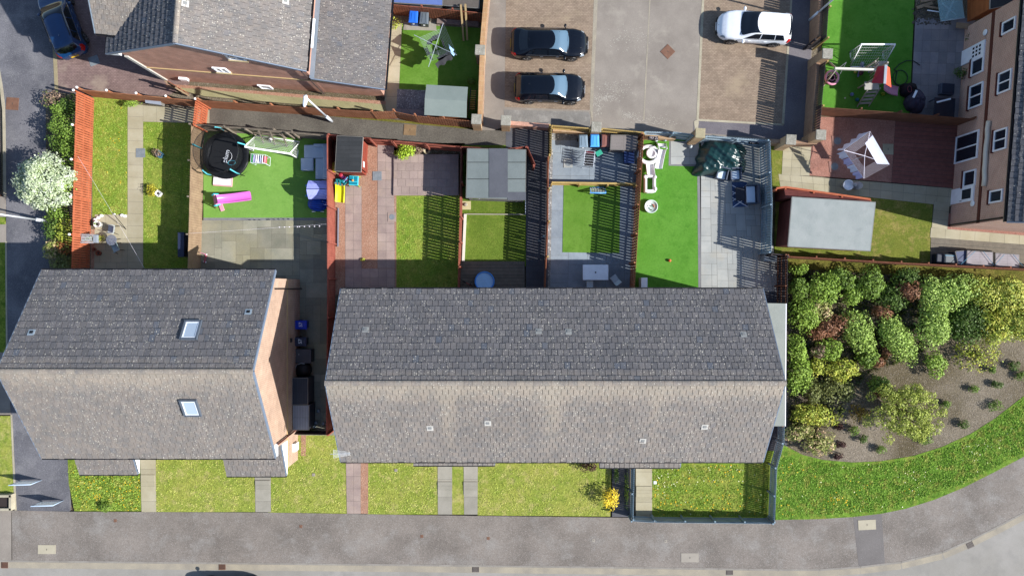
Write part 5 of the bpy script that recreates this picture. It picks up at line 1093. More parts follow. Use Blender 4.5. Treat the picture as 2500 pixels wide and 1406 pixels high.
m = MB()
for k in range(7):
    f = 1-k*.09; m.tube([hub.lerp(Q[0], f), hub.lerp(Q[1], f)], .006, 3)
    m.tube([hub.lerp(Q[1], f*.75), hub.lerp(Q[2], f*.75)], .005, 3); m.tube([hub.lerp(Q[2], f*.75), hub.lerp(Q[3], f*.75)], .005, 3); m.tube([hub.lerp(Q[3], f*.75), hub.lerp(Q[0], f*.75)], .005, 3)
m.build('line', galv, t)
for i, (x0, y0, x1, y1, l, mt) in enumerate(((1042, 102, 1064, 84, 'black clothes on the upper left of the small airer', blk), (1047, 98, 1072, 82, 'second row of black clothes on the upper left of the small airer', blk), (1040, 112, 1052, 138, 'black and white garment on the left of the small airer', blk), (1077, 92, 1083, 114, 'narrow black garment right of the small airer hub', blk), (1062, 156, 1100, 132, 'long charcoal trousers on the lower side of the small airer', plain('charcoal_cloth', '3d3e44', .9)), (1066, 142, 1096, 126, 'dark garment with white pegs below the small airer hub', blk), (1095, 108, 1101, 130, 'pale blue hanging garment right of the small airer', plain('pale_blue_cloth', '9cc4ee', .8, k=.8)))):
    cloth('hanging_clothes', l, U(x0, y0, 1.75), U(x1, y1, 1.75), .55, mt, (-.1+.05*i, -.1), .06, 8, 4, seed=20+i, group='washing on the small airer')
# trampoline
tx, ty = 552, 380; t = T('trampoline', tx, ty, 'round black trampoline with safety net and teal poles', 'trampoline', 0, .7); tb = plain('tramp_mat', '23262b', .75); pad = surf('tramp_pad', '17191d', '25272c', 3, .45, .6, 12, fine=.3); teal = plain('teal_foam', '58bccb', .6, k=.75); pole = plain('black_pole', '24262a', .4)
m = MB(); m.lathe([(.01, .70), (1.12, .72)], n=48, cap=False); m.build('jumping_mat', tb, t); m = MB(); m.lathe([(1.10, .76), (1.18, .80), (1.42, .80), (1.48, .76), (1.48, .70)], n=48, cap=False); pd = m.build('spring_pad', pad, t, True)
m = MB(); m.tube([(1.46*math.cos(a), 1.46*math.sin(a), .68) for a in [2*math.pi*i/40 for i in range(41)]], .025); m.build('frame', pole, t)
for i in range(5):
    a = R(20+72*i); c_, s_ = math.cos(a), math.sin(a); m = MB(); m.tube([(1.5*c_, 1.5*s_, 0), (1.5*c_, 1.5*s_, .7)], .025); m.tube([(1.35*c_-.3*s_, 1.35*s_+.3*c_, 0), (1.35*c_+.3*s_, 1.35*s_-.3*c_, 0)], .025); m.build('leg', pole, t)
    m = MB(); m.tube([(1.52*c_, 1.52*s_, .7), (1.56*c_, 1.56*s_, 1.5), (1.42*c_, 1.42*s_, 2.35)], .02); nn_ = m.build('net_pole', pole, t); m = MB(); m.tube([(1.53*c_, 1.53*s_, .95), (1.56*c_, 1.56*s_, 1.5), (1.43*c_, 1.43*s_, 2.3)], .045, 8); m.build('foam_sleeve', teal, nn_, True)
m = MB(); m.loft([[(r_*math.cos(a), r_*math.sin(a), z) for a in [2*math.pi*i/40 for i in range(40)]] for r_, z in ((1.12, .78), (1.16, 1.2), (1.25, 1.8), (1.38, 2.3))], True, False); m.build('safety_net', netm('black_net', '0d0f12', .42), t, True)
m = MB(); m.tube([(1.38*math.cos(a), 1.38*math.sin(a), 2.3) for a in [2*math.pi*i/40 for i in range(41)]], .018, 5); m.build('top_ring', pole, t)
m = MB(); m.tube([(.55+.28*math.cos(a), -.55+.14*math.sin(a), 1.2+.12*math.cos(a)) for a in [2*math.pi*i/20 for i in range(21)]], .02, 5); m.build('door_zip', teal, t)
text('lettering', 'plum', .42, white, t, (.02, -.05, .74), (0, 0, R(75)), .004); m = MB(); m.tube([(.05+.33*math.cos(a), -.05+.33*math.sin(a), .74) for a in [R(q) for q in range(-70, 60, 10)]], .012, 4); m.build('logo_arc', white, t)
for (a, b, c_, d_) in ((-.7, .3, -.1, .15), (-.8, -.1, -.2, -.1), (-.7, -.5, .0, -.4)): m = MB(); m.beam((a, b, .735), (c_, d_, .735), .02, .005); m.build('mat_stripe', pole, t)
def goal(x, y, w, d, h, label, rz, fm, r=.045, netc='e8ece8', topd=.06):
    t = T('football_goal', x, y, label, 'goal', rz); fr = fm; m = MB(); A = [(-w/2, 0, 0), (-w/2, 0, h), (w/2, 0, h), (w/2, 0, 0)]
    m.tube(A, r, 8); m.tube([(-w/2, 0, h), (-w/2, d*topd, h), (-w/2, d, 0), (-w/2, 0, 0)], r*.8, 6); m.tube([(w/2, 0, h), (w/2, d*topd, h), (w/2, d, 0), (w/2, 0, 0)], r*.8, 6); m.tube([(-w/2, d, 0.03), (w/2, d, .03)], r*.8, 6); m.build('frame', fr, t, True)
    n = MB(); q = max(6, int(w/.14)); k = 8
    prof = [(0, h), (d*topd, h)]+[(d*topd+(d-d*topd)*i/k+.04*math.sin(math.pi*i/k), h*(1-i/k)) for i in range(1, k+1)]
    for i in range(1, q): xx = -w/2+w*i/q; n.tube([(xx+.02*math.sin(j*1.3+i), yy, zz+.01) for j, (yy, zz) in enumerate(prof)], .007, 3)
    for yy, zz in prof[1:-1]: n.tube([(-w/2, yy, zz), (w/2, yy, zz)], .007, 3)
    for s in (-1, 1):
        for i in range(1, 6): n.tube([(s*w/2, d*i/6, .02), (s*w/2, d*i/6*.9, h*(1-i/7))], .007, 3); n.tube([(s*w/2, 0, h*i/6), (s*w/2, d*(1-i/7), h*i/6)], .007, 3)
    n.build('net', plain('net_'+netc, netc, .8, k=.7), t); return t
goal(672, 378, 2.85, 1.03, 1.4, 'white football goal beside the trampoline', -8.5, plain('goal_white', 'f2f4f6', .35, k=.88), .055)
goal(2115, 128, 2.1, -.95, 1.45, 'white football goal with torn net behind the climbing frame', 0, plain('goal_white', '', .3), .05)
goal(1458, 474, .95, .42, .55, 'small blue framed goal at the top of the fenced turf', 0, plain('goal_blue', '5a9ce8', .4, k=.8), .045)
def ball(x, y, r, c, label, c2=None, z=0):
    t = T('ball', x, y, label, 'ball', 0, z+r); m = MB(); m.ell((0, 0, z+r), (r, r, r), 16, 10)
    if c2: o = m.build('ball_skin', surf('ball_'+c, c, c2, 5, .5, 0, 1, fine=0), t, True)
    else: o = m.build('ball_skin', plain('ball_'+c, c, .5, k=.75), t, True)
ball(660, 341, .14, 'f2f2f2', 'white football in the white goal'); ball(1602, 342, .13, 'eef4f6', 'pale blue and white football on the green turf', '6a8a9a'); ball(1635, 636, .1, 'e0663a', 'small orange ball on the green turf')
ball(2083, 145, .11, 'a8c8a8', 'pale green ball inside the far goal net'); ball(2105, 157, .14, 'c8d4e8', 'white and grey football beside the climbing frame ladder', '66708a'); ball(2080, 231, .12, '9ab0d8', 'blue and white ball left of the climbing frame steps', '2c4aa0'); ball(2156, 230, .12, 'c8d83a', 'lime green ball under the pink slide', '6a8a20'); ball(2093, 244, .12, '2e90b0', 'teal ball beside the climbing frame steps', '1c5060'); ball(2088, 176, .09, 'c8c05a', 'small yellow ball under the swing beam'); ball(2063, 240, .05, 'd8e0d0', 'tiny white ball on the lawn near the dark fence')
# clothes airer with striped washing
def floor_airer(x, y, rz, label, cols, w=.55, l=.9, mat=None, h=.95):
    t = T('clothes_airer', x, y, label, 'airer', rz, .5); mt = mat or pale_steel; m = MB()
    for s in (-1, 1): m.tube([(-l/2, s*w/2, 0), (-l/2, s*w/2, h), (l/2, s*w/2, h), (l/2, s*w/2, 0)], .014, 5); m.tube([(-l/2, s*w/2, h), (l/2, -s*w/2, 0.02)], .01, 4)
    for i in range(7): m.tube([(-l/2+l*i/6, -w/2, h), (-l/2+l*i/6, w/2, h)], .009, 4)
    m.tube([(-l/2, -w/2, .02), (-l/2, w/2, .02)], .012, 4); m.tube([(l/2, -w/2, .02), (l/2, w/2, .02)], .012, 4); m.build('frame', mt, t)
    r = random.Random(len(label)); n = len(cols)
    for i, c in enumerate(cols):
        xx = -l/2+l*(i+.5)/n; g = MB(); ww = w*r.uniform(.35, .5); g.loft([[(xx+dx+r.uniform(-.01, .01), yy, zz) for yy in np.linspace(-ww, ww, 6)] for dx, zz in ((-.05, h-.45), (-.04, h-.1), (-.015, h+.02), (.015, h+.02), (.04, h-.1), (.05, h-.4))], False, False); g.build('cloth', plain('cloth_'+c, c, .9, k=.75), t, True)
    return t
floor_airer(636, 391, -4, 'clothes airer with green, lilac, white and red washing', ['2f9a5c', 'a8a8d8', 'e8e8f0', 'f0f0f4', '8898c8', 'e6e6ee', 'c85a6a'])
floor_airer(1437, 390, 84, 'white airer full of black washing on the slate patio', ['15151a', '1c1a20', '101014', '3a3a44', '15151a', '7a1c2c'], .62, .95)
# garden sofa, playhouse, sandpit
navy = plain('blue_grey_cushion', 'b9c6d4', .8, .0, k=.85); t = T('corner_sofa', 768, 400, 'blue grey rattan corner sofa with footstool in the shade', 'sofa', 0, .4)
def cush(nm, x0, y0, x1, y1, z0, z1, mat, t, bv=.04): 
    a, b = U(x0, y1, z1), U(x1, y0, z1); c = t.location; m = MB(); m.box(((a.x+b.x)/2-c.x, (a.y+b.y)/2-c.y, (z0+z1)/2), (b.x-a.x, b.y-a.y, z1-z0)); return m.build(nm, mat, t, bevel=bv)
cush('seat', 742, 354, 798, 386, .1, .45, navy, t); cush('seat', 770, 387, 798, 438, .1, .45, navy, t); cush('backrest', 788, 355, 800, 438, .4, .75, navy, t); cush('backrest', 765, 351, 800, 358, .1, .7, navy, t)
t = T('footstool', 749, 401, 'square pale blue footstool in front of the corner sofa', 'footstool', 0, .4); cush('seat', 734, 386, 764, 416, .08, .42, navy, t)
t = T('playhouse', 776, 463, 'childrens playhouse with corrugated violet blue roof against the red fence', 'playhouse', 0, 1.2); vb = plain('violet_roof', 'a4acf6', .4, k=.85); m = MB()
a, b = U(748, 463, 1.45), U(802, 463, 1.45); c0 = t.location; n_ = 16; Hh = .75
for s in (-1, 1):
    rows = []
    for i in range(n_*2+1):
        x = (a.x-c0.x)+(b.x-a.x)*i/(n_*2); e = .03*(i % 2); rows.append([(x, s*.02, 1.45), (x, s*.35, 1.28+e*.3), (x, s*(.56+e), 1.05)])
    m.loft(rows, False, False)
m.build('roof', vb, t); m = MB(); m.box((.05, 0, .55), (1.25, 1.0, 1.1)); m.build('wall', plain('toy_blue_wall', '5a70b8', .5), t)
m = MB(); [m.box((-.75, s, .9), (.2, .1, .1)) for s in (-.35, .3)]; m.build('brackets', plain('cyan_plastic', '45a8e8', .4), t)
t = T('ride_on_car', 775, 497, 'blue ribbed plastic sandpit lid leaning by the playhouse', 'sandpit', 0, .3); t.name = 'sandpit'; m = MB(); rows = []
m.lathe([(.62, .02), (.66, .2), (.55, .35), (.3, .45), (.02, .48)], n=28, sx=1, sy=.75); m.build('lid', plain('deep_blue_plastic', '1b50c8', .35, k=.7), t, True); m = MB()
for i in range(7): m.tube([(-.5+.04*abs(i-3), -.36+i*.12, .33+.10*math.sin(math.pi*(i+1)/8)), (0, -.36+i*.12, .42+.08*math.sin(math.pi*(i+1)/8)-.03), (.5-.04*abs(i-3), -.36+i*.12, .33+.10*math.sin(math.pi*(i+1)/8))], .02, 5)
m.build('ribs', plain('dark_blue_plastic', '103a9a', .35, k=.7), t, True); m = MB(); m.box((-.3, -.5, .1), (.22, .04, .05)); m.box((.25, -.5, .1), (.22, .04, .05)); m.build('clips', white, t)
# pink slide
def slide(name, label, a, b, w, mat, h, steps=None, smat=None, mode=0):
    """chute from top a to bottom b (picture points)"""
    A, B = U(*a, h), U(*b, .1); c = Vector((A.x, A.y, 0)); t = thing(name, c, math.atan2(B.y-A.y, B.x-A.x), label, 'slide'); L = math.hypot(B.x-A.x, B.y-A.y); m = MB(); rows = []
    for i in range(13):
        f = i/12; z = h*(1-f)**1.15*(1-.25*math.sin(math.pi*f))+.08; rows.append([(L*f, y*w/2, z+dz) for y, dz in ((-1.15, .0), (-1.12, .14), (-1, .14), (-.85, .03), (0, 0), (.85, .03), (1, .14), (1.12, .14), (1.15, 0))])
    m.loft(rows, False, False); m.build('chute', mat, t, True)
    if steps:
        m = MB(); 
        for s in (-1, 1): m.tube([(-.05, s*w*.6, h+.25), (-.15, s*w*.62, h+.1), (-.55, s*w*.7, 0)], .04, 6)
        m.build('ladder_rail', smat or mat, t, True); m = MB()
        for k in range(1, steps+1): f = k/(steps+1); m.box((-.12-.4*f, 0, h*(1-f)), (.14, w*1.1, .04))
        m.build('steps', smat or mat, t)
    return t
pink = plain('pink_plastic', 'e070d0', .3, k=.7); palep = plain('pale_pink_plastic', 'e8a0b8', .35, k=.75); yel = plain('yellow_plastic', 'e2ee2c', .3, k=.75); wpl = plain('white_plastic', 'eceef0', .3, k=.85); tealp = plain('teal_plastic', '1c8890', .35, k=.7)
cy = plain('turquoise_plastic', '48c8d8', .35, k=.75)
t = slide('slide', 'long pink slide with turquoise hand grips on the turf', (532, 488), (613, 478), .5, pink, .75, 3, palep)
m = MB()
for s in (-1, 1): m.tube([(.12, s*.33, .8), (-.12, s*.36, 1.0), (-.28, s*.34, .9), (-.1, s*.36, .78)], .045, 8)
m.build('hand_grip', cy, t, True)
o = T('slide_part', 540, 502, 'loose pale pink slide step lying under the pink slide', 'slide part', -70); m = MB(); m.box((0, 0, .05), (.75, .26, .08)); m.build('board', palep, o, bevel=.03)
t = T('air_mat', 546, 430, 'white and pink rounded gymnastics mat below the trampoline', 'mat', -4); m = MB(); m.box((0, 0, .06), (1.25, 1.35, .1)); o = m.build('rim', plain('mat_pink', 'e6a8ae', .6, k=.75), t, bevel=.05); m = MB(); m.box((-.03, .02, .116), (1.12, 1.22, .02)); m.build('top', plain('mat_white', 'e9e6ee', .6, k=.8), t)
# scooter
t = T('toy_scooter', 503, 632, 'small pink childs scooter on the sandstone patio', 'scooter', 75); m = MB(); m.box((0, 0, .1), (.5, .11, .03)); m.build('deck', plain('toy_pink', 'd8788a', .5), t); m = MB(); m.tube([(.25, 0, .1), (.33, 0, .65)], .02); m.tube([(.33, -.2, .65), (.33, .2, .65)], .022); m.build('handlebar', palep, t)
for x, y in ((-.22, .08), (-.22, -.08), (.27, 0)): m = MB(); m.loft([[(x+.06*math.cos(a), y+o, .06+.06*math.sin(a)) for a in [math.pi*i/6 for i in range(12)]] for o in (-.015, .015)]); m.build('wheel', white, t)
# washing lines
def line(label, a, b, sag=.12, r=.008, mat=None, name='washing_line'):
    A, B = U(*a), U(*b); m = MB(); m.tube([A.lerp(B, i/12)-Vector((A.x, A.y, sag*4*(i/12)*(1-i/12))) for i in range(13)], r, 4); o = m.build(name, mat or wline, None); o.location = (A.x, A.y, 0); return tag(o, label, 'washing line')
line('washing line running across the left garden to the roof edge', (190, 382, 1.95), (354, 658, 2.6), .1, .005); line('white washing line across the sandstone patio', (462, 570, 1.8), (800, 547, 1.8), .08, .005)
m = MB()
for k in range(9): m.box((k*.31*(1 if k != 3 else 1.2), .008*k, 0), (.05, .05, .06))
P = U(682, 555, 1.74); o = m.build('clothes_pegs', wline, None); o.location = P; tag(o, 'white pegs on the patio washing line', 'pegs', kind='stuff')
a, b = U(275, 520, 1.0), U(308, 560, .03); m = MB(); m.tube([Vector((0, 0, 1.0)), (b-a)+Vector((0, 0, 1.0))], .02); o = m.build('clothes_prop', dgut, None); o.location = (a.x, a.y, 0); tag(o, 'dark clothes prop leaning by the white stones', 'clothes prop')
# left patio set
def pchair(x, y, rz, label, mat):
    t = T('patio_chair', x, y, label, 'chair', rz, .45, 'moulded chairs on the left patio'); m = MB(); rows = []
    for f, z, x0 in ((0, .44, .24), (.3, .42, .1), (.6, .42, -.1), (.75, .48, -.2), (.9, .68, -.27), (1, .84, -.32)):
        w = .24-.03*f; rows.append([(x0+(.02 if abs(yy) > .9 else 0), yy*w, z+(.05 if abs(yy) > .9 else 0)) for yy in (-1, -.8, -.4, 0, .4, .8, 1)])
    m.loft(rows, False, False); m.loft([[(p[0], p[1], p[2]-.015) for p in r_] for r_ in rows], False, False); m.build('shell', mat, t, True); m = MB()
    for s in (-1, 1): m.tube([(.2, s*.25, .42), (.22, s*.26, .64), (-.2, s*.26, .66), (-.25, s*.24, .6)], .02, 6)
    m.build('armrest', mat, t, True)
    for sx, sy in ((.18, .2), (.18, -.2), (-.16, .2), (-.16, -.2)): m = MB(); m.tube([(sx, sy, .42), (sx*1.5, sy*1.4, 0)], .016, 6); m.build('leg', blackp, t)
palegr = plain('pale_grey_plastic', 'c2ccd2', .45, k=.75); paleg2 = plain('pale_teal_plastic', 'a9c2ca', .45, k=.75)
pchair(273, 560, 172, 'pale grey moulded chair above the glass table', palegr); pchair(283, 605, 205, 'pale teal moulded chair below the glass table', paleg2)
t = T('glass_table', 272, 586, 'round smoked glass garden table between the two moulded chairs', 'table', 0, .7); m = MB(); m.lathe([(.02, .7), (.32, .7), (.34, .71), (.32, .725), (.02, .725)], n=28); m.build('top', netm('smoked_glass', '6a7080', .6), t); m = MB()
for a in (.5, 2.6, 4.7): m.tube([(0, 0, .35), (.26*math.cos(a), .26*math.sin(a), 0)], .014); m.tube([(0, 0, .35), (.22*math.cos(a), .22*math.sin(a), .69)], .014)
m.build('frame', blackp, t)
terra = plain('terracotta', '9a5238', .8); wpot = plain('white_pot', 'e4e4e0', .5, k=.8); compost = plain('compost', '3c3230', .95)
def pot(x, y, r, h, mat, label, rz=0, sq=False, z=None):
    t = T('plant_pot', x, y, label, 'plant pot', rz, h); m = MB(); n = 4 if sq else 20
    m.lathe([(r*.7, 0), (r*.95, h*.9), (r, h), (r*.86, h), (r*.82, h-.05)], n=n); m.build('pot', mat, t, not sq); m = MB(); m.lathe([(r*.84, h-.06), (.01, h-.04)], n=n, cap=False); m.build('soil', compost, t); return t
pot(236, 547, .23, .45, wpot, 'round white pot with dark soil beside the orange fence'); pot(239, 618, .17, .25, terra, 'terracotta pot in the shade beside the orange fence'); pot(229, 609, .12, .2, terra, 'small empty terracotta pot at the foot of the orange fence')
pot(1042, 367, .24, .3, plain('cream_pot', 'c9bd9c', .7), 'round cream rimmed pot against the red fence'); pot(389, 377, .27, .35, plain('blue_glazed_pot', '5a8aa4', .4), 'square blue planter on the left lawn', 5, True); pot(385, 472, .25, .4, wpot, 'square white pot on the left lawn', 5, True); pot(245, 583, .26, .3, plain('sand_pot', 'bfae84', .7), 'square sand coloured planter by the trellis', 0, True)
for i, (x, y, l) in enumerate(((233, 537, 'left white stone by the white pot'), (241, 532, 'middle white stone by the white pot'), (249, 527, 'right white stone by the white pot'), (299, 526, 'left white block beside the slab path'), (306, 528, 'right white block beside the slab path'), (281, 523, 'small white stone at the clothes prop'))):
    m = MB(); m.ell((0, 0, .07), (.13 if i < 5 else .06, .10 if i < 5 else .05, .09), 8, 5); P = U(x, y); o = m.build('white_stone', white, None); o.location = P; tag(o, l, 'stone', 'white stones edging the left patio')
t = T('trellis_planter', 217, 583, 'pale grey trellis planter fixed to the orange fence', 'trellis', 0, 1.0); m = MB()
for i in range(9): m.tube([(-.45+i*.07, -.25, 1.0+.1*(8-i)/8), (-.45+i*.07+.12, .25, 1.0+.1*(8-i)/8)], .014, 4); m.tube([(-.45+i*.07+.12, -.25, 1.0+.1*(8-i)/8), (-.45+i*.07, .25, 1.0+.1*(8-i)/8)], .014, 4)
m.beam((-.45, -.27, 1.1), (.3, -.27, 1.0), .03, .03); m.beam((-.45, .27, 1.1), (.3, .27, 1.0), .03, .03); m.build('lattice', plain('trellis_grey', 'b8bcc4', .7), t); m = MB(); m.box((.38, 0, .9), (.22, .5, .22)); m.build('trough', plain('trough_grey', 'a9b4c0', .7), t)
t = T('wall_box', 448, 598, 'dark blue box hung on the left face of the tan fence', 'box', 0, 1.0); m = MB(); m.box((0, 0, .8), (.35, 1.5, 1.0)); m.build('body', plain('navy_panel', '28304a', .6), t, bevel=.03); m = MB(); m.box((0, 0, 1.33), (.4, 1.55, .06)); m.build('lid', plain('navy_lid2', '303a58', .5), t, bevel=.02)
t = T('white_planter', 374, 246, 'pale sloping lidded cold frame beside the orange back fence', 'cold frame', -8, .6); m = MB(); m.hexa([(-.45, -.18, 0), (.45, -.18, 0), (.45, .18, 0), (-.45, .18, 0), (-.45, -.18, .5), (.45, -.18, .5), (.45, .18, .75), (-.45, .18, .75)]); m.build('box', plain('frame_grey', '8d8b86', .7), t); m = MB(); m.hexa([(-.5, -.2, .5), (.5, -.2, .5), (.5, .2, .77), (-.5, .2, .77), (-.5, -.2, .54), (.5, -.2, .54), (.5, .2, .81), (-.5, .2, .81)]); m.build('lid', plain('pale_lid', 'b4bccb', .3), t); t.name = 'cold_frame'
# gravel garden toys
t = slide('toy_slide', 'yellow plastic toy slide with teal steps by the red fence', (831, 453), (829, 494), .52, yel, .5, 2, tealp)
m = MB()
for s in (-.2, 0, .2): m.box((-.15-abs(s)*.1, s, .62), (.38, .1, .05), R(20))
m.build('top_platform', tealp, t)
t = T('water_table', 863, 441, 'turquoise square water play table by the red shed', 'play table', -3, .5); m = MB(); m.box((0, 0, .45), (.62, .62, .08)); m.build('tray', cy, t, bevel=.04); m = MB()
for x in (-.27, .27):
    for y in (-.27, .27): m.tube([(x, y, .42), (x*1.2, y*1.2, 0)], .03)
m.build('legs', plain('lime_plastic', 'b8dc50', .4), t); m = MB(); m.box((-.14, .13, .5), (.2, .24, .02)); m.box((.15, .1, .5), (.18, .3, .02)); m.box((0, -.18, .5), (.5, .15, .02)); m.build('basins', plain('deep_cyan', '1f98b4', .3), t); m = MB(); m.lathe([(.08, .5), (.05, .62), (.02, .64)], (-.05, 0, 0), 12); m.build('spinner', plain('orange_toy', 'f0a43a', .4), t)
t = T('ride_on_toy', 838, 434, 'purple and red toy trike between shed and slide', 'toy trike', -35, .35); m = MB(); m.ell((0, 0, .35), (.38, .14, .12)); m.build('body', plain('purple_toy', '6a2c6a', .4), t, True); m = MB(); m.ell((-.2, .05, .48), (.14, .14, .06)); m.build('seat', plain('toy_red', 'c03048', .4), t, True); m = MB(); m.tube([(.25, -.2, .6), (.28, .2, .6)], .03); m.ell((.25, -.2, .6), (.05, .09, .05)); m.build('handlebar', plain('toy_sky', '6cc0ea', .4), t, True)
for x, y in ((-.3, .2), (-.3, -.2), (.33, 0)): m = MB(); m.loft([[(x+.12*math.cos(a), y+o, .12+.12*math.sin(a)) for a in [math.pi*i/7 for i in range(14)]] for o in (-.03, .03)]); m.build('wheel', plain('toy_dark', '2c1c30', .5), t)
t = T('toy_umbrella_disc', 815, 408, 'yellow plastic disc poking out behind the red shed', 'toy', 0, .6); m = MB(); m.lathe([(.02, .62), (.3, .6), (.33, .5), (.3, .4)], n=24); m.build('disc', plain('mustard_plastic', 'd8b83c', .5, k=.7), t, True); t.name = 'toy_disc'
m = MB(); a, b = U(826, 508, .1), U(825, 602, .1); m.beam((0, 0, .1), (b.x-a.x, b.y-a.y, .1), .07, .05); o = m.build('scaffold_pole', plain('steel_pole', '9aa4b8', .4), None); o.location = (a.x, a.y, 0); tag(o, 'long blue grey pole lying on the gravel strip by the red fence', 'pole')
# turf garden with pool
t = T('paddling_pool', 1183, 687, 'round bright blue paddling pool on the old deck', 'pool', 0, .25); m = MB(); m.lathe([(.55, 0), (.64, .1), (.64, .28), (.60, .32), (.56, .28), (.55, .1), (.02, .09)], n=36); m.build('shell', plain('pool_blue', '4a9af0', .35, k=.85), t, True); m = MB(); m.lathe([(.57, .2), (.01, .2)], n=36, cap=False); m.build('water', plain('pool_water', 'a8d4fa', .08, k=.9), t)
def bike(x, y, rz, label, c):
    t = T('bicycle', x, y, label, 'bicycle', rz, .4); m = MB(); m.tube([(-.35, 0, .3), (0, 0, .28), (.25, 0, .62), (-.12, 0, .6), (0, 0, .28)], .02); m.tube([(-.35, 0, .3), (-.12, 0, .6)], .015); m.tube([(.38, 0, .3), (.25, 0, .68)], .018); m.build('frame', plain('bike_'+c, c, .4), t)
    for s in (-.38, .4): m = MB(); m.tube([(s+.27*math.cos(a), 0, .28+.27*math.sin(a)) for a in [2*math.pi*i/20 for i in range(21)]], .022, 5); m.build('wheel', tyre, t)
    m = MB(); m.tube([(.22, -.24, .76), (.25, 0, .72), (.22, .24, .76)], .018); m.build('handlebar', dgut, t); m = MB(); m.ell((-.15, 0, .68), (.13, .06, .03)); m.build('saddle', dgut, t, True)
bike(1140, 691, -30, 'small red and black bicycle at the edge of the old deck', 'b03a30')
m = MB(); a, b = U(1136, 523, .12), U(1131, 638, .12); m.beam((0, 0, .12), (b.x-a.x, b.y-a.y, .12), .16, .2); o = m.build('white_plank', plain('white_plank', 'dcd8cc', .7, k=.75), None); o.location = (a.x, a.y, 0); tag(o, 'white plank edging on the left of the square turf', 'plank')
m = MB(); a, b = U(1138, 523, .1), U(1284, 524, .1); m.beam((0, 0, .08), (b.x-a.x, b.y-a.y, .08), .05, .16); o = m.build('turf_edge_board', plain('pale_board', 'c9c3b2', .7), None); o.location = (a.x, a.y, 0); tag(o, 'thin pale board along the top of the square turf', 'plank')
m = MB(); a, b = U(1283, 490, .5), U(1283, 523, .5); m.beam((0, 0, .3), (b.x-a.x, b.y-a.y, .3), .03, .6); o = m.build('low_edge_panel', white, None); o.location = (a.x, a.y, 0); tag(o, 'narrow white panel at the lower right of the grey shed', 'panel')
t = T('stepping_stone', 1139, 502, 'cream square paving stone with a stone on it, below the grey shed', 'stone slab'); m = MB(); m.box((0, 0, .05), (.56, .54, .06)); m.build('slab', plain('cream_slab', 'd8cc9c', .8), t); m = MB(); m.ell((-.05, .05, .12), (.14, .12, .08)); m.build('pebble', plain('pebble', 'b9b0a0', .8), t, True)
t = T('hose_box', 1327, 578, 'small blue grey spray bottle pair hung on the passage fence', 'bottle', 0, 1.0); m = MB(); m.lathe([(.06, .9), (.07, 1.05), (.03, 1.12)], (0, 0, 0), 10); m.build('bottle', plain('bottle_blue', '7fa0b4', .4), t, True); m = MB(); m.box((-.25, -.25, .95), (.25, .2, .1)); m.build('tray', plain('tray_dark', '3a4450', .5), t); t.name = 'spray_bottle'
# slate garden
t = T('garden_table', 1454, 665, 'white rectangular folding table in the slate garden', 'table', 0, .74); m = MB(); m.box((0, 0, .73), (1.62, .97, .05)); m.build('top', plain('table_white', 'e4ecf6', .4, k=.9), t, bevel=.02); m = MB(); m.lathe([(.05, .755), (.05, .77), (.02, .77)], n=12); m.build('parasol_hole', dgut, t)
for x, y in ((-.7, -.35), (.7, -.35), (.7, .35), (-.7, .35)): m = MB(); m.tube([(x, y, .7), (x*1.02, y*1.05, 0)], .02); m.build('leg', galv, t)
def fchair(x, y, rz, label):
    t = T('folding_chair', x, y, label, 'chair', rz, .45, 'pale chairs at the white folding table'); m = MB(); m.box((0, 0, .45), (.42, .4, .03)); m.build('seat', palegr, t, bevel=.01); m = MB(); m.hexa([(-.21, .2, .46), (.21, .2, .46), (.21, .22, .46), (-.21, .22, .46), (-.21, .42, .85), (.21, .42, .85), (.21, .44, .85), (-.21, .44, .85)]); m.build('backrest', palegr, t)
    for sx in (-1, 1): m = MB(); m.tube([(sx*.2, -.18, .44), (sx*.2, .18, 0)], .014); m.tube([(sx*.2, .18, .44), (sx*.2, -.2, 0)], .014); m.build('leg', galv, t)
fchair(1440, 693, 180, 'pale folding chair tucked below the white table'); fchair(1500, 680, 215, 'pale folding chair standing askew right of the white table')
t = T('lid_tub', 1462, 374, 'small green lidded caddy in front of the brown bin', 'caddy', 30, .3); m = MB(); m.loft([[(-w, -d, z), (w, -d, z), (w, d, z), (-w, d, z)] for w, d, z in ((.15, .11, 0), (.19, .15, .3))]); m.build('body', plain('caddy_dark', '1f5a50', .5), t); m = MB(); m.box((0, 0, .32), (.42, .33, .05)); m.build('lid', plain('caddy_green', '3cae94', .45, k=.7), t, bevel=.02)
t = T('storage_crate', 1536, 384, 'dark blue lidded crate beside the chestnut fence', 'crate', 0, .4); m = MB(); m.box((0, 0, .2), (.62, .75, .38)); m.build('body', plain('crate_blue', '2c3e6a', .5), t, bevel=.02); m = MB(); m.box((0, 0, .41), (.66, .8, .05)); m.build('lid', plain('crate_lid', '4560a0', .4), t, bevel=.02)
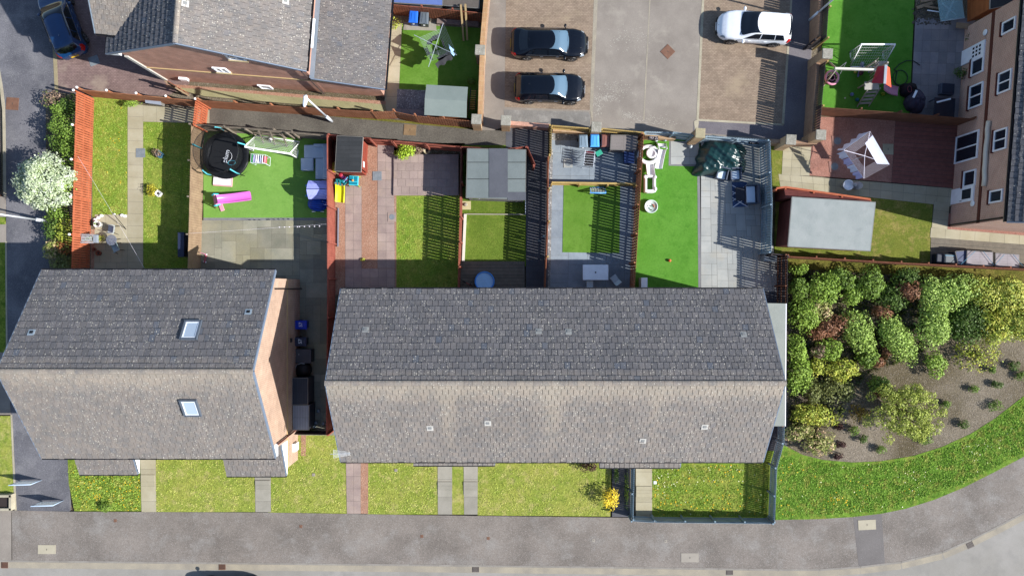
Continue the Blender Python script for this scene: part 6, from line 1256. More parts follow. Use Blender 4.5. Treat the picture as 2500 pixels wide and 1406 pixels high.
# green turf garden
t = slide('white_slide', 'white plastic slide lying under the white playset ring', (1616, 366), (1607, 412), .42, wpl, .55, 2, wpl)
t = slide('white_slide', 'white plastic slide with square step frame on the turf', (1589, 430), (1586, 396), .45, wpl, .45, 0, wpl)
t = T('slide_steps', 1587, 449, 'white rectangular step frame with open centre below the white slide', 'play frame', 0, .4); m = MB()
for x0, y0, sx, sy in ((-.28, 0, .14, 1.1), (.28, 0, .14, 1.1), (0, .48, .5, .16), (0, -.48, .5, .2)): m.box((x0, y0, .3), (sx, sy, .5))
m.build('frame', wpl, t, bevel=.05); m = MB(); m.ell((-.32, .42, .58), (.13, .13, .06)); m.ell((.3, .4, .58), (.1, .1, .05)); m.ell((.32, -.35, .58), (.09, .13, .05)); m.build('knobs', wpl, t, True)
t = T('play_ring', 1584, 377, 'white ring shaped baby playset with seat on the turf', 'playset', 0, .4); m = MB(); m.tube([(.6*math.cos(a), .52*math.sin(a), .3) for a in [2*math.pi*i/30 for i in range(31)]], .13, 8); m.build('ring', wpl, t, True); m = MB(); m.lathe([(.1, .3), (.3, .36), (.34, .5), (.26, .55), (.2, .45), (.02, .42)], (.15, .05, 0), 18); m.build('seat', wpl, t, True)
t = T('activity_table', 1590, 504, 'round pale basin of toys on the turf', 'toy basin', 0, .3); m = MB(); m.lathe([(.3, 0), (.42, .2), (.43, .28), (.38, .27), (.35, .2), (.02, .18)], n=26); m.build('basin', plain('pale_basin', 'cfe0da', .4, k=.75), t, True); r = random.Random(4)
for c, x, y in (('f0965a', .18, .06), ('e8a060', .2, -.02), ('4a9a5c', .02, .02), ('e8e8f0', -.18, .05), ('3a6a5a', -.1, -.12), ('c85a4a', .12, .12), ('5a8a3a', .02, -.22)): m = MB(); m.ell((x, y, .23), (.05, .04, .04), 8, 5); m.build('toy', plain('toy_'+c, c, .5), t, True)
t = T('white_board', 1572, 693, 'pale blue white upright panel at the lower left corner of the turf', 'panel', 0, .8); m = MB(); m.box((0, 0, .45), (.36, .75, .9)); m.build('body', plain('pale_panel', 'd0ecf8', .4, k=.85), t, bevel=.01); m = MB(); m.box((0, 0, .93), (.39, .78, .05)); m.build('lid', white, t)
# tarpaulin heap
t = T('tarpaulin_heap', 1767, 383, 'glossy dark green tarpaulin draped over a heap on the patio', 'tarpaulin', -4, .5); m = MB(); nn_ = 60; rs = random.Random(3); rows = []
for j in range(nn_+1):
    row = []
    for i in range(nn_+1):
        u, v = (i/nn_*2-1)*1.35, (j/nn_*2-1)*1.35; x, y = u*1.6, v*1.12; rr = (abs(u)**3.2+abs(v)**3.2)**(1/3.2)
        a = math.atan2(v, u); edge = .98-.05*math.sin(5*a+1)-.03*math.sin(11*a)+.42*math.exp(-((a+2.35)/.28)**2); f = max(0, min(1, (edge-rr)/.28)); z = max(0, .95*(f**.6)*(1-.4*(u+.1)**2-.35*v*v))
        w = math.sin(3*u+2*v+1.5*math.sin(3*u))*.05+.10*(1-abs(math.sin(5*u+1.5*v+1.2*math.sin(2.5*v))))**2+.07*(1-abs(math.sin(8*(u*.4+v)+2*math.sin(2*u+1))))**2+.03*(1-abs(math.sin(13*u-4*v)))**3
        row.append((x*min(1, edge/max(rr, .01)) if rr > edge else x, y*min(1, edge/max(rr, .01)) if rr > edge else y, .03+z+w*(.25+f)))
    rows.append(row)
m.loft(rows, False, False)
b = NB('tarpaulin'); c = b.mix(b.noise(b.co.outputs['Object'], 1.5, 3), hx('123436')+(1,), hx('1f4c4c')+(1,)); b.bump(b.noise(b.co.outputs['Object'], 6, 5, .6), .5, .05); m.build('sheet', b.fin(c, .28, 0, .6), t, True)
slatef = plain('slate_rattan', '5a6478', .6); bluec = plain('blue_cushion', 'cadaea', .7, k=.85)
def armchair(x, y, rz, label, w=.72, d=.72):
    t = T('garden_armchair', x, y, label, 'armchair', rz, .5, 'grey garden armchairs in front of the tarpaulin'); m = MB(); m.box((0, 0, .2), (w, d, .36)); m.build('base', slatef, t, bevel=.03); m = MB(); m.box((0, -.04, .42), (w-.2, d-.16, .12)); m.build('seat_cushion', bluec, t, bevel=.04); m = MB(); m.box((0, d/2-.03, .6), (w, .1, .5)); m.build('backrest', slatef, t, bevel=.03)
    for s in (-1, 1): m = MB(); m.box((s*(w/2-.04), -.02, .5), (.08, d-.06, .28)); m.build('armrest', slatef, t, bevel=.02)
armchair(1763, 424, -14, 'slate rattan armchair, left of the pair'); armchair(1796, 425, 2, 'slate rattan armchair, right of the pair')
t = T('outdoor_rug', 1806, 475, 'blue outdoor rug with white diamond lattice', 'rug', 2, .05); m = MB(); m.box((0, 0, .055), (.95, 1.6, .02)); m.build('rug', plain('rug_blue', '4a6490', .9), t); m = MB()
for k in range(-3, 5): m.beam((-.47, -.8+k*.4, .068), (.47, -.8+(k+1.5)*.4, .068), .045, .004) if -.8 <= -.8+k*.4 and -.8+(k+1.5)*.4 <= .8 else None; m.beam((.47, -.8+k*.4, .0682), (-.47, -.8+(k+1.5)*.4, .0682), .045, .004) if k >= 0 and -.8+(k+1.5)*.4 <= .8 else None
m.build('pattern', plain('rug_white', 'eef2fa', .9, k=.85), t)
t = T('coffee_table', 1807, 474, 'dark slatted coffee table on the blue rug', 'table', 2, .4); m = MB(); m.box((0, 0, .4), (.56, .86, .05)); m.build('top', brick('dark_slats', '454852', '3f424c', '24262c', 5, .08, .01, .5, .6, .4), t, bevel=.01)
for x in (-.23, .23):
    for y in (-.38, .38): m = MB(); m.box((x, y, .19), (.05, .05, .38)); m.build('leg', slatef, t)
t = T('garden_sofa', 1836, 475, 'two seat slate sofa with blue cushion against the blue grey fence', 'sofa', 2, .45); m = MB(); m.box((0, 0, .2), (.75, 1.2, .36)); m.build('base', slatef, t, bevel=.03); m = MB(); m.box((-.08, 0, .43), (.55, 1.05, .12)); m.build('seat_cushion', bluec, t, bevel=.04); m = MB(); m.box((.33, 0, .62), (.12, 1.2, .5)); m.build('backrest', slatef, t, bevel=.03)
for s in (-1, 1): m = MB(); m.box((-.05, s*.57, .5), (.65, .07, .26)); m.build('armrest', slatef, t, bevel=.02)
def trough(x, y, label):
    t = T('hanging_planter', x, y, label, 'planter', -2, 1.0); m = MB(); m.box((0, 0, .9), (.62, .2, .2)); m.build('trough', plain('trough_black', '28282c', .7), t); m = MB(); r = random.Random(int(x))
    for i in range(26): m.ell((r.uniform(-.27, .27), r.uniform(-.08, .08), 1.0+r.uniform(0, .06)), (.03, .03, .02), 5, 4)
    m.build('flowers', plain('wilted_white', 'c9c0c4', .8), t)
trough(1595, 337, 'black flower trough on the low buff wall'); trough(1842, 347, 'black flower trough in the fence corner by the tarpaulin')
t = T('wall_unit', 1881, 629, 'grey heat pump box at the end of the blue grey fence', 'heat pump', -3, .8); m = MB(); m.box((0, 0, .45), (.8, .5, .75)); m.build('casing', plain('casing_grey', '8d98a0', .4), t, bevel=.02); m = MB(); m.lathe([(.18, .83), (.18, .85), (.05, .85)], (.1, 0, 0), 18); m.build('fan_grille', plain('grille_grey', '5d676f', .5), t); 
t = T('garden_lantern', 1624, 341, 'white glass lantern beside the pale blue gate', 'lantern', 0, .2); m = MB(); m.lathe([(.1, 0), (.12, .15), (.1, .28), (.03, .34)], n=14); m.build('glass', palegr, t, True); m = MB(); m.tube([(-.1, 0, .28), (0, 0, .42), (.1, 0, .28)], .01); m.build('handle', galv, t)
t = T('garden_lantern', 1686, 358, 'white glass lantern at the foot of the buff pillar', 'lantern', 0, .2); m = MB(); m.lathe([(.1, 0), (.12, .15), (.1, .28), (.03, .34)], n=14); m.build('glass', palegr, t, True); m = MB(); m.tube([(-.1, 0, .28), (0, 0, .42), (.1, 0, .28)], .01); m.build('handle', galv, t)
# climbing frame garden
sw = surf('weathered_timber', 'c9c0b4', 'b4aa9c', 3, .85, .3, 25, fine=.15); t = T('climbing_frame', 2140, 195, 'wooden climbing tower with red roof canopy, ladder and pink slide', 'climbing frame', 0, 0); c0 = Vector(t.location)
def at3(x, y, z): return U(x, y, z)-c0
m = MB(); A1, B1 = at3(2038, 168, 2.3), at3(2136, 171, 2.3); m.beam(A1, B1, .12, .16); m.build('swing_beam', plain('pale_beam', 'dcd8cc', .7, k=.75), t)
for (x, y) in ((2000, 210), (2015, 152)): m = MB(); m.beam(A1+Vector((.1, 0, 0)), at3(x+10, y, 0), .09, .09); m.build('swing_leg', sw, t)
tw = [(2138, 150), (2168, 153), (2166, 195), (2136, 192)]
for x, y in tw: m = MB(); p = at3(x, y, 2.1); m.beam((p.x, p.y, 0), p, .09, .09); m.build('tower_post', sw, t)
m = MB(); a, b = at3(2136, 192, 1.2), at3(2168, 150, 1.2); m.box(((a.x+b.x)/2, (a.y+b.y)/2, 1.2), (b.x-a.x, b.y-a.y, .06)); m.build('platform', sw, t)
m = MB(); p = [at3(2143, 163, 2.05), at3(2128, 203, 2.05), at3(2160, 204, 2.6), at3(2163, 160, 2.6)]; m.hexa([q-Vector((0, 0, .02)) for q in p]+p); m.build('canopy', plain('red_canopy', 'b8283e', .7, k=.7), t)
m = MB(); p = [at3(2160, 204, 2.62), at3(2163, 160, 2.62), at3(2172, 166, 2.1), at3(2176, 214, 2.0)]; m.hexa([q-Vector((0, 0, .02)) for q in p]+p); m.build('canopy_side', plain('orange_red_canopy', 'e85a3c', .6, k=.75), t)
m = MB(); m.beam(at3(2163, 159, 2.68), at3(2160, 205, 2.68), .16, .05); m.build('ridge_board', plain('pale_ridge', 'b4c0cc', .6), t)
m = MB()
for i in range(8): m.beam(at3(2130+i*.4, 158+i*7, 1.2)+Vector((-.1, .1, .9)), at3(2122+i*.4, 164+i*7, .25), .05, .03)
m.build('side_slats', sw, t)
m = MB(); r_ = [at3(2120, 217, 1.15), at3(2092, 262, 0)]; o_ = Vector((.75, .05, 0))
m.beam(r_[0], r_[1], .05, .08); m.beam(r_[0]+o_, r_[1]+o_, .05, .08)
for i in range(1, 5): q = r_[0].lerp(r_[1], i/5); m.beam(q, q+o_, .13, .04)
m.build('ladder', sw, t)
m = MB(); m.box(at3(2128, 210, 1.15), (.9, .5, .06)); m.build('lower_platform', plain('pale_deck', 'c8c4bc', .7), t)
m = MB(); rows = []; s0, s1 = at3(2158, 208, 1.1), at3(2192, 224, .12)
dd = (s1-s0); dn = Vector((-dd.y, dd.x, 0)).normalized()
for i in range(9): f = i/8; c_ = s0.lerp(s1, f)+Vector((0, 0, -.2*math.sin(math.pi*f))); rows.append([c_+dn*y*.27+Vector((0, 0, z)) for y, z in ((-1.1, 0), (-1, .12), (-.85, .02), (0, 0), (.85, .02), (1, .12), (1.1, 0))])
m.loft(rows, False, False); m.build('slide_chute', palep, t, True)
t = T('basket_swing', 2031, 190, 'round pink basket swing with black webbing', 'swing', 0, .6); m = MB(); m.tube([(.40*math.cos(a), .42*math.sin(a), .6) for a in [2*math.pi*i/36 for i in range(37)]], .075, 8); m.build('ring', palep, t, True); m = MB()
for a in range(0, 180, 22): m.beam((.4*math.cos(R(a)), .4*math.sin(R(a)), .6), (-.4*math.cos(R(a)), -.4*math.sin(R(a)), .6), .05, .01)
m.lathe([(.3, .59), (.01, .585)], n=24, cap=False); m.build('webbing', plain('web_dark', '2c1a2c', .8), t); m = MB(); m.tube([(.18*math.cos(a), .18*math.sin(a), .62) for a in [2*math.pi*i/24 for i in range(25)]], .02, 6)
for a in (90, 210, 330): m.tube([(.18*math.cos(R(a)), .18*math.sin(R(a)), .62), (.4*math.cos(R(a)), .4*math.sin(R(a)), .62)], .02, 6)
m.build('pink_web', palep, t, True); m = MB(); 
for a in (60, 180, 300): m.tube([(.4*math.cos(R(a)), .4*math.sin(R(a)), .62), (.15, .45, 2.2)], .012, 4)
m.build('ropes', wline, t)
t = T('swing_set_toy', 2100, 185, 'blue and white scooter frame under the swing beam', 'scooter', 60, .4); m = MB(); m.tube([(0, 0, .1), (.5, 0, .12)], .04); m.tube([(0, .03, .1), (.5, .25, .3)], .03); m.tube([(.5, .25, .6), (.5, -.1, .1)], .03); m.tube([(.3, -.3, .6), (.6, -.3, .6)], .025); m.build('frame', plain('pale_violet', 'a8a8e0', .5), t, True); m = MB(); m.ell((.25, .0, .3), (.2, .15, .1)); m.build('deck', plain('toy_maroon', '5a2030', .5), t, True); t.name = 'scooter'
m = MB(); pts = [(2180, 172), (2195, 158), (2212, 149), (2230, 149), (2246, 160)]; P0 = U(2180, 172)
rg = [(2198+18*math.cos(a), 190+18*math.sin(a)) for a in [2*math.pi*i/20-2 for i in range(21)]]+[(2185, 205), (2200, 214), (2212, 222)]
m.tube([U(x, y, .06)-P0 for x, y in [(2246, 160), (2230, 149), (2212, 149), (2195, 158), (2182, 172)]+rg], .028, 6); o = m.build('garden_hose', plain('hose_dark', '16302c', .5), None, True); o.location = P0; tag(o, 'dark green hose coiled on the turf beside the climbing frame', 'hose')
t = T('covered_barbecue', 2242, 240, 'heap of black and purple fabric covers by the dark fence', 'covered heap', 10, .6); r = random.Random(8)
def lump(t, nm, c, rx, ry, rz_, mat, seed):
    r = random.Random(seed); m = MB(); ph = [r.uniform(0, 6) for _ in range(4)]; rows = []
    for j in range(15):
        v = math.pi/2*j/14; rows.append([(c[0]+rx*math.cos(v)*math.cos(a)*(1+.08*math.sin(4*a+ph[0])+.05*math.sin(9*a+ph[1]+3*v)), c[1]+ry*math.cos(v)*math.sin(a)*(1+.08*math.sin(3*a+ph[2])+.05*math.sin(7*a+ph[3]-2*v)), c[2]+rz_*math.sin(v)*(1+.06*math.sin(5*a+v*6))) for a in [2*math.pi*i/40 for i in range(40)]])
    m.loft(rows, True, True); return m.build(nm, mat, t, True)
lump(t, 'grey_cover', (0, -.1, 0), .62, .8, .85, surf('grey_purple_fabric', '5a5568', '463f54', 2.5, .8, .6, 10, fine=.2), 1); lump(t, 'black_cover', (-.25, .7, 0), .55, .5, .6, surf('black_fabric', '1a1520', '2a1c26', 3, .7, .6, 10, fine=.2), 2); m = MB(); m.box((-.3, .25, .82), (.14, .5, .03), R(-35)); m.build('white_label', white, t); m = MB(); m.tube([(-.45+.16*math.cos(a)*.6, .65+.2*math.sin(a), .62+.05*math.cos(a)) for a in [2*math.pi*i/16 for i in range(17)]], .02); m.build('red_handle', plain('dark_pink', '8a3c48', .6), t)
t = T('patio_table', 2306, 262, 'large dark patio table with a white bar lying on it', 'table', -4, .74); m = MB(); m.box((0, 0, .73), (1.3, 1.15, .05)); m.build('top', plain('dark_glass_top', '2c3040', .25), t, bevel=.01)
for x in (-.58, .58):
    for y in (-.5, .5): m = MB(); m.box((x, y, .35), (.06, .06, .7)); m.build('leg', slatef, t)
m = MB(); m.box((0, 0, 0), (.9, .1, .05)); P = U(2304, 246, .78); o = m.build('white_bar', white, None); o.location = P; o.rotation_euler = (0, 0, R(14)); tag(o, 'white plastic bar lying on the dark patio table', 'bar')
for x, y, w, l in ((2314, 217, .85, 'low dark rattan stool block above the dark patio table'),): t = T('rattan_stool', x, y, l, 'stool', -4, .4); m = MB(); m.box((0, 0, .22), (w, .7, .4)); m.build('base', slatef, t, bevel=.03); m = MB(); m.box((0, 0, .46), (w-.1, .6, .08)); m.build('cushion', plain('dark_cushion', '2a3348', .8), t, bevel=.03)
# rubble corner with timber and glass sheet
for i, (a, b, w, l) in enumerate((((2238, 20), (2276, 8), .2, 'broad pale offcut plank at the left of the rubble corner'), ((2248, 4), (2300, -4), .16, 'pale plank at the top of the rubble corner'), ((2258, 16), (2296, 22), .12, 'narrow plank pointing at the glass sheet'), ((2264, 26), (2292, 30), .05, 'thin white rod on the rubble'), ((2335, 62), (2384, 68), .35, 'low timber step beside the wooden shed'))):
    A, B = U(*a, .12+.05*i), U(*b, .12+.05*i); m = MB(); m.beam((0, 0, .12+.05*i), (B.x-A.x, B.y-A.y, .12+.05*i), w, .05); o = m.build('timber_offcut', WD['tan'] if i != 3 else white, None); o.location = (A.x, A.y, 0); tag(o, l, 'plank', 'timber in the rubble corner')
t = T('glass_sheet', 2319, 20, 'large clear glass sheet propped over rubble at the top right', 'glass sheet', 8, .4); m = MB(); m.box((0, 0, .5), (1.55, 1.6, .02)); m.build('pane', netm('clear_glass', '9fc4c8', .38), t); m = MB()
for s in (-1, 1): m.beam((-.78, s*.8, .51), (.78, s*.8, .51), .03, .03)
m.beam((-.3, -.6, .3), (.4, .5, .3), .1, .04); m.beam((.4, -.5, .32), (-.4, .4, .32), .08, .04); m.build('edge_and_battens', palegr, t)
m = MB(); r = random.Random(5)
for i in range(220): m.ell((r.uniform(-1, 1.6), r.uniform(-.6, .7), .03), (r.uniform(.03, .1), r.uniform(.03, .08), r.uniform(.03, .07)), 5, 4)
o = m.build('rubble', surf('rubble_earth', '6a6258', '7c7468', 2, 1, .6, 12, fine=.4), None); o.location = U(2266, 38); tag(o, 'loose rubble and soil above the flagged patio', 'rubble', kind='stuff')
# ornament on the path
t = T('garden_ornament', 2083, 453, 'white ornamental basin with white figure on the slab path', 'ornament', -3, .4); m = MB(); m.lathe([(.2, 0), (.22, .3), (.32, .45), (.34, .52), (.28, .5), (.24, .42), (.01, .4)], (-.35, 0, 0), 24); m.build('basin', white, t, True); m = MB(); m.ell((.3, 0, .35), (.32, .26, .35), 14, 10); m.ell((.0, .02, .62), (.14, .14, .14)); m.build('figure', surf('weathered_white', 'e4e4e8', 'bfb9b4', 4, .6, .4, 8, fine=.2), t, True)
# covered items beside the brown fence
t = T('covered_cart', 2318, 632, 'dark box with silver cover and blue strap by the long brown fence', 'covered box', -3, .6); m = MB(); m.box((-.55, 0, .3), (.5, .6, .55)); m.build('box', plain('navy_box2', '222e44', .5), t, bevel=.06); m = MB(); m.box((.1, 0, .4), (.95, .62, .6)); m.build('cover', plain('silver_cover', '6f767c', .5), t, bevel=.1); m = MB(); m.beam((-.35, .2, .71), (.5, .2, .71), .03, .02); m.build('strap', plain('sky_strap', '78bfe0', .5), t)
for a, b, l in (((2346, 645, 1.0), (2381, 613, 1.0), 'leftmost blue rope slanting over the left cold frame'), ((2401, 614, 1.0), (2427, 648, 1.0), 'blue rope on the right half of the left cold frame'), ((2429, 647, 1.0), (2452, 621, 1.0), 'blue rope on the left half of the right cold frame'), ((2474, 622, 1.0), (2498, 650, 1.0), 'rightmost blue rope over the right cold frame')): line(l, a, b, 0, .016, plain('blue_rope', '78bfe0', .5), 'blue_rope')['category'] = 'rope'
# timbers in the airer garden
for a, b, l in (((1125, 12), (1132, 100), 'left of two pale timbers leaning on the slatted fence'), ((1136, 11), (1141, 98), 'right of two pale timbers leaning on the slatted fence')):
    A, B = U(*a, 2.0), U(*b, .05); m = MB(); m.beam((0, 0, 2.0), (B.x-A.x, B.y-A.y, .05), .11, .1); o = m.build('timber_post', plain('pale_timber', 'c8ac7c', .8), None); o.location = (A.x, A.y, 0); tag(o, l, 'timber', 'pale timbers leaning in the airer garden')
m = MB(); a, b = U(1067, 52, .25), U(1168, 60, .25); m.beam((0, 0, .2), (b.x-a.x, b.y-a.y, .2), .3, .2); o = m.build('sleeper', surf('sleeper_wood', 'a08c86', '8c7a74', 3, .9, .3, 20), None); o.location = (a.x, a.y, 0); tag(o, 'weathered timber sleeper along the slatted fence', 'sleeper')
t = T('trellis_stack', 1153, 245, 'dark ladder like trellis stacked between green shed and brick wall', 'trellis', -4, 1.0); m = MB()
for i in range(9): m.beam((-.15, -.55+i*.14, 1.0), (.2, -.55+i*.14, 1.05), .04, .03)
m.build('rungs', WD['yellow'], t); m = MB(); m.beam((-.15, -.7, 1.0), (-.15, .8, 1.0), .05, .05); m.beam((.2, -.6, 1.02), (.2, .7, 1.02), .04, .04); m.build('rails', WD['dark'], t)
t = T('wall_planter_box', 6, 1225, 'raised stone edged planter at the left edge by the lane', 'planter', 0, .3); m = MB()
for x0, y0, sx, sy in ((0, .4, 1.2, .15), (0, -.45, 1.2, .15), (.55, 0, .15, 1.0)): m.box((x0, y0, .2), (sx, sy, .4))
m.build('wall', stone, t); m = MB(); m.box((0, 0, .12), (1.0, .8, .24)); m.build('soil', compost, t)
# ================================================================ plants
def leaves_mesh(lobes, n, ls, seed, shell=.7, flat=.35):
    """lobes: (cx,cy,cz,rx,ry,rz,weight); n leaf quads on and inside them"""
    r = np.random.default_rng(seed); L = np.array([l[:6] for l in lobes], float); w = np.array([l[6] if len(l) > 6 else l[3]*l[4] for l in lobes], float); w /= w.sum()
    k = r.choice(len(L), n, p=w); d = r.normal(size=(n, 3)); d[:, 2] = np.abs(d[:, 2])*1.0-.25; d /= np.linalg.norm(d, axis=1, keepdims=True)
    ph = r.uniform(0, 6, 6)
    lump = 1+.05*np.sin(d[:, 0]*17+d[:, 1]*13+3*k)+.13*np.sin(d[:, 0]*5+ph[0]+k)+.12*np.sin(d[:, 1]*6+ph[1]+2*k)+.08*np.sin(d[:, 2]*9+d[:, 0]*7+ph[2])
    rad = np.where(r.random(n) < shell, r.normal(.97, .06, n), r.uniform(.3, 1, n)**.5)*lump
    P = L[k, :3]+d*rad[:, None]*L[k, 3:6]; P[:, 2] = np.maximum(P[:, 2], .04)
    N = d*.9+r.normal(size=(n, 3))*.55; N[:, 2] += flat; N /= np.linalg.norm(N, axis=1, keepdims=True)
    t = np.cross(N, r.normal(size=(n, 3))); t /= np.maximum(np.linalg.norm(t, axis=1, keepdims=True), 1e-6); b = np.cross(N, t)
    s = ls*r.uniform(.6, 1.3, n)[:, None]
    V = np.stack([P-t*s*.5, P-b*s*.32+N*s*.05, P+t*s*.5, P+b*s*.32+N*s*.05], 1).reshape(-1, 3)
    me = bpy.data.meshes.new('foliage'); me.vertices.add(4*n); me.vertices.foreach_set('co', V.ravel()); me.loops.add(4*n); me.loops.foreach_set('vertex_index', np.arange(4*n)); me.polygons.add(n); me.polygons.foreach_set('loop_start', np.arange(0, 4*n, 4)); me.polygons.foreach_set('loop_total', np.full(n, 4)); me.update(); return me
bark = surf('bark', '6b5a4c', '57483c', 4, .95, .6, 20)
def bush(x, y, rx, ry, h, mat, label, n=None, ls=.10, seed=None, grow=1.0, lobes=None, ang=0, cat='shrub', name='shrub', dens=1.0, shell=.7, stems=5, zb=.0, group='shrubs in the planting bed'):
    """x,y,rx,ry in picture pixels measured at about 0.6 of the height"""
    sd = seed if seed is not None else int(x*7+y); r = random.Random(sd); h *= .92; zc = h*.55; P = U(x, y, zc); k = (H-zc)/F; RX, RY = rx*k*grow, ry*k*grow
    t = thing(name, (P.x, P.y, 0), R(ang), label, cat, group); lb = []
    if lobes is None: lobes = max(5, int(RX*RY*6))
    for i in range(lobes):
        a = r.uniform(0, 2*math.pi); q = math.sqrt(r.random())*.68; s = r.uniform(.42, .66); hz = h*r.uniform(.42, .68)
        lb.append((math.cos(a)*q*RX, math.sin(a)*q*RY, hz*(1-.25*q), RX*s, RY*s, h*.34))
    lb.append((0, 0, h*.5, RX*.88, RY*.88, h*.46, RX*RY*.5))
    n = n or int(dens*min(14000, 300+RX*RY*math.pi*(1+.6*h)*300))
    me = leaves_mesh(lb, n, ls, sd, shell); me.materials.append(mat); o = bpy.data.objects.new('foliage', me); C.objects.link(o); o.parent = t
    m = MB()
    for i in range(stems):
        a = r.uniform(0, 6.28); q = r.uniform(.3, .7); m.tube([(0.05*math.cos(a), .05*math.sin(a), zb), (RX*q*.5*math.cos(a), RY*q*.5*math.sin(a), h*.4), (RX*q*math.cos(a), RY*q*math.sin(a), h*.72)], .03, 5, .012)
    m.build('stem', bark, t); return t
LG = leaf('leaf_bright', '98b44c', '7c9c3a'); LM = leaf('leaf_mid', '7a963e', '648030'); LD = leaf('leaf_dark', '5c7632', '4c6628'); LY = leaf('leaf_yellow_green', 'b0b84c', '94a63e', 'c0bc50'); LR = leaf('leaf_red', '9a6a50', '826044'); LP = leaf('leaf_pinkish', 'a08472', '8a7868', '7a8a4a')
LL = leaf('leaf_light', 'aac466', '90ac4c'); LV = leaf('leaf_variegated', 'b0a870', '7f9440', 'c4a886'); LO = leaf('leaf_olive', '7e8448', '6c7440'); LC = leaf('leaf_ochre', 'a08a3c', '8a7a3a'); LW = leaf('leaf_blossom', 'cbd6b8', 'a0b284', 'd6dec8', .25); LQ = leaf('leaf_purple', '5c3c38', '4a3030'); YF = leaf('flower_yellow', 'ffe650', 'f8d838', None, .15); LYB = leaf('leaf_yellow_bright', 'c4c058', 'a4b04a', '94ac4c')
D = [ # x, y, rx, ry, h, mat, label, opts
 (1950, 658, 24, 13, 1.0, LG, 'small bright green shrub tight under the long brown fence corner', {}),
 (1953, 706, 25, 28, 1.6, LM, 'olive green rounded shrub at the left edge of the bed, second from the top', {}),
 (2010, 705, 36, 42, 1.9, LG, 'mid green shrub right of the olive one near the top left of the bed', {}),
 (1962, 775, 34, 42, 1.8, LG, 'bright green bushy shrub left, beside the lean-to roof', {}),
 (2000, 762, 28, 28, 1.5, LV, 'pale flecked shrub between the bright green ones', {}),
 (2055, 682, 30, 28, 1.8, LM, 'dark green shrub third along the top row', {}), (2082, 717, 24, 26, 1.4, LG, 'green shrub tucked below the third one of the top row', {}),
 (2126, 692, 38, 37, 1.9, LM, 'large rounded dark green shrub fourth along the top row', {}),
 (2206, 678, 34, 22, 1.7, LD, 'dark evergreen above the red brown bush in the top row', {}), (2180, 728, 34, 34, 1.5, LD, 'dark green shrub left of the red brown bush', {}),
 (2221, 710, 26, 27, 1.9, LR, 'red brown bush in the top row', {}), (2155, 762, 24, 18, 1.3, LR, 'small red bush under the large rounded shrub', {}),
 (2035, 795, 55, 26, 1.6, LR, 'long red brown bush in the left middle of the bed', dict(ang=25)),
 (2098, 812, 34, 55, 1.8, LL, 'light green shrub beside the long red bush', dict(ang=28)), (2190, 828, 36, 62, 1.8, LL, 'pale green elongated shrub in the centre of the bed', dict(ang=28)),
 (2118, 868, 26, 22, 1.3, LM, 'green shrub at the foot of the pale elongated ones', {}), (2146, 884, 15, 11, .9, LR, 'small red shrub between the pale green ones, lower', {}), (2163, 858, 12, 17, 1.0, LR, 'small red shrub between the pale green ones, upper', {}),
 (1998, 857, 17, 16, 1.3, LP, 'pinkish brown shrub among yellow green ones on the left', {}), (1945, 858, 24, 38, 1.7, LG, 'tall bright green shrub beside the dark fence', {}), (1952, 918, 30, 50, 1.6, LG, 'green shrub beside the dark fence below the gable ridge', {}),
 (2026, 852, 26, 26, 1.5, LG, 'green shrub right of the pinkish brown one', {}), (2052, 903, 42, 27, 1.4, LY, 'yellow green domed shrub left of the bare soil', {}), (1995, 893, 22, 24, 1.3, LY, 'yellow green shrub below the pinkish one', {}),
 (2040, 955, 44, 40, 1.4, LO, 'dull olive open shrub above the yellow hedge', dict(dens=.7)), (1984, 952, 20, 32, 1.4, LO, 'olive shrub near the end of the ridge', {}),
 (2000, 1012, 66, 26, 1.3, LY, 'yellow green spreading shrub beside the lean-to', {}), (2098, 1010, 22, 17, .8, LC, 'sparse ochre shrub beside the pale twiggy tree', dict(dens=.5)),
 (1950, 1052, 36, 22, 1.1, LV, 'variegated shrub at the fence by the front corner of the bed', {}), (1998, 1076, 38, 30, 1.2, LV, 'variegated shrub with pinkish edge at the lower left of the bed', {}),
 (2145, 939, 26, 20, 1.1, LM, 'green shrub in the bare soil above the twiggy tree', {}), (2150, 962, 18, 9, .7, LR, 'low red shrub just above the twiggy tree', {}),
 (2284, 891, 25, 26, 1.1, LG, 'rounded green shrub alone in the middle of the bare soil', {}),
 (2286, 722, 44, 46, 2.2, LL, 'tall pale green shrub at the top centre, left of the yellow group', {}), (2340, 702, 42, 36, 2.1, LL, 'pale green shrub along the top right of the bed', {}), (2280, 800, 38, 50, 2.2, LL, 'big pale green shrub reaching down into the soil', {}),
 (2360, 790, 50, 46, 1.9, LD, 'dark shrub beneath the yellow green group', {}), (2402, 712, 46, 36, 2.3, LYB, 'yellow green shrub at the top right of the bed', {}), (2462, 722, 46, 40, 2.3, LYB, 'yellow tipped shrub in the top right corner of the bed', {}), (2480, 792, 40, 46, 2.1, LYB, 'yellow green shrub on the right edge, below the corner', {}), (2428, 796, 40, 42, 2.0, LY, 'green shrub among the yellow ones at the right', {}), (2535, 760, 50, 60, 2.2, LYB, 'yellow green shrub beyond the right edge', {}),
 (2384, 868, 56, 34, 1.3, LY, 'thin spring shrub with bare twigs at the right', dict(dens=.35, stems=16)),
]
for i, (x, y, rx, ry, h, mt, l, kw) in enumerate(D): bush(x, y, rx, ry, h, mt, l, seed=100+i, ls=.13, grow=1.06, **kw)
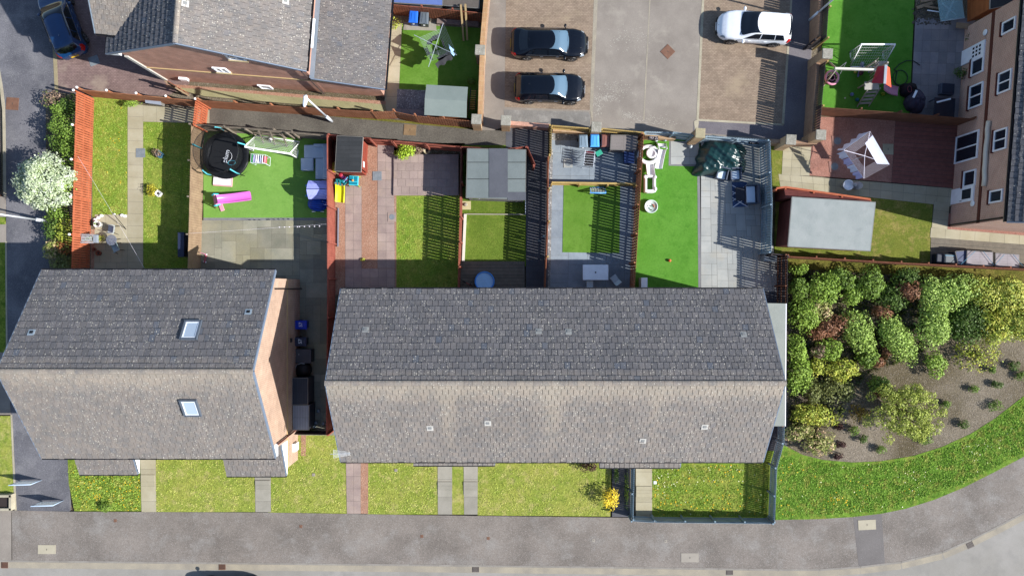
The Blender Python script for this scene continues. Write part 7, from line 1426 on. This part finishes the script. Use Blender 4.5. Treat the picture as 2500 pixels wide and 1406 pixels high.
for i, (x, y, r_, l) in enumerate(((2476, 893, 15, 'dark tuft plant near the right edge, upper'), (2497, 918, 14, 'dark tuft plant at the right edge, lower'), (2378, 948, 13, 'small tuft plant in the middle of the bare soil'), (2436, 939, 12, 'small tuft plant right of the middle one'), (2309, 989, 13, 'green tuft right of the twiggy tree'), (2430, 991, 17, 'largest round tuft near the edge of the verge'), (2353, 1037, 14, 'green tuft near the verge, left of the largest'), (2423, 901, 10, 'faint olive tuft under the yellow shrubs'), (2084, 1052, 14, 'green tuft left of the twiggy tree'), (2108, 1074, 12, 'olive tuft below left of the twiggy tree'), (2152, 1097, 12, 'lowest green tuft near the verge curve'), (2261, 1072, 18, 'olive tuft at the foot of the twiggy tree'))):
    bush(x, y, r_, r_*.85, .55, LM if i % 3 else LD, l, seed=300+i, ls=.08, lobes=4, stems=2, group='tufts planted in the bare soil', name='tuft_plant', cat='plant')
for i, (x, y, l) in enumerate(((2052, 1085, 'dark purple low plant, upper of the pair at the lower left'), (2048, 1112, 'dark purple low plant, lower of the pair at the lower left'), (2050, 1042, 'faint dark plant near the variegated shrub'))): bush(x, y, 13, 9, .35, LQ, l, seed=330+i, ls=.08, lobes=3, stems=2, name='tuft_plant', cat='plant', group='tufts planted in the bare soil')
# twiggy tree
P = U(2208, 1008, 1.6); t = thing('small_tree', (P.x, P.y, 0), 0, 'broad twiggy tree with sparse yellow green leaves in the lower bed', 'tree'); r = random.Random(9); m = MB(); lb = []
for i in range(74):
    a = r.uniform(0, 6.28); q = r.uniform(.02, 1)**.6; ex, ey = 2.45*q*math.cos(a), 1.85*q*math.sin(a); h = 2.4-.9*q*q+r.uniform(-.2, .2); m.tube([(0, 0, .1), (ex*.3+r.uniform(-.1, .1), ey*.3, h*.5), (ex*.7+r.uniform(-.1, .1), ey*.7+r.uniform(-.1, .1), h*.85), (ex, ey, h)], .035, 4, .008); s = r.uniform(.22, .42); lb.append((ex, ey, h, s, s, .25))
m.build('trunk', surf('twig_bark', '8a7a5c', '74664c', 4, .9, .3, 20), t)
me = leaves_mesh(lb, 10500, .10, 77, .3); me.materials.append(leaf('leaf_pale_yellow', 'b4bc5c', '9aaa48')); o = bpy.data.objects.new('crown', me); C.objects.link(o); o.parent = t
bush(2204, 968, 40, 18, 1.9, leaf('leaf_lime', 'a4b44c', '94a83c'), 'lime green clump at the top of the twiggy tree', seed=78)
# hedge bushes along the orange fence
gh = 'bushes along the orange fence'
for i, (x, y, rx, ry, h, mt, l, kw) in enumerate(((128, 243, 27, 22, 1.3, LP, 'pinkish sparse bush at the top of the lane hedge', dict(dens=.55, stems=12)), (148, 268, 20, 20, 1.3, LM, 'green bush below the pinkish one in the lane hedge', {}), (170, 258, 20, 26, 1.4, LD, 'dark bush between pinkish bush and orange fence', {}), (157, 320, 30, 34, 2.2, LM, 'glossy green bush above the white tree', {}), (140, 345, 20, 24, 1.8, LD, 'dark lobe of hedge above the white tree, left', {}), (170, 372, 20, 32, 2.0, LM, 'green hedge bush between white tree and orange fence', {}), (143, 522, 26, 22, 1.5, LM, 'green bush just below the white tree', {}), (128, 560, 20, 30, 1.5, LD, 'bluish green bush beside the street lamp foot', {}), (158, 560, 22, 36, 1.5, LY, 'yellowish bush against the orange fence below the lamp', {}), (132, 606, 22, 24, 1.4, LV, 'pale yellow bush in the lower lane hedge', {}), (162, 604, 18, 26, 1.4, leaf('leaf_orange_red', 'a8603c', '8a6a38', '7a8a3a'), 'orange red bush against the fence, lower hedge', {}), (152, 640, 28, 22, 1.3, LO, 'olive bush at the roof edge end of the hedge', {}))):
    bush(x, y, rx, ry, h, mt, l, seed=400+i, ls=.12, grow=1.1, group=gh, **kw)
# white blossom tree
P = U(100, 440, 2.4); t = thing('blossom_tree', (P.x, P.y, 0), 0, 'white blossoming round tree beside the lane', 'tree'); m = MB(); m.tube([(0, 0, 0), (.05, 0, 1.2)], .09, 8, .06); r = random.Random(3); lb = []
for i in range(40):
    a = r.uniform(0, 6.28); q = math.sqrt(r.random()); ex, ey = 1.6*q*math.cos(a), 1.5*q*math.sin(a); h = 2.9-1.1*q*q+r.uniform(-.15, .25); m.tube([(.05, 0, 1.1), (ex*.5, ey*.5, h*.75), (ex, ey, h)], .03, 4, .01); s = r.uniform(.22, .42); lb.append((ex, ey, h, s, s, .32))
lb.append((0, 0, 2.0, 1.5, 1.4, .9, 3.0)); m.build('trunk', bark, t)
me = leaves_mesh(lb, 9500, .13, 5, .6, .6); me.materials.append(LW); o = bpy.data.objects.new('crown', me); C.objects.link(o); o.parent = t
r2_ = [(l[0], l[1], l[2]-.15, l[3]*.9, l[4]*.9, .25) for l in lb]; me = leaves_mesh(r2_, 4000, .12, 6, .5); me.materials.append(LG); o = bpy.data.objects.new('leaves', me); C.objects.link(o); o.parent = t
# single garden plants
def sp(x, y, rx, ry, h, mt, l, **kw): return bush(x, y, rx, ry, h, mt, l, group=None, **kw)
sp(1490, 1217, 22, 25, 1.3, YF, 'bright yellow flowering bush at the bottom edge of the front lawn', ls=.09, lobes=14); sp(1440, 1139, 22, 12, .8, LQ, 'dark red brown bush under the terrace gutter', ls=.09)
sp(991, 367, 26, 20, 1.0, leaf('leaf_lime2', 'a9c03c', '8fae30'), 'lime green round bush by the red gravel garden fence', ls=.12); sp(1020, 365, 14, 12, .6, LP, 'pinkish small shrub beside the lime bush', ls=.08)
sp(371, 466, 15, 14, .7, leaf('leaf_gold', 'c8b83c', 'a8a834'), 'golden leaved shrub in front of the square white pot', ls=.08); sp(382, 373, 12, 9, .6, LP, 'flowering plant in the square blue planter', ls=.07); sp(461, 0, 1, 1, .1, LM, 'x') if False else None
sp(318, 254, 26, 8, .7, LG, 'climbing greenery at the foot of the orange back fence', ls=.08); sp(222, 583, 14, 9, 1.2, LL, 'ivy growing in the trellis planter', ls=.08, stems=2)
sp(258, 1236, 14, 13, .5, LM, 'dark green clump at the pavement edge of the wild lawn', ls=.08, stems=2); sp(963, 58, 18, 16, .8, LY, 'straggly yellow green climber by the extension roof corner', ls=.09, dens=.4)
sp(1150, 200, 12, 8, .4, LM, 'small plant in the shade right of the green shed', ls=.07); sp(2372, 90, 16, 12, .8, LD, 'dark potted plant by the white door, upper', ls=.08); sp(2348, 176, 18, 14, .8, LD, 'dark potted plant by the open window, lower', ls=.08)
sp(236, 547, 6, 6, .55, LM, 'seedling growing in the round white pot', ls=.06, stems=1, lobes=2); sp(246, 583, 9, 8, .45, LYB, 'cream and green plant in the sand coloured planter', ls=.06, stems=1, lobes=3)
sp(886, 634, 6, 4, .2, LYB, 'weed growing at the edge of the pink path', ls=.06, stems=1, lobes=2)
sp(1505, 1158, 7, 24, .5, LM, 'overgrown edge plant beside the dark front path', ls=.07, stems=2); sp(1530, 1200, 6, 50, .4, LG, 'weeds along the blue fence beside the dark path', ls=.06, stems=2)
sp(748, 1052, 40, 5, .5, LD, 'dark low hedge inside the fence between the two houses', ls=.07)
